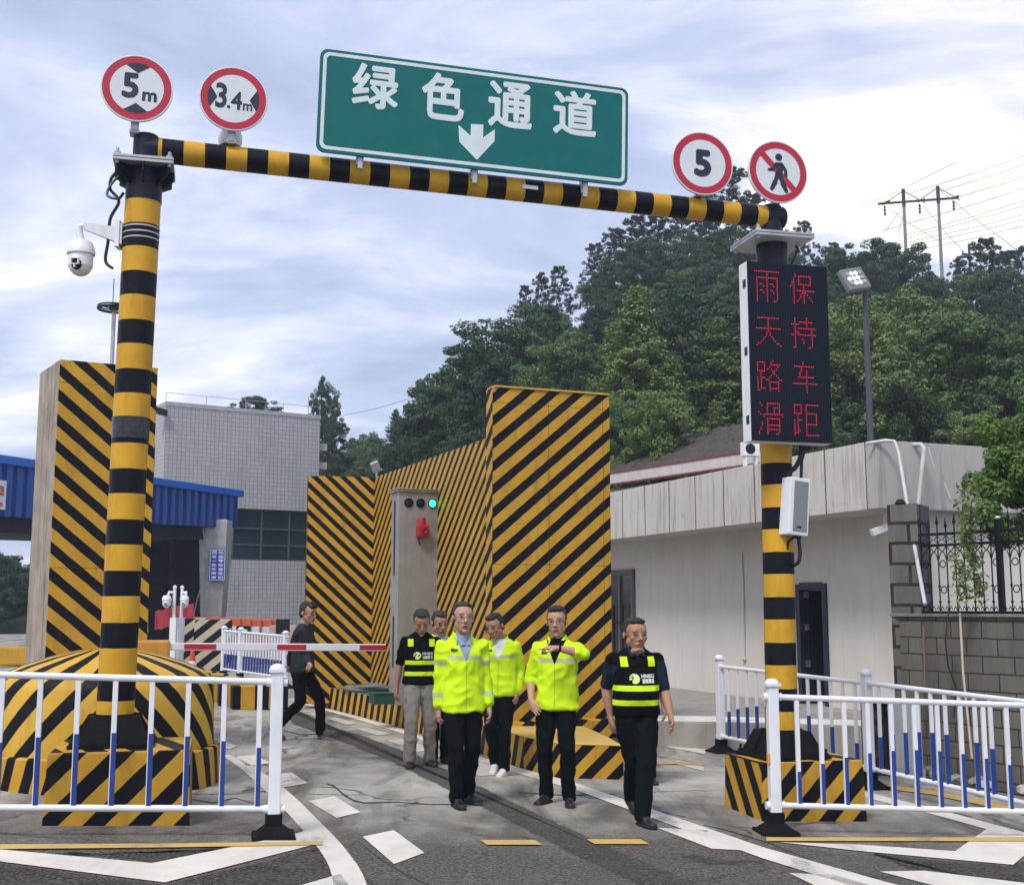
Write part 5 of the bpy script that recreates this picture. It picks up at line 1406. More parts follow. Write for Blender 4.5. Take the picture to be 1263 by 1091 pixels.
mb = MB(); mb.box2(L3(-ext, -.12, zE + .09), L3(Le + 1, .04, zE + .13)); mb.box2(L3(-ext, -.11, zE - .20), L3(Le + 1, .03, zE - .16)); mb.build('red_eave_line', mat('eave_red', (.16, .03, .035), .7), ea)
mb = MB(); mb.box2(L3(-ext, .6, 0), L3(Le + 1, 3.2, zE - .2)); mb.build('wall', mat('old_wall', (.40, .37, .33), .85, streak=.5), t)
for k in range(4): x = .3 + k * 2.1; MB().box2(L3(x, .57, zE - 2.2), L3(x + 1.7, .61, zE - .55)).build('window', M['dark_glass'], t)
q = W(925, 554, 25.5)
t = thing('air_conditioner', 'small white air conditioner unit on the grey roof edge beside the LED board', 'air conditioner', tuple(q), R(15))
mb = MB(); mb.box((0, 0, 0), (.36, .2, .30)); mb.box((-.12, 0, -.3), (.04, .15, .35)); mb.box((.12, 0, -.3), (.04, .15, .35)); mb.build('unit_case', M['white_metal'], t, bevel=.015)
mb = MB(); mb.lathe([(.11, 0), (.11, .012), (.03, .014)], (-.04, -.10, 0), 20, M=Matrix.Rotation(R(90), 3, 'X')); mb.build('fan_grille', M['black_metal'], t)
# ================================================================== hill, trees, shrub, power line
def leaf_mat(name, c_lo, c_hi):
    m = bpy.data.materials.new(name); m.use_nodes = True; t = m.node_tree; N = NT(t); b = t.nodes['Principled BSDF']; out = t.nodes['Material Output']
    g_ = N.n('ShaderNodeNewGeometry'); oi = N.n('ShaderNodeObjectInfo')
    o = N.obj(); cl = N.noise(o, .9, 3)
    f_ = N.math('ADD', N.math('MULTIPLY', g_.outputs['Random Per Island'], .45), N.math('ADD', N.math('MULTIPLY', oi.outputs['Random'], .35), N.math('MULTIPLY', N.math('SUBTRACT', cl, .4), .8)), clamp=True)
    x = N.mix(f_, c_lo, c_hi)
    N.l(x, b.inputs['Base Color']); b.inputs['Roughness'].default_value = .6; b.inputs['Specular IOR Level'].default_value = .25
    tr = N.n('ShaderNodeBsdfTranslucent'); N.l(N.mix(1.0, x, (1.0, 1.2, .5), 'MULTIPLY'), tr.inputs[0])
    mx = N.n('ShaderNodeMixShader'); mx.inputs[0].default_value = .22
    N.l(b.outputs[0], mx.inputs[1]); N.l(tr.outputs[0], mx.inputs[2]); N.l(mx.outputs[0], out.inputs['Surface'])
    return m
L_DARK = leaf_mat('dark_foliage', (.022, .054, .036), (.075, .135, .058))
L_MID = leaf_mat('mid_foliage', (.046, .100, .042), (.150, .225, .072))
L_LIGHT = leaf_mat('light_foliage', (.080, .145, .048), (.240, .290, .090))
L_PINE = leaf_mat('pine_foliage', (.010, .022, .018), (.034, .060, .034))
BARK = mat('bark', (.055, .042, .032), .9, var=.3, bump=.6)
def leaves_mesh(name, P, D, S, m, asp=.6):
    """P centres, D preferred facing, S sizes: one small folded blade per leaf"""
    n = len(P); rs = np.random.RandomState(n % 9973)
    u = np.cross(D, rs.normal(size=(n, 3))); u /= np.linalg.norm(u, axis=1, keepdims=True) + 1e-9
    v = np.cross(D, u); v /= np.linalg.norm(v, axis=1, keepdims=True) + 1e-9
    S = S[:, None]
    q = np.stack([P - u * S, P + v * S * asp + D * S * .15, P + u * S, P - v * S * asp + D * S * .15], 1).reshape(-1, 3)
    me = bpy.data.meshes.new(name); me.vertices.add(4 * n); me.vertices.foreach_set('co', q.astype(np.float32).ravel())
    me.loops.add(4 * n); me.loops.foreach_set('vertex_index', np.arange(4 * n, dtype=np.int32))
    me.polygons.add(n); me.polygons.foreach_set('loop_start', np.arange(0, 4 * n, 4, dtype=np.int32)); me.polygons.foreach_set('loop_total', np.full(n, 4, dtype=np.int32))
    me.update(calc_edges=True); me.materials.append(m); return me
def clumps(rs, centers, radii, per, ls, flat=.7, up=.5):
    P = []; D = []; S = []
    for c, r in zip(centers, radii):
        d = rs.normal(size=(per, 3)); d /= np.linalg.norm(d, axis=1, keepdims=True)
        rr = rs.uniform(.45, 1.0, size=(per, 1)) ** .6
        p = c + d * rr * np.array([r, r, r * flat])
        nd = d + np.array([0, 0, up]) + rs.normal(size=(per, 3)) * .45; nd /= np.linalg.norm(nd, axis=1, keepdims=True)
        P.append(p); D.append(nd); S.append(rs.uniform(.6, 1.25, per) * ls)
    return np.concatenate(P), np.concatenate(D), np.concatenate(S)
def broad_crown(seed, ncl=165, per=170, ls=.0098):
    """unit tree: height 1, crown from .18 to 1"""
    rs = np.random.RandomState(seed); C = []; Rr_ = []
    lobes = [(np.array([rs.uniform(-.16, .16), rs.uniform(-.16, .16), rs.uniform(.42, .80)]), rs.uniform(.15, .24)) for _ in range(7)] + [(np.array([0, 0, .60]), .30), (np.array([0, 0, .80]), .17)]
    for i in range(ncl):
        c, r = lobes[i % len(lobes)]
        d = rs.normal(size=3); d /= np.linalg.norm(d); d[2] = abs(d[2]) * 1.0 if rs.rand() < .62 else d[2]
        C.append(c + d * r * rs.uniform(.75, 1.08)); Rr_.append(rs.uniform(.038, .075))
    return clumps(rs, C, Rr_, per, ls, .62, .6)
def conifer_crown(seed, levels=19, ls=.0105):
    rs = np.random.RandomState(seed); P = []; D = []; S = []
    for k in range(levels):
        f_ = k / (levels - 1); z = .16 + .82 * f_; R0 = .27 * (1 - f_) ** .75 + .02
        nb = int(8 + 5 * (1 - f_))
        for b_ in range(nb):
            a = rs.uniform(0, 2 * math.pi); Rb = R0 * rs.uniform(.65, 1.15); n = int(50 + 170 * Rb / .27)
            t_ = rs.uniform(.12, 1, n) ** .7
            p = np.stack([np.cos(a) * Rb * t_, np.sin(a) * Rb * t_, z - .10 * t_ * Rb / .27 + .05 * t_ ** 3 + 0 * t_], 1) + rs.normal(size=(n, 3)) * np.array([.022, .022, .010]) * (1 - .3 * t_[:, None])
            d = np.stack([np.cos(a) * .4 + rs.normal(size=n) * .5, np.sin(a) * .4 + rs.normal(size=n) * .5, np.full(n, .8)], 1); d /= np.linalg.norm(d, axis=1, keepdims=True)
            P.append(p); D.append(d); S.append(rs.uniform(.6, 1.2, n) * ls)
    return np.concatenate(P), np.concatenate(D), np.concatenate(S)
def pine_crown(seed, ls=.0125, n=105, low=.30):
    rs = np.random.RandomState(seed); C = []; R_ = []; br = []
    for k in range(n):
        f_ = rs.uniform(0, 1) ** .8; z = low + (1 - low) * f_; Rb = (.26 * (1 - f_) ** .6 + .03) * rs.uniform(.35, 1.1); a = rs.uniform(0, 2 * math.pi)
        c = np.array([math.cos(a) * Rb, math.sin(a) * Rb, z + .12 * Rb]); C.append(c); R_.append(rs.uniform(.018, .042) * (1.15 - .4 * f_)); br.append((c, z - .03)) if k % 2 == 0 else None
    P, D, S = clumps(rs, C, R_, 75, ls, .7, .4)
    return (P, D, S), br
def trunk_mesh(name, h, r, limbs, seed):
    rng = random.Random(seed); mb = MB()
    pts = [V(rng.uniform(-.012, .012) * i, rng.uniform(-.012, .012) * i, h * i / 6) for i in range(7)]; pts[0] = V(0, 0, -.06)
    mb.tube(pts, [r * (1 - .13 * i) for i in range(7)], 7)
    for (c, z) in limbs:
        mb.tube([V(0, 0, z), V(c[0] * .55, c[1] * .55, z + (c[2] - z) * .4), V(*c)], [r * .35, r * .22, r * .08], 4, caps=False)
    bmesh.ops.recalc_face_normals(mb.bm, faces=mb.bm.faces)
    me = bpy.data.meshes.new(name); mb.bm.to_mesh(me); mb.bm.free(); me.materials.append(BARK); return me
PROTO = {}
def limbs_for(seed, n=9):
    rs = random.Random(seed); return [((rs.uniform(-.25, .25), rs.uniform(-.25, .25), rs.uniform(.45, .85)), rs.uniform(.15, .45)) for _ in range(n)]
for k in range(3):
    a = broad_crown(11 + k); tm_ = trunk_mesh('trunk', .8, .022, limbs_for(k), k)
    for nm, lm in (('dark', L_DARK), ('mid', L_MID), ('light', L_LIGHT)): PROTO[('broad', nm, k)] = (leaves_mesh('crown', *a, lm), tm_)
for k in range(2):
    a = conifer_crown(31 + k); tm_ = trunk_mesh('trunk', .97, .016, [], 40 + k)
    for nm, lm in (('dark', L_DARK), ('mid', L_MID), ('light', L_LIGHT)): PROTO[('conifer', nm, k)] = (leaves_mesh('crown', *a, lm), tm_)
for k in range(3):
    a, br = pine_crown(51 + k, low=(.30, .42, .52)[k]); tm_ = trunk_mesh('trunk', .98, .013, br, 60 + k)
    PROTO[('pine', 'pine', k)] = (leaves_mesh('crown', *a, L_PINE, .28), tm_)
NAMES = {'broad': 'broadleaf_tree', 'conifer': 'conifer_tree', 'pine': 'pine_tree'}
def tree(kind, tone, k, base, h, wid, label, group, rot=None):
    cm, tm_ = PROTO[(kind, tone, k)]
    r_ = bpy.data.objects.new(NAMES[kind], None); COL.objects.link(r_); r_.empty_display_size = .5
    r_.location = base; r_.rotation_euler = (0, 0, random.uniform(0, 6.28) if rot is None else rot); r_.scale = (h * wid, h * wid, h)
    tag(r_, label, 'tree', group)
    for n_, me in (('trunk', tm_), ('crown', cm)):
        o = bpy.data.objects.new(n_, me); COL.objects.link(o); o.parent = r_
    return r_
SKY = [(-700, 640), (-200, 690), (0, 690), (120, 680), (300, 640), (380, 600), (430, 560), (480, 545), (520, 500), (560, 470), (600, 425), (640, 385), (690, 362), (720, 340), (750, 310), (800, 290), (860, 275), (905, 262), (940, 268), (970, 290),
       (1000, 295), (1030, 310), (1080, 315), (1120, 340), (1150, 352), (1200, 345), (1263, 335), (1400, 320), (1900, 330)]
def sky_y(px):
    for (a, ya), (b_, yb) in zip(SKY[:-1], SKY[1:]):
        if a <= px <= b_: return ya + (yb - ya) * (px - a) / (b_ - a)
    return SKY[-1][1]
Y0, Y1 = 31.0, 74.0
def hill_y(px, Y):
    s_ = max(0.0, min(1.0, (Y - Y0) / (Y1 - Y0))) ** .8
    return 705 + (sky_y(px) + 62 - 705) * s_
def hill_pt(px, Y):
    if Y > Y1:
        p = W(px, hill_y(px, Y1), Y); q = W(px, hill_y(px, Y1), Y1); p.z = q.z - (Y - Y1) * .12; return p
    p = W(px, hill_y(px, Y), Y); return p
mb = MB(); gx = list(range(-700, 1901, 50)); gy = [30.5, 33, 36, 40, 44, 48, 53, 58, 64, 70, 74, 82, 95, 120]
gg = []
rng = random.Random(8)
for px in gx:
    row = []
    for Y in gy:
        p = hill_pt(px, max(Y, 31)); p.y = Y
        if Y < 31: p.z = gz(p.x) - 1.0
        if px < 420 and Y < 60: p.z = min(p.z, gz(p.x) - .4)
        row.append(mb.bm.verts.new(p))
    gg.append(row)
for i in range(len(gx) - 1):
    for j in range(len(gy) - 1): mb._face([gg[i][j], gg[i + 1][j], gg[i + 1][j + 1], gg[i][j + 1]])
structure(mb.build('hill', mat('hill_undergrowth', (.020, .034, .014), .95, var=.5, scale=.8, bump=1.0, bscale=3), smooth=True))

def plant(kind, tone, k, px, topy, Y, wid=1.0, label='', group='trees on the wooded hillside', hmin=3.0):
    b_ = hill_pt(px, Y); top_ = W(px, topy, Y).z
    h = max(hmin, top_ - b_.z)
    if top_ - b_.z < hmin: b_.z = top_ - hmin
    return tree(kind, tone, k, b_, h, wid, label, group)
HILL = 'trees on the wooded hillside'
LB_ = {('broad', 'dark'): 'dark green broadleaf tree in the dense wood on the hillside', ('broad', 'mid'): 'mid green broadleaf tree in the dense wood on the hillside', ('broad', 'light'): 'yellowish green broadleaf tree in the dense wood on the hillside',
       ('conifer', 'dark'): 'dark layered conifer in the dense wood on the hillside', ('conifer', 'mid'): 'mid green layered conifer in the dense wood on the hillside', ('conifer', 'light'): 'pale green layered conifer in the dense wood on the hillside', ('pine', 'pine'): 'thin dark pine standing on the skyline of the hill'}
def pl(kind, tone, k, px, topy, Y, wid=1.0, label=None): 
    return plant(kind, tone, k, px, topy, Y, wid, label or LB_[(kind, tone)], HILL)
# front trees one can tell apart
pl('conifer', 'light', 0, 829, 446, 37, 1.15, 'pale layered conifer rising behind the grey roof, between the striped panel and the LED board')
pl('conifer', 'light', 1, 892, 398, 39, 1.1, 'tall pale conifer just left of the LED board')
pl('broad', 'light', 0, 1062, 362, 38, 1.0, 'yellowish broadleaf tree directly behind the floodlight pole')
pl('broad', 'light', 1, 1120, 352, 40, 1.05, 'large yellowish broadleaf tree right of the floodlight pole')
pl('broad', 'mid', 2, 1190, 380, 38, 1.0, 'rounded mid green tree above the grey end fascia')
pl('broad', 'mid', 1, 1255, 385, 37, 1.0, 'mid green tree at the right edge above the shrub')
pl('broad', 'dark', 0, 655, 372, 46, 1.15, 'big dark rounded tree on the left shoulder of the hill behind the striped panel')
pl('broad', 'mid', 2, 715, 405, 41, 1.0, 'mid green tree behind the top of the tall striped panel')
pl('broad', 'dark', 1, 540, 452, 47, .9, 'dark tree at the low left end of the wooded hill')
pl('broad', 'mid', 0, 575, 440, 46, .85)
pl('broad', 'dark', 2, 612, 432, 44, .9)
pl('conifer', 'mid', 0, 590, 425, 52, 1.0)
for px, ty, w_ in ((760, 400, 1.0), (790, 365, 1.0), (850, 350, 1.0), (940, 365, 1.1), (985, 390, 1.0), (1020, 380, 1.0), (700, 470, 1.0), (740, 478, 1.0), (630, 500, 1.0), (575, 520, 1.0), (520, 545, .9)):
    pl(random.choice(['broad', 'broad', 'conifer']), random.choice(['mid', 'dark', 'light'] if px > 730 else ['mid', 'dark', 'dark']), random.randint(0, 1), px, ty + random.uniform(-6, 6), random.uniform(37, 44), w_)
for i in range(30):
    px = 500 + i * 28 + random.uniform(-9, 9)
    s_ = sky_y(px)
    for fr_, Y in ((.30, 35), (.55, 47), (.80, 57), (.86, 66)):
        if px < 640 and fr_ < .5: continue
        if i % 2 and fr_ < .4: continue
        ty = 575 - fr_ * (575 - s_) + random.uniform(-14, 16)
        kd = random.choice(['broad', 'broad', 'conifer'])
        tn = random.choice(['mid', 'light', 'light', 'mid', 'dark']) if (fr_ < .8 and px > 740) else random.choice(['dark', 'dark', 'mid'])
        pl(kd, tn, random.randint(0, 1 if kd == 'conifer' else 2), px + random.uniform(-10, 10), ty, Y + random.uniform(-3, 3), random.uniform(.85, 1.15))
for px, ty, w_, k in ((648, 352, .7, 0), (668, 338, .7, 1), (690, 328, .8, 0), (735, 300, .9, 0), (758, 283, .9, 1), (785, 266, 1.0, 2), (812, 262, 1.0, 0), (842, 250, 1.0, 2), (872, 242, 1.0, 1), (905, 208, 1.1, 0), (930, 240, 1.0, 2), (952, 262, 1.0, 1),
                      (978, 288, .9, 0), (994, 274, .7, 1), (1030, 300, .8, 1), (1188, 318, .8, 1), (1220, 294, .9, 2), (1240, 312, .8, 1), (1262, 306, 1.0, 0)):
    pl('pine', 'pine', k, px, ty, random.uniform(66, 72), w_, 'tallest dark pine on the crest, behind the speed limit sign' if px == 905 else None)
for px, ty, w_, tn in ((1050, 300, 1.0, 'dark'), (1085, 292, 1.1, 'dark'), (1115, 306, 1.0, 'dark'), (1075, 318, 1.0, 'mid'), (1150, 338, .9, 'dark'), (1200, 335, 1.0, 'mid'), (1245, 330, 1.0, 'dark'), (800, 292, 1.0, 'dark'), (850, 284, 1.0, 'dark'), (905, 278, 1.0, 'dark'), (750, 318, 1.0, 'dark'), (960, 300, 1.0, 'mid')):
    pl('broad', tn, random.randint(0, 2), px, ty, random.uniform(62, 66), w_)
# lone trees behind the toll office
def lone(kind, tone, k, px, topy, boty, Y, wid, label):
    a = W(px, boty, Y); h = W(px, topy, Y).z - a.z
    ex = 2.5 if kind != 'broad' else 1.0
    tree(kind, tone, k, V(a.x, a.y, a.z), h, wid, label, 'lone trees behind the toll office')
lone('broad', 'dark', 0, 396, 463, 590, 62, .43, 'slender dark tree standing at the right end of the toll office roof')
lone('broad', 'dark', 1, 402, 510, 600, 60, .8, 'small dark bushy tree at the foot of the slender tree by the office')
lone('broad', 'dark', 2, 311, 487, 560, 62, 1.3, 'flat crowned dark tree peeping over the toll office roof')
lone('conifer', 'dark', 0, 487, 507, 590, 66, .9, 'small pointed dark conifer in the gap left of the hill')
lone('broad', 'mid', 1, 450, 531, 640, 70, 1.1, 'low rounded tree on the distant slope behind the rear striped panel')
for i in range(9):
    px = 405 + i * 14; lone('broad', random.choice(['mid', 'dark']), i % 3, px, 548 + random.uniform(-8, 16), 650, random.uniform(62, 75), 1.1, 'distant green tree in the row above the rear striped panel')
for i in range(16):
    px = -60 + i * 11; lone('broad', random.choice(['mid', 'dark', 'mid']), i % 3, px, 676 + random.uniform(-10, 40) + (14 if i % 2 else 0), 800, random.uniform(55, 80), 1.1, 'distant green tree under the left end of the blue canopy')
    
# ------------------------------------------------------------------ shrub and vine behind the iron fence
rs = np.random.RandomState(77); C = []; R_ = []
for i in range(60):
    d = rs.normal(size=3); d /= np.linalg.norm(d); C.append(np.array([0, 0, 1.75]) + d * np.array([.78, .70, .80]) * rs.uniform(.45, 1.0)); R_.append(rs.uniform(.12, .24))
for c in ((-.75, -.2, 1.25), (-.70, -.25, 1.1), (-.62, -.3, .95), (-.8, 0, 1.6)): C.append(np.array(c)); R_.append(.16)
P, D, S = clumps(rs, C, R_, 300, .036, .9, .5)
q = W(1288, 600, 14.1)
sh = thing('leafy_shrub', 'bushy green tree leaning over the iron fence at the right edge', 'tree', (q.x, 14.1, WT - .05), 0)
o = bpy.data.objects.new('crown', leaves_mesh('crown', P, D, S, leaf_mat('shrub_leaves', (.040, .095, .016), (.150, .240, .050)), .5)); COL.objects.link(o); o.parent = sh
mb = MB(); mb.tube([V(0, 0, -.2), V(.03, 0, .6), V(-.02, .02, 1.2), V(.0, 0, 2.2)], [.07, .06, .05, .02], 8)
for i in range(9): c = C[i * 5]; mb.tube([V(0, 0, .8 + .05 * i), V(c[0] * .5, c[1] * .5, c[2] * .8), V(*c)], [.025, .018, .006], 5)
mb.build('trunk', BARK, sh, smooth=True)
P = []; D = []; S = []; strands = []
for s_, (px0, px1, y0, y1) in enumerate(((1186, 1197, 596, 690), (1196, 1206, 640, 735), (1188, 1210, 655, 728), (1180, 1190, 690, 740), (1200, 1196, 600, 650))):
    pts = []
    for i in range(14):
        f_ = i / 13; p = W(px0 + (px1 - px0) * f_ + 3 * math.sin(i * 1.1 + s_), y0 + (y1 - y0) * f_, 13.75 - .05 * s_); pts.append(p)
        for k in range(11):
            P.append(np.array(p) + rs.normal(size=3) * .045); d = rs.normal(size=3) + np.array([0, -.6, .4]); D.append(d / np.linalg.norm(d)); S.append(rs.uniform(.022, .045))
    strands.append(pts)
q = strands[0][-1]
t = thing('climbing_vine', 'thin green creeper climbing the bars of the iron fence', 'plant', (q.x, q.y, WT))
o = bpy.data.objects.new('vine_leaves', leaves_mesh('vine_leaves', np.array(P) - np.array(t.location), np.array(D), np.array(S), L_LIGHT, .5)); COL.objects.link(o); o.parent = t
mb = MB()
for pts in strands: mb.tube(pts, .006, 5)
mb.build('vine_stem', BARK, t, world=True)

# ------------------------------------------------------------------ power line
wood = mat('pole_concrete', (.22, .20, .20), .8, var=.15); PYY = 108
def hpole():
    pA_ = W(1114, 234, PYY); pB_ = W(1156.5, 230, PYY)
    t = thing('power_pole', 'twin pole power line support with one long crossarm on the hill at the right', 'power pole', (pA_.x, PYY, pA_.z - 16))
    mb = MB()
    for p in (pA_, pB_): mb.cyl(V(p.x, PYY, p.z - 16), p, .20, .13, 8); 
    mb.build('pole', wood, t, smooth=True, world=True)
    a1, b1 = W(1083, 251.5, PYY), W(1182, 244, PYY)
    mb = MB(); mb.box((a1 + b1) / 2, ((b1 - a1).length, .16, .18), Matrix.Rotation(math.atan2(a1.z - b1.z, b1.x - a1.x), 3, 'Y')); 
    for p in (pA_, pB_): mb.cyl(p + V(0, 0, -.1), p + V(2.0, 0, -1.3), .04, seg=5); mb.cyl(p + V(0, 0, -.1), p + V(-2.0, 0, -1.5), .04, seg=5); mb.cyl(p + V(0, 0, -1.6), p + V(0, 0, .02), .17, seg=8)
    mb.build('crossarm', M['black_metal'], t, world=True)
    for px, py in ((1091, 252), (1134, 250), (1176, 246)):
        p = W(px, py, PYY); mb = MB(); mb.lathe([(.04, 0), (.13, -.2), (.05, -.3), (.13, -.5), (.05, -.6), (.13, -.8), (.03, -1.0)], p + V(0, 0, -.1), 8); mb.cyl(p + V(-.1, 0, .1), p + V(.5, 0, .35), .09, seg=6); mb.build('insulator', M['black_metal'], t, world=True)
hpole()
p = W(1195, 301, 135)
t = thing('power_pole', 'small distant power pole with a single short crossarm', 'power pole', (p.x, p.y, p.z - 12))
mb = MB(); mb.cyl(V(0, 0, 0), V(0, 0, 12), .2, .15, 8); mb.build('pole', M['black_metal'], t)
mb = MB(); mb.box((0, 0, 10.8), (1.7, .14, .18)); 
for x in (-.75, .75): mb.box((x, 0, 11.0), (.12, .12, .35))
mb.build('crossarm', M['black_metal'], t)
wm = mat('wire_grey', (.10, .10, .11), .6)
wires = [((1060, 256), (1180, 200)), ((1117, 240), (1290, 183)), ((1160, 236), (1290, 193)), ((1182, 243), (1290, 208)), ((1087, 285), (1290, 224)), ((1118, 290), (1290, 239)), ((1119, 293), (1290, 246)), ((1122, 298), (1290, 258)), ((1124, 303), (1290, 264)), ((1129, 309), (1290, 272)),
         ((1156, 232), (1255, 309)), ((1139, 254), (1189, 311)), ((1095, 256), (1157, 297)), ((1114, 252), (1092, 285)), ((1417 - 300, 255), (1108, 286)), ((415, 514), (520, 487))]
for a, b_ in wires:
    yy = 108 if a[0] > 600 else 75
    pa, pb = W(*a, yy), W(*b_, yy - 6)
    o = MB().tube([pa, pa.lerp(pb, .5) + V(0, 0, -.12), pb], .022 if a[0] > 1000 else .014, 5).build('power_cable', wm)
    tag(o, 'thin power cable crossing the sky around the twin pole' if a[0] > 600 else 'single thin cable in the sky between the toll office and the hill', 'cable', 'power cables')
# ================================================================== people
_ico = bmesh.new(); bmesh.ops.create_icosphere(_ico, subdivisions=2, radius=1.0); ICO = [v.co.copy() for v in _ico.verts]; _ico.free()
I3 = Matrix.Identity(3)
def hull_into(bm, blobs):
    tmp = bmesh.new()
    for bl_ in blobs:
        c, r = bl_[0], bl_[1]; Rm = bl_[2] if len(bl_) > 2 else I3
        r = (r, r, r) if isinstance(r, (int, float)) else r
        for p in ICO: tmp.verts.new(Vector(c) + Rm @ Vector((p.x * r[0], p.y * r[1], p.z * r[2])))
    bmesh.ops.convex_hull(tmp, input=tmp.verts)
    bmesh.ops.delete(tmp, geom=[v for v in tmp.verts if not v.link_faces], context='VERTS')
    me = bpy.data.meshes.new('tmp'); tmp.to_mesh(me); tmp.free(); bm.from_mesh(me); bpy.data.meshes.remove(me)
def remesh(hulls, voxel, smooth=4, fac=.5):
    bm = bmesh.new()
    for h in hulls: hull_into(bm, h)
    me = bpy.data.meshes.new('src'); bm.to_mesh(me); bm.free()
    o = bpy.data.objects.new('src', me); COL.objects.link(o)
    m = o.modifiers.new('r', 'REMESH'); m.mode = 'VOXEL'; m.voxel_size = voxel
    if smooth:
        s = o.modifiers.new('s', 'SMOOTH'); s.iterations = smooth; s.factor = fac
    dg = bpy.context.evaluated_depsgraph_get(); out = bpy.data.meshes.new_from_object(o.evaluated_get(dg))
    bpy.data.objects.remove(o); bpy.data.meshes.remove(me)
    return out
def wrinkle(me, a1, s1, a2=0, s2=(30, 30, 18), seed=0):
    off = Vector((seed * 3.7, seed * 1.3, seed * 2.1)); nn = [v.normal.copy() for v in me.vertices]
    for v, n in zip(me.vertices, nn):
        p = v.co
        k = mnoise.noise(Vector((p.x * s1[0], p.y * s1[1], p.z * s1[2])) + off)
        k = -abs(k) * 2 + .5
        d = a1 * k
        if a2: d += a2 * mnoise.noise(Vector((p.x * s2[0], p.y * s2[1], p.z * s2[2])) + off)
        v.co = p + n * d
def bisect(me, planes):
    bm = bmesh.new(); bm.from_mesh(me)
    for co, no in planes: bmesh.ops.bisect_plane(bm, geom=bm.verts[:] + bm.edges[:] + bm.faces[:], plane_co=co, plane_no=no, dist=1e-5)
    bm.to_mesh(me); bm.free()
def put(name, me, mats, parent, smooth=True):
    for m in (mats if isinstance(mats, (list, tuple)) else [mats]): me.materials.append(m)
    if smooth: me.shade_smooth()
    me.name = name
    o = bpy.data.objects.new(name, me); COL.objects.link(o); o.parent = parent; return o
def skin_mat(name, col):
    m, t, b = newmat(name); N = NT(t); o = N.obj()
    f = N.noise(o, 14, 4); x = N.mix(N.ramp(f, .3, .7), tuple(c * .88 for c in col), (col[0] * 1.08, col[1] * 1.02, col[2]))
    N.l(x, b.inputs['Base Color']); b.inputs['Roughness'].default_value = .52; b.inputs['Subsurface Weight'].default_value = .12
    b.inputs['Subsurface Radius'].default_value = (.02, .008, .004); b.inputs['Subsurface Scale'].default_value = .5; b.inputs['Specular IOR Level'].default_value = .35
    return m
SK1 = skin_mat('skin_light', (.46, .27, .19)); SK2 = skin_mat('skin_tan', (.37, .20, .13)); SK3 = skin_mat('skin_warm', (.42, .25, .175))
def cloth(name, col, rough=.8, var=.12, bump=.15, sheen=0.0):
    m = mat(name, col, rough, var=var, scale=6, bump=bump, bscale=160, spec=.08)
    return m
C_LIME = cloth('fluorescent_lime', (.56, .80, .016), .65, .07)
C_LIMEB = cloth('lime_panel', (.42, .66, .03), .62, .07)
C_REFL = cloth('reflective_band', (.47, .56, .30), .5, .1)
C_BLACK = cloth('black_cloth', (.004, .0042, .005), .85, .3)
C_TROUS = cloth('dark_trousers', (.0035, .006, .0075), .85, .3)
C_NAVY = cloth('navy_shirt', (.012, .024, .040), .8, .2)
C_GREY = cloth('grey_chinos', (.235, .215, .190), .85, .15)
C_SWEAT = cloth('charcoal_sweatshirt', (.032, .035, .042), .85, .25)
C_WHITE = cloth('white_tee', (.62, .62, .62), .85, .05)
C_SHIRT = cloth('blue_grey_shirt', (.26, .31, .42), .8, .1)
C_GREEN = cloth('green_sleeve', (.012, .07, .032), .8, .2)
C_HAIR = mat('black_hair', (.012, .011, .011), .55, var=.4, scale=40, bump=.6, bscale=180)
C_HAIRG = mat('greying_hair', (.022, .021, .021), .6, var=.5, scale=60, bump=.6, bscale=180)
C_SHOE = mat('black_shoe', (.010, .011, .013), .45, var=.2); C_SHOEW = mat('white_shoe', (.62, .60, .57), .6, var=.1); C_SHOEG = mat('grey_shoe', (.055, .06, .065), .7, var=.2)
C_SOLE = mat('shoe_sole', (.012, .012, .012), .8); C_SOLEG = mat('grey_sole', (.10, .10, .10), .8)
C_LIP = skin_mat('lips', (.27, .10, .085)); C_EYEW = mat('eye_white', (.34, .29, .26), .4); C_EYE = mat('eye_dark', (.012, .010, .009), .25)
C_GLASS = mat('glasses_frame', (.02, .02, .022), .35); C_GLASSM = mat('metal_glasses_frame', (.16, .15, .15), .3, .6)
C_LOGO = mat('vest_print', (.62, .80, .25), .6); C_LOGOW = mat('vest_lettering', (.66, .70, .62), .6); C_PRINT = mat('dark_print', (.03, .05, .04), .7)

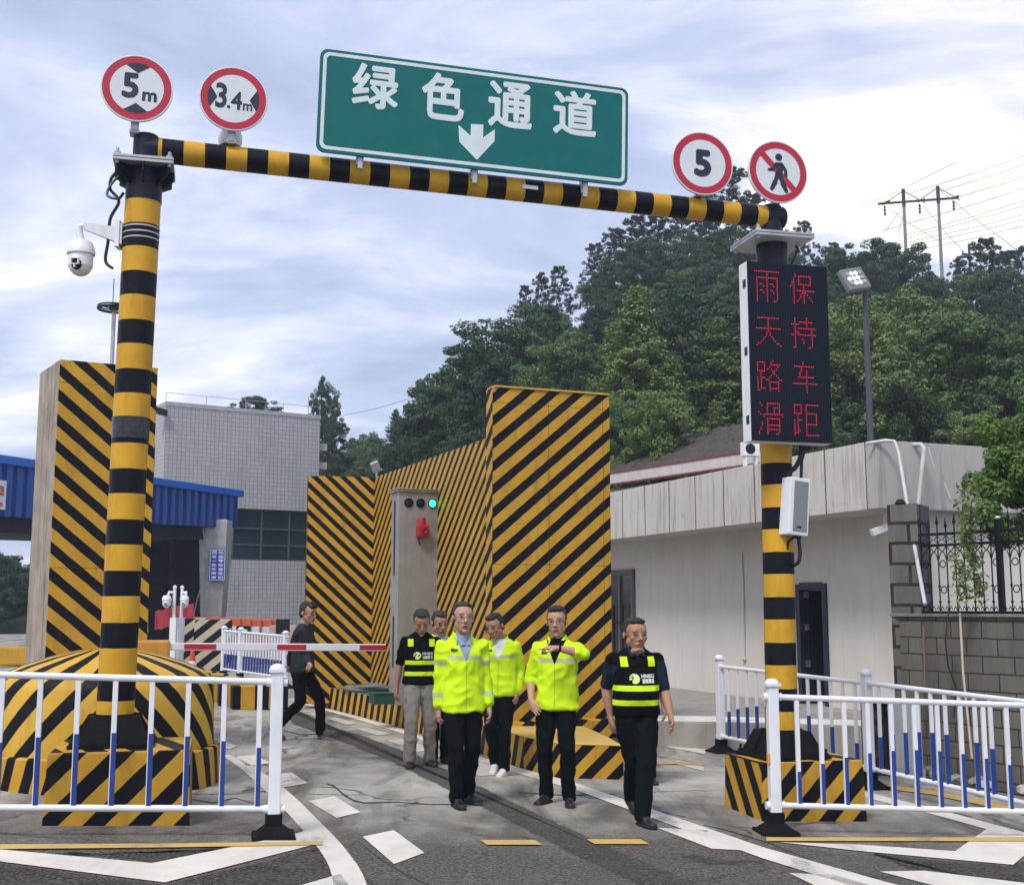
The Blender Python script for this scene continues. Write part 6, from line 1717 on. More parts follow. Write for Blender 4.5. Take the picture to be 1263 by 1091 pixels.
def ik(a, b_, l1, l2, pole):
    d = b_ - a; L = d.length; mx = (l1 + l2) * .998
    if L > mx: d = d * (mx / L); b_ = a + d; L = mx
    x = (l1 * l1 - l2 * l2 + L * L) / (2 * L); h = math.sqrt(max(0, l1 * l1 - x * x))
    u = d.normalized(); p = Vector(pole); p = (p - u * p.dot(u))
    p = p.normalized() if p.length > 1e-6 else Vector((0, -1, 0))
    return a + u * x + p * h, b_
def hand_hulls(w, d, n, side, curl=.5, spread=.06, point=False):
    """w wrist, d along the hand, n palm normal, side=+1/-1 where the thumb leaves"""
    d = d.normalized(); n = (n - d * n.dot(d)).normalized(); s = d.cross(n).normalized() * side
    H = []
    K = [w + d * .088 + s * .030, w + d * .093 + s * .010, w + d * .090 - s * .011, w + d * .082 - s * .030]
    H.append([(w - d * .005, .023), (K[0], .0125), (K[3], .0115), (w + d * .045 + n * .004, (.026, .026, .026))])
    H.append([(K[0], .0125), (K[1], .013), (K[2], .0125), (K[3], .0115), (w + d * .03, .019)])
    for i, (k, ln) in enumerate(zip(K, (.070, .078, .073, .056))):
        c = curl * (1 + .12 * i)
        if point and i == 0: c = .12
        if point and i > 0: c = 1.1
        a0 = (1.5 - i) * spread
        f0 = (d * math.cos(a0) + s * math.sin(a0)).normalized()
        p = k; a = c * .5
        for seg, (fr_, r0, r1) in enumerate(((.45, .0098, .0088), (.32, .0088, .0082), (.23, .0082, .0072))):
            dr = f0 * math.cos(a) + n * math.sin(a); q = p + dr * ln * fr_; H.append([(p, r0), (q, r1)]); p = q; a += c * .8
    tb = w + d * .028 + s * .024; t1 = tb + (d * .62 + s * .66 + n * .35).normalized() * .036; t2 = t1 + (d * .88 + s * .25 + n * .38).normalized() * .028
    H.append([(w + d * .02 + s * .012, .016), (tb, .0145), (t1, .0115)]); H.append([(t1, .0112), (t2, .0088)])
    return H
def project(me, bvh, M_, eps=.004):
    """lay flat lettering (x right, z up, in front of the chest) onto the cloth"""
    for v in me.vertices:
        hit = bvh.ray_cast(Vector((v.co.x, -1.0, v.co.z)), Vector((0, 1, 0)))
        if hit[0] is not None: v.co = hit[0] + Vector((0, -eps + v.co.y * .0, 0))
        else: v.co.y = -.1

def person(label, px, py, y, H, heading, spec):
    s = H / 1.72
    y = sum(G(fx, fz + 7 + .078 * s * 1500 / y).y for fx, fz, *_ in spec['feet']) / 2
    g_ = W(px, py, y); gx_ = g_.x; g0_ = gz(gx_)
    root = thing('person', label, 'person', (gx_, y, g0_ + spec.get('dz', 0)), R(heading))
    inv = root.matrix_basis.inverted()
    def L(q): return inv @ W(q[0], q[1], y + (q[2] if len(q) > 2 else 0))
    girth = spec.get('girth', 1.0); sw = spec.get('shoulder', 1.0)
    lean = Vector(spec.get('lean', (0, 0, 0)))
    hipz = .905 * s
    feet = []
    for (fx, fz, fy, yaw, pitch) in spec['feet']:     # where the ankle is seen; the sole is then set on the ground
        q_ = inv @ G(fx, fz + 7 + .078 * s * 1500 / y)
        a_ = R(pitch); q_.z += s * max(.19 * math.sin(a_) + .083 * math.cos(a_), -.06 * math.sin(a_) + .083 * math.cos(a_))
        feet.append((q_, yaw, pitch))
    fc = (feet[0][0] + feet[1][0]) / 2
    for q_, _, _ in feet:
        dh = Vector((q_.x - fc.x - math.copysign(.09 * s, q_.x - fc.x), q_.y - fc.y)).length
        hipz = min(hipz, q_.z + math.sqrt(max(.3, (.838 * s) ** 2 - dh * dh)) - spec.get('hip', (0, 0, 0))[2])
    pel = Vector((fc.x, fc.y, hipz)) + Vector(spec.get('hip', (0, 0, 0)))
    def T(x, y_, z):                                      # torso frame: above the pelvis, sheared by the lean
        f_ = (z - .905) / .6
        return Vector((x * s + pel.x + lean.x * f_, y_ * s + pel.y + lean.y * f_, z * s + pel.z - .905 * s))
    hipL = [Vector((pel.x - .095 * s, pel.y, pel.z)), Vector((pel.x + .095 * s, pel.y, pel.z))]
    knees = []; ank = []
    for i in (0, 1):
        k, a = ik(hipL[i], feet[i][0], .425 * s, .42 * s, spec.get('kneepole', (0, -1, 0))); knees.append(k); ank.append(a)
    shp = [T(-.178 * sw, 0.005, 1.355), T(.178 * sw, 0.005, 1.355)]
    for i in (0, 1):
        if spec.get('shoff'): shp[i] = shp[i] + Vector(spec['shoff'][i])
    elb = []; wr = []
    for i in (0, 1):
        a = spec['arms'][i]
        e_, w_ = ik(shp[i], L((a['wrist'][0], a['wrist'][1] + 5) + tuple(a['wrist'][2:])), .275 * s, .245 * s, a.get('pole', ((-.22, .9, -.1), (.22, .9, -.1))[i])); elb.append(e_); wr.append(w_)
    # head
    hy, hp, ht = [R(v) for v in spec['head']]             # yaw (+ to the picture's right), pitch (+ down), tilt
    HR = Matrix.Rotation(hy, 3, 'Z') @ Matrix.Rotation(hp, 3, 'X') @ Matrix.Rotation(ht, 3, 'Y')
    neck = T(0, .012, 1.455); hd = T(0, -.005, 1.592) + Vector(spec.get('headoff', (0, 0, 0)))
    fat = spec.get('face', 1.03); hs = 1.16
    def h(x, y_, z): return hd + HR @ (Vector((x * fat, y_, z)) * s * hs)
    def hr(a, b_, c): return (a * s * fat * hs, b_ * s * hs, c * s * hs)
    B = []
    B += [[(h(0, .012, .038), hr(.073, .092, .085), HR)],
          [(h(0, -.052, .045), hr(.055, .034, .034), HR), (h(0, -.050, -.020), hr(.060, .036, .03), HR), (h(0, -.048, -.082), hr(.036, .030, .022), HR)],
          [(h(0, -.052, -.04), hr(.05, .03, .03), HR), (h(-.046, .002, -.045), hr(.018, .026, .03), HR), (h(.046, .002, -.045), hr(.018, .026, .03), HR), (h(0, -.04, -.088), hr(.034, .03, .018), HR)],
          [(h(0, -.074, -.098), hr(.020, .013, .013), HR)],
          [(h(0, -.086, .012), hr(.008, .006, .01), HR), (h(0, -.103, -.024), hr(.0125, .010, .009), HR)], [(h(-.013, -.091, -.030), hr(.008, .009, .007), HR), (h(.013, -.091, -.030), hr(.008, .009, .007), HR)],
          [(h(-.030, -.079, .030), hr(.022, .0065, .006), HR)], [(h(.030, -.079, .030), hr(.022, .0065, .006), HR)],
          [(h(-.043, -.066, -.018), hr(.018, .010, .014), HR)], [(h(.043, -.066, -.018), hr(.018, .010, .014), HR)],
          [(h(0, -.080, -.062), hr(.030, .010, .016), HR)],
          [(h(-.077, .014, -.002), hr(.007, .016, .027), HR)], [(h(.077, .014, -.002), hr(.007, .016, .027), HR)],
          [(h(0, .015, -.06), .054 * s), (neck, .062 * s)]]
    if fat > 1.05: B.append([(h(0, -.045, -.105), hr(.045, .035, .02), HR), (h(0, -.02, -.12), hr(.055, .04, .03), HR)])
    # body under the clothes
    B += [[(neck, .056 * s), (T(0, .01, 1.37), (.11 * s, .06 * s, .03 * s))], [(T(0, .0, 1.34), (.13 * s, .065 * s, .05 * s)), (T(0, 0, 1.1), (.13 * s, .085 * s, .05 * s))],
          [(T(0, 0, 1.1), (.13 * s, .085 * s, .05 * s)), (pel, (.13 * s, .085 * s, .06 * s))]]
    for i in (0, 1):
        B += [[(hipL[i], .07 * s), (knees[i], .047 * s)], [(knees[i], .047 * s), (ank[i], .036 * s)], [(ank[i], .034 * s), (ank[i] + Vector((0, -.03 * s, -.03 * s)), .03 * s)],
              [(T((-.10, .10)[i], 0, 1.355), .045 * s), (shp[i] + Vector((0, 0, -.02 * s)), .038 * s)], [(shp[i] + Vector((0, 0, -.02 * s)), .038 * s), (elb[i], .040 * s * girth)], [(elb[i], .040 * s * girth), (elb[i].lerp(wr[i], .35), .041 * s * girth), (wr[i], .026 * s)]]
        a = spec['arms'][i]; d_ = (wr[i] - elb[i]).normalized()
        hd_ = (d_ + Vector(a.get('hdir', (0, 0, 0)))).normalized()
        B += hand_hulls(wr[i], hd_, Vector(a.get('palm', ((1, .2, 0), (-1, .2, 0))[i])), (-1, 1)[i] * a.get('flip', 1), a.get('curl', .55), point=a.get('point', False))
    me = remesh(B, .0058, 2, .4)
    body = put('body', me, spec.get('skin', SK1), root)
    # face details
    e_mat = []
    for x in (-.031, .031):
        mb = MB(); mb.ball(h(x, -.0805, .006), hr(.0115, .0042, .0036), seg=10, M=HR); ey = mb.build('eye', C_EYEW, root, smooth=True)
        mb = MB(); mb.ball(h(x, -.0858, .0055), hr(.0056, .0024, .0044), seg=8, M=HR); mb.build('iris', C_EYE, ey, smooth=True)
        mb = MB(); mb.tube([h(x - .015, -.0830, .0090), h(x, -.0872, .0110), h(x + .015, -.0830, .0090)], .0016 * s, 5); mb.build('eyelid', C_HAIR, ey, smooth=True)
        mb = MB(); sg = 1 if x > 0 else -1
        mb.tube([h(x - sg * .017, -.090, .029), h(x, -.0925, .035), h(x + sg * .020, -.081, .029)], [.0024 * s, .0030 * s, .0016 * s], 6); mb.build('eyebrow', C_HAIR, root, smooth=True)
    mb = MB(); op = spec.get('mouth', 0)
    mb.tube([h(-.024, -.083, -.060 + op * .002), h(-.010, -.0895, -.056), h(0, -.091, -.0575), h(.010, -.0895, -.056), h(.024, -.083, -.060 + op * .002)], [.0025 * s, .0042 * s, .0042 * s, .0042 * s, .0025 * s], 6)
    mb.tube([h(-.022, -.083, -.061), h(-.01, -.0885, -.066 - op * .005), h(0, -.0895, -.0675 - op * .005), h(.01, -.0885, -.066 - op * .005), h(.022, -.083, -.061)], [.0025 * s, .0045 * s, .005 * s, .0045 * s, .0025 * s], 6)
    mth = mb.build('mouth', C_LIP, root, smooth=True)
    mb = MB(); mb.ball(h(0, -.0885, -.0615 - op * .002), hr(.019, .003, .0022 + .004 * op), seg=10, M=HR); mb.build('mouth_gap', C_EYE if not spec.get('smile') else C_EYEW, mth, smooth=True)
    # hair
    hl = spec.get('hairline', 0.0)
    Hh = [[(h(0, .028, .050), hr(.079, .088, .084), HR)], [(h(0, -.038 + hl * .03, .100), hr(.058, .042, .026), HR), (h(0, .03, .10), hr(.066, .06, .034), HR)],
          [(h(-.0695, .018, .040), hr(.007, .030, .034), HR)], [(h(.0695, .018, .040), hr(.007, .030, .034), HR)], [(h(0, .06, -.01), hr(.066, .045, .055), HR)]]
    if spec.get('fringe'): Hh.append([(h(-.03, -.066, .082), hr(.028, .024, .022), HR), (h(.03, -.066, .082), hr(.028, .024, .022), HR), (h(0, -.02, .11), hr(.06, .05, .026), HR)])
    hm_ = remesh(Hh, .0065, 2); wrinkle(hm_, .003, (55, 55, 40), .003, (120, 120, 90))
    put('hair', hm_, spec.get('hair', C_HAIR), root)
    if spec.get('glasses'):
        mb = MB()
        for x in (-.032, .032):
            pts = [h(x + .025 * math.copysign(abs(math.cos(a)) ** .6, math.cos(a)), -.101 + .010 * (abs(x + .02 * math.cos(a)) / .05), .002 + .0165 * math.copysign(abs(math.sin(a)) ** .6, math.sin(a))) for a in [2 * math.pi * k / 20 for k in range(21)]]
            mb.tube(pts, .0019 * s, 5)
            sg = 1 if x > 0 else -1; mb.tube([h(sg * .057, -.091, .008), h(sg * .080, -.03, .010), h(sg * .081, .02, .004)], .0018 * s, 5)
        mb.tube([h(-.008, -.104, .006), h(0, -.107, .009), h(.008, -.104, .006)], .0018 * s, 5)
        mb.build('glasses', spec['glasses'], root, smooth=True)
    # ------------------------------------------------ clothes
    tr = spec['trousers']; lw = spec.get('legw', 1.0)
    G_ = [[(pel + Vector((0, 0, .10 * s)), (.158 * s * girth, .112 * s * girth, .03 * s)), (pel + Vector((0, .005, -.005)), (.172 * s * girth, .122 * s * girth, .06 * s))]]
    for i in (0, 1):
        cuff = ank[i] + Vector((0, .005 * s, -.03 * s))
        G_ += [[(pel + Vector(((-.07, .07)[i] * s, 0, 0)), (.10 * s * lw, .112 * s * girth, .07 * s)), (hipL[i] + (knees[i] - hipL[i]) * .35, .092 * s * lw), (knees[i], (.068 * s * lw, .07 * s * lw, .06 * s))],
               [(knees[i], (.068 * s * lw, .07 * s * lw, .06 * s)), (knees[i].lerp(ank[i], .5), .066 * s * lw), (cuff, (.060 * s * lw, .068 * s * lw, .028 * s))]]
    tm_ = remesh(G_, .010, 3); wrinkle(tm_, .013, (9, 9, 7), .005, (22, 22, 18), hash(label) % 7)
    put('trousers', tm_, tr, root)
    for i in (0, 1):
        _, yaw, pitch = feet[i]; a = ank[i]
        FR = Matrix.Rotation(R(yaw), 3, 'Z') @ Matrix.Rotation(R(pitch), 3, 'X')
        def fp(x, y_, z): return a + FR @ (Vector((x, y_, z)) * s)
        up = [[(fp(0, .035, -.045), (.034 * s, .036 * s, .034 * s), FR), (fp(0, -.06, -.045), (.040 * s, .05 * s, .032 * s), FR), (fp(0, 0, .0), (.038 * s, .045 * s, .03 * s), FR)],
              [(fp(0, -.06, -.048), (.042 * s, .05 * s, .030 * s), FR), (fp(.004, -.145, -.058), (.038 * s, .045 * s, .022 * s), FR)]]
        sm = remesh(up, .006, 3); so = put('shoe', sm, spec['shoes'], root)
        mb = MB(); ol = [(-.034, .06), (.034, .06), (.040, .0), (.045, -.09), (.043, -.15), (.028, -.188), (0, -.197), (-.028, -.188), (-.043, -.15), (-.045, -.09), (-.040, 0)]
        mb.prism([fp(x, y_, -.083) for x, y_ in ol], FR @ Vector((0, 0, .022 * s))); mb.build('sole', spec.get('sole', C_SOLE), so, bevel=.004)
    top = spec['top']; kind = top['kind']
    hem = top.get('hem', .86)
    loose = 1.0 if kind != 'jacket' else 1.06
    bw = girth
    by_ = spec.get('belly', 0)
    S_ = [[(T(0, .0, hem), (.182 * s * loose * bw, .130 * s * loose * bw, .02 * s)), (T(0, -by_, 1.08), (.176 * s * loose * bw, (.126 + by_) * s * loose * bw, .05 * s))],
          [(T(0, -by_, 1.08), (.176 * s * loose * bw, (.126 + by_) * s * loose * bw, .05 * s)), (T(0, -.005, 1.27), (.188 * s * (1 + (loose - 1) * .6) * (1 + (bw - 1) * .7), .128 * s * loose, .08 * s))],
          [(T(0, -.005, 1.27), (.188 * s * (1 + (loose - 1) * .6) * (1 + (bw - 1) * .7), .128 * s * loose, .08 * s)), (shp[0] + Vector((.02 * s, 0, -.005 * s)), (.05 * s, .064 * s, .042 * s)), (shp[1] + Vector((-.02 * s, 0, -.005 * s)), (.05 * s, .064 * s, .042 * s)), (T(0, .015, 1.455), (.075 * s, .058 * s, .018 * s))]]
    for i in (0, 1):
        hz_ = T(0, 0, hem).z; f_ = max(.02, (hipL[i].z - hz_) / max(.05, hipL[i].z - knees[i].z)); q_ = hipL[i].lerp(knees[i], f_)
        S_[0].append((Vector((q_.x, q_.y, hz_)), (.104 * s * lw * loose, .122 * s * girth * loose, .02 * s)))
        S_[0].append((Vector((pel.x, pel.y, hz_)), (.178 * s * bw * loose, .132 * s * girth * loose, .02 * s)))
    slv = []
    for i in (0, 1):
        el = spec['arms'][i].get('sleeve', top['sleeve'])      # 1 = to the wrist, .5 = to the elbow
        r0, r1, r2 = [v * s for v in ((.063, .058, .047) if kind == 'jacket' else (.060, .057, .045))]
        r0 *= (1 + (girth - 1) * .6); r1 *= (1 + (girth - 1) * .6)
        if el >= .55:
            f_ = (el - .5) / .5; end = elb[i].lerp(wr[i], f_ * .98)
            slv.append([(shp[i], r0), (elb[i], r1)]); slv.append([(elb[i], r1), (elb[i].lerp(end, .55), (r1 * .98)), (end, (r1 + (r2 - r1) * f_))])
        else:
            end = shp[i].lerp(elb[i], el / .5); slv.append([(shp[i], r0), (end, r0 * .93)])
    S_ += slv
    jm = remesh(S_, .0105, 3)
    wa = .015 if kind == 'jacket' else .010
    wrinkle(jm, wa, (7, 7, 9), wa * .42, (19, 19, 15), hash(label) % 5 + 1)
    mats_ = [top['mat'], top.get('mat2', C_REFL), top.get('inner', C_SHIRT), top.get('mat3', C_LIMEB), top.get('sleevemat', top['mat'])]
    def armpos(p):
        best = None
        for i in (0, 1):
            for a, b_, o_ in ((shp[i], elb[i], 0), (elb[i], wr[i], 1)):
                d = b_ - a; t_ = max(0, min(1, (p - a).dot(d) / d.length_squared)); dist = (p - a - d * t_).length
                if best is None or dist < best[0]: best = (dist, i, o_ + t_)
        return best
    planes = []
    zb_ = []
    for (z0, z1) in top.get('bands', ()):
        q0, q1 = T(0, 0, z0), T(0, 0, z1); planes += [(q0, (0, 0, 1)), (q1, (0, 0, 1))]; zb_.append((q0.z, q1.z))
    vz = T(0, 0, top.get('v', 1.30)).z; vw = top.get('vw', .55); zip_ = T(0, 0, 1.3).x
    if top.get('v', 0):
        planes += [((zip_, 0, vz), (1, 0, -vw)), ((zip_, 0, vz), (1, 0, vw))]
    for i in (0, 1):
        for (t0, t1) in top.get('armbands', ()):
            for tt in (t0, t1):
                a, b_ = (shp[i], elb[i]) if tt < 1 else (elb[i], wr[i]); q = a.lerp(b_, tt % 1.0)
                bmx = bmesh.new(); bmx.from_mesh(jm)
                ge = [f for f in bmx.faces if (f.calc_center_median() - q).length < .12 * s]
                gs_ = set(ge); ee = {e for f in ge for e in f.edges}; vv = {v for f in ge for v in f.verts}
                bmesh.ops.bisect_plane(bmx, geom=list(gs_) + list(ee) + list(vv), plane_co=q, plane_no=(b_ - a), dist=1e-5); bmx.to_mesh(jm); bmx.free()
    bisect(jm, planes)
    bvh_src = jm
    for p in jm.polygons:
        c = p.center; mi = 0
        ap = armpos(c); onarm = ap[0] < .095 * s and ap[2] > (.28 if kind == 'jacket' else .05) and abs(c.x - zip_) > .150 * s * bw
        if onarm:
            mi = 4
            for (t0, t1) in top.get('armbands', ()):
                if t0 <= ap[2] <= t1: mi = 1
        else:
            for (z0, z1) in zb_:
                if z0 <= c.z <= z1 and (not top.get('bandfront') or c.y < pel.y): mi = 1
            if top.get('sidepanel') and abs(abs(c.x - zip_) - .168 * s * bw) < .02 and abs(c.y - pel.y) < .06 and c.z < T(0, 0, 1.25).z: mi = 3
            if top.get('v') and c.z > vz and abs(c.x - zip_) < (c.z - vz) * vw and c.y < neck.y - .02: mi = 2
        p.material_index = mi
    garment = put(top.get('name', 'jacket'), jm, mats_, root)
    bmv = bmesh.new(); bmv.from_mesh(jm); bvh = BVHTree.FromBMesh(bmv); bmv.free()
    def stick(name, me2, m):
        project(me2, bvh, None); return put(name, me2, m, garment, False)
    def strip_mesh(pts, wdt):
        me2 = bpy.data.meshes.new('strip'); vs = []; fs = []
        n_ = len(pts)
        for i, p in enumerate(pts):
            vs += [(p[0] - wdt / 2, 0, p[1]), (p[0] + wdt / 2, 0, p[1])]
            if i: fs.append((2 * i - 2, 2 * i - 1, 2 * i + 1, 2 * i))
        me2.from_pydata(vs, [], fs); return me2
    if kind == 'jacket':
        z0, z1 = T(0, 0, hem + .01).z, vz
        stick('zip', strip_mesh([(zip_, z0 + (z1 - z0) * k / 24) for k in range(25)], .010), C_LIMEB)
        # collar: a folded band round the neck, open at the front
        mb = MB(); ringA = []; ringB = []; ringC = []
        for k in range(25):
            a = R(-90 + 38) + R(284) * k / 24
            cx_, cy_ = math.cos(a), math.sin(a); fr_ = 1 - min(1, abs(k - 12) / 12.0)
            o_ = 1.0 + .25 * (1 - fr_) ** 2
            ringA.append(T(cx_ * .074, .012 + cy_ * .070 * o_, 1.425 - .035 * (1 - fr_) ** 2)); ringB.append(T(cx_ * .080, .012 + cy_ * .078, 1.495 - .055 * (1 - fr_) ** 3)); ringC.append(T(cx_ * .116, .012 + cy_ * .104 * o_, 1.425 - .075 * (1 - fr_) ** 2))
        for k in range(24):
            mb.poly([ringA[k], ringA[k + 1], ringB[k + 1], ringB[k]]); mb.poly([ringB[k], ringB[k + 1], ringC[k + 1], ringC[k]])
        bmesh.ops.remove_doubles(mb.bm, verts=mb.bm.verts, dist=.0005)
        o = mb.build('collar', top['mat'], garment, smooth=True); so = o.modifiers.new('thick', 'SOLIDIFY'); so.thickness = .005
        if top.get('badge'):
            q = T(-.10, 0, 1.325)
            me2 = bpy.data.meshes.new('b'); pts = [(-.026, -.012), (-.012, -.016), (.03, -.012), (.03, .006), (-.006, .010), (-.016, .016), (-.026, .006)]
            me2.from_pydata([(q.x + x, 0, q.z + z) for x, z in pts], [], [tuple(range(7))]); stick('chest_badge', me2, C_PRINT)
    elif kind == 'vest' and not top.get('plain'):
        # shoulder patches, print
        for sx in (-1, 1):
            q = T(sx * .118, 0, 1.345); me2 = bpy.data.meshes.new('p'); n_ = 5; vs = []; fs = []
            for a in range(n_ + 1):
                for b_ in range(n_ + 1): vs.append((q.x + (a / n_ - .5) * .062 * s, 0, q.z + (b_ / n_ - .5) * .082 * s))
            for a in range(n_):
                for b_ in range(n_): k = a * (n_ + 1) + b_; fs.append((k, k + n_ + 1, k + n_ + 2, k + 1))
            me2.from_pydata(vs, [], fs); stick('shoulder_patch', me2, C_LIME)
        q = T(-.045, 0, 1.205); rr = .040 * s
        mb = MB()
        mb.poly([V(q.x + rr * math.cos(a), 0, q.z + rr * math.sin(a)) for a in [R(-125 + 232 * k / 20) for k in range(21)]] + [V(q.x - .1 * rr, 0, q.z + .35 * rr), V(q.x - .5 * rr, 0, q.z - .3 * rr)])
        for k in range(4):
            a = R(108 + k * 26); mb.poly([V(q.x + rr * f_ * math.cos(a + d_), 0, q.z + rr * f_ * math.sin(a + d_)) for f_, d_ in ((.55, -.10), (1.12, -.14), (1.12, .14), (.55, .10))])
        bmesh.ops.triangulate(mb.bm, faces=mb.bm.faces); me2 = bpy.data.meshes.new('logo'); mb.bm.to_mesh(me2); mb.bm.free(); stick('chest_emblem', me2, C_LOGO)
        for txt, dz_, hh, ww in (('HNEG', .022, .030, .118), ('湖南高速', -.018, .036, .112)):
            me2, dim = text_mesh(txt, .04, 0, 0); k2 = bolder(me2, 6, .0016)
            k2.transform(Matrix.Diagonal((ww * s / dim[0], hh * s / dim[1], 0, 1)))
            q2 = T(.070, 0, 1.205 + dz_); k2.transform(Matrix.Translation((q2.x, 0, q2.z)) @ STAND); stick('chest_lettering', k2, C_LOGOW)
    if spec.get('polo'):
        mb = MB()
        for sx in (-1, 1):
            mb.prism([T(sx * .012, -.088, 1.40), T(sx * .062, -.055, 1.465), T(sx * .085, -.02, 1.45), T(sx * .062, -.093, 1.385)], (0, -.006, 0))
        mb.build('collar', spec['polo'], garment)
    if spec.get('shirtcollar'):
        mb = MB()
        for sx in (-1, 1):
            mb.prism([T(sx * .006, -.100, 1.375), T(sx * .058, -.048, 1.475), T(sx * .070, -.030, 1.455), T(sx * .046, -.104, 1.36)], (0, -.006, 0))
        mb.build('shirt_collar', spec['shirtcollar'], garment)
    if spec.get('watch') is not None:
        i = spec['watch']; q = wr[i].lerp(elb[i], .07); d_ = (elb[i] - wr[i]).normalized()
        mb = MB(); mb.tube([q - d_ * .010, q + d_ * .010], .033 * s, 16, caps=False); mb.build('watch_strap', C_BLACK, root, smooth=True)
    if spec.get('extra'): spec['extra'](root, T, L, s)
    return root

JK = dict(kind='jacket', name='jacket', mat=C_LIME, mat2=C_REFL, bands=((1.235, 1.275),), armbands=((.45, .60), (1.52, 1.68)), bandfront=False, sidepanel=True, sleeve=.97, hem=.80, v=1.22, vw=.42, inner=C_SHIRT, badge=True)
VS = dict(kind='vest', name='vest_and_shirt', mat=C_BLACK, mat2=C_LIME, bands=((1.105, 1.150), (.985, 1.030)), sleeve=.42, hem=.90, v=1.36, vw=.8, inner=C_BLACK, sleevemat=C_BLACK)
person('man in a zipped yellow jacket over a pale blue shirt, walking in front', 566, 994, 10.26, 1.70, 16, dict(
    feet=[(563, 977, -.14, 4, 0), (576, 972, .12, 22, -6)], arms=[dict(wrist=(541, 866, .0), curl=.5), dict(wrist=(603, 864, .05), curl=.5)],
    head=(-2, -3, 2), headoff=(.0, -.01, 0), skin=SK1, hair=C_HAIRG, hairline=.6, glasses=C_GLASSM, mouth=1, trousers=C_TROUS, shoes=C_SHOE, shirtcollar=C_SHIRT,
    top=dict(JK)))
person('man in a yellow jacket with rolled sleeves and black tee, pointing across his chest', 688, 991, 10.6, 1.70, -12, dict(
    feet=[(674, 972, .0, -18, 0), (702, 975, -.06, 14, 0)], arms=[dict(wrist=(655, 858, -.06), hdir=(.5, -.1, 0), palm=(.3, .9, 0), curl=.25, sleeve=.56, pole=(-.35, .9, 0)), dict(wrist=(687, 794, -.35), pole=(1, -.1, -.25), hdir=(-.9, .1, -.1), palm=(0, .25, -1), curl=.7, sleeve=.60, point=True)],
    head=(2, 0, -3), skin=SK1, hair=C_HAIR, glasses=C_GLASS, mouth=1, trousers=C_TROUS, shoes=C_SHOE, watch=1, shoulder=1.02,
    top=dict(JK, hem=.83, inner=C_BLACK, armbands=())))
person('stocky man in a navy polo and black reflective vest, rightmost of the group', 786, 1012, 9.93, 1.70, 10, dict(
    feet=[(779, 984, .26, 8, 24), (793, 1000, -.14, 14, 0)], arms=[dict(wrist=(753, 878, .08), curl=.6, pole=(-.25, .9, 0)), dict(wrist=(827, 877, -.10), curl=.5, pole=(.25, .9, 0))],
    head=(8, 2, 0), headoff=(.0, -.02, -.03), face=1.13, skin=SK2, hair=C_HAIR, hairline=.35, trousers=C_TROUS, shoes=C_SHOE, girth=1.13, shoulder=1.07, belly=.03, legw=1.1, polo=C_NAVY,
    top=dict(VS, inner=C_NAVY, sleevemat=C_NAVY, hem=.90)))
person('man with bowed head in a black reflective vest over a black tee and grey trousers', 517, 943, 12.89, 1.64, 8, dict(
    feet=[(505, 930, .05, -2, 0), (530, 928, -.02, 16, 0)], arms=[dict(wrist=(489, 842, .02), curl=.7), dict(wrist=(546, 842, .05), curl=.6)],
    head=(2, 24, 0), headoff=(0, -.055, -.03), skin=SK2, hair=C_HAIRG, fringe=False, trousers=C_GREY, shoes=C_SHOE, legw=1.12, girth=1.03, shoulder=1.0,
    top=dict(VS, v=0)))
person('smiling man in a yellow jacket over a white tee, walking between the two front men', 619, 954, 12.4, 1.625, -8, dict(
    feet=[(611, 938, .35, -4, 18), (622, 940, -.05, -12, 0)], arms=[dict(wrist=(594, 846, .0), curl=.5), dict(wrist=(638, 848, -.03), curl=.6, pole=(.25, .9, 0))],
    head=(-22, 14, -8), headoff=(-.045, -.05, -.02), skin=SK2, hair=C_HAIR, smile=True, mouth=1.2, trousers=C_TROUS, shoes=C_SHOEW, sole=C_SHOEW, watch=1,
    top=dict(JK, inner=C_WHITE, hem=.84, armbands=())))
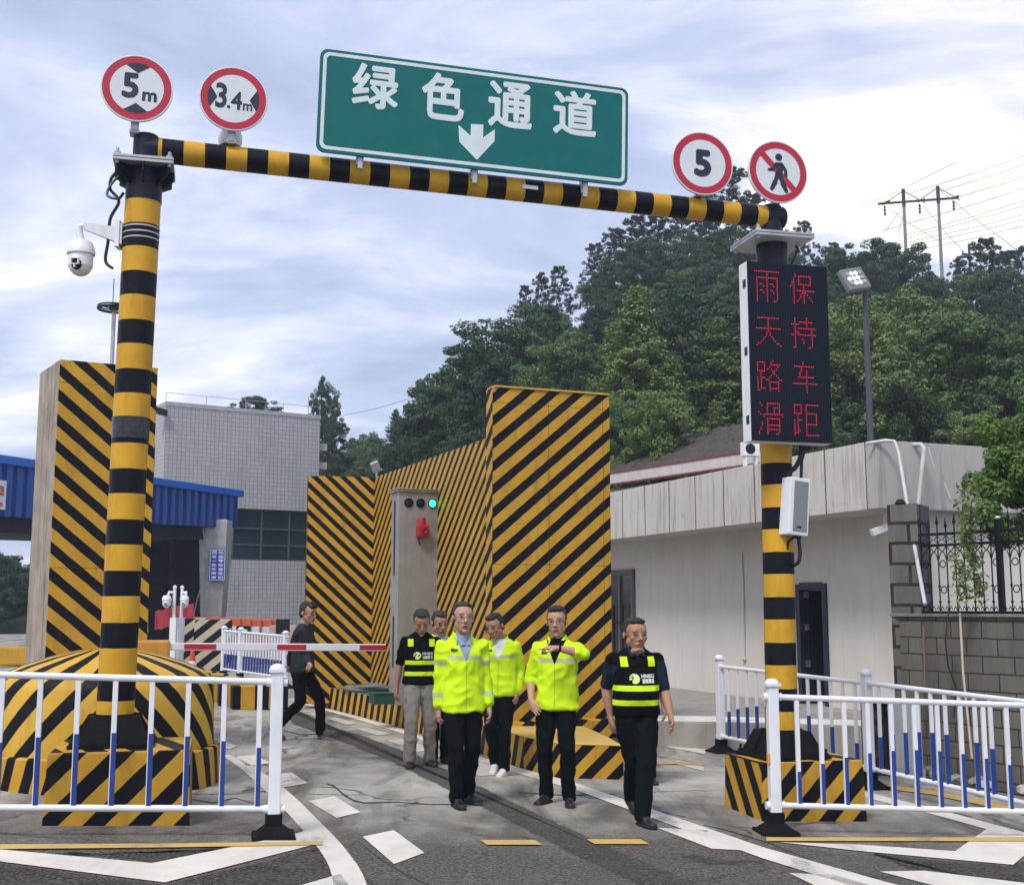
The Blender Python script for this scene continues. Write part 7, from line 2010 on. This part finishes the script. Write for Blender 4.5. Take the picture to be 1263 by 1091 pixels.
person('man mostly hidden behind the others, with only his face and yellow collar showing', 541, 938, 13.7, 1.60, 12, dict(
    feet=[(534, 925, .02, 0, 0), (548, 925, -.02, 10, 0)], arms=[dict(wrist=(524, 846, .05)), dict(wrist=(556, 846, .05))],
    head=(14, 12, 0), skin=SK2, hair=C_HAIRG, trousers=C_TROUS, shoes=C_SHOE, top=dict(JK, armbands=())))
person('person almost entirely hidden behind the stocky man, a green sleeve and lime collar showing', 793, 962, 11.9, 1.55, 5, dict(
    shoulder=.92, feet=[(784, 950, .05, 0, 0), (802, 950, -.02, 10, 0)], arms=[dict(wrist=(770, 868, .05), sleeve=.42), dict(wrist=(819, 868, .05), sleeve=.42)],
    head=(10, 10, 0), headoff=(-.045, 0, -.05), skin=SK3, hair=C_HAIR, trousers=C_TROUS, shoes=C_SHOE, top=dict(VS, mat=C_LIME, sleevemat=C_GREEN, inner=C_LIME)))
person('young man in a charcoal sweatshirt and black trousers striding to the right behind the boom', 369, 909, 14.95, 1.66, 74, dict(
    feet=[(340, 898, .12, 0, 32), (396, 897, -.08, 0, -22)], arms=[dict(wrist=(356, 822, .16), curl=.6, sleeve=.95), dict(wrist=(381, 812, -.16), curl=.6, sleeve=.95, pole=(.2, .9, 0))],
    head=(-14, 8, 0), headoff=(0, -.03, 0), skin=SK3, hair=C_HAIR, fringe=True, glasses=C_GLASS, trousers=C_BLACK, shoes=C_SHOEG, sole=C_SOLEG, legw=.95, lean=(0, -.03, 0), hip=(0, -.02, -.02), kneepole=(0, -1, 0),
    top=dict(kind='vest', name='sweatshirt', mat=C_SWEAT, sleeve=.97, hem=.87, plain=True)))
# ================================================================== thin humid air over the wooded hill
mb = MB(); mb.box2((-130, -20, -8), (150, 145, 75))
hz_m = bpy.data.materials.new('haze'); hz_m.use_nodes = True
t_ = hz_m.node_tree; t_.nodes.clear()
ho = t_.nodes.new('ShaderNodeOutputMaterial'); hv = t_.nodes.new('ShaderNodeVolumePrincipled')
hv.inputs['Color'].default_value = (.80, .88, 1.0, 1); hv.inputs['Density'].default_value = .0012; hv.inputs['Anisotropy'].default_value = .2
t_.links.new(hv.outputs[0], ho.inputs['Volume'])
o = mb.build('haze', hz_m); o['kind'] = 'stuff'; o['label'] = 'thin bluish haze hanging over the whole place and the hill'
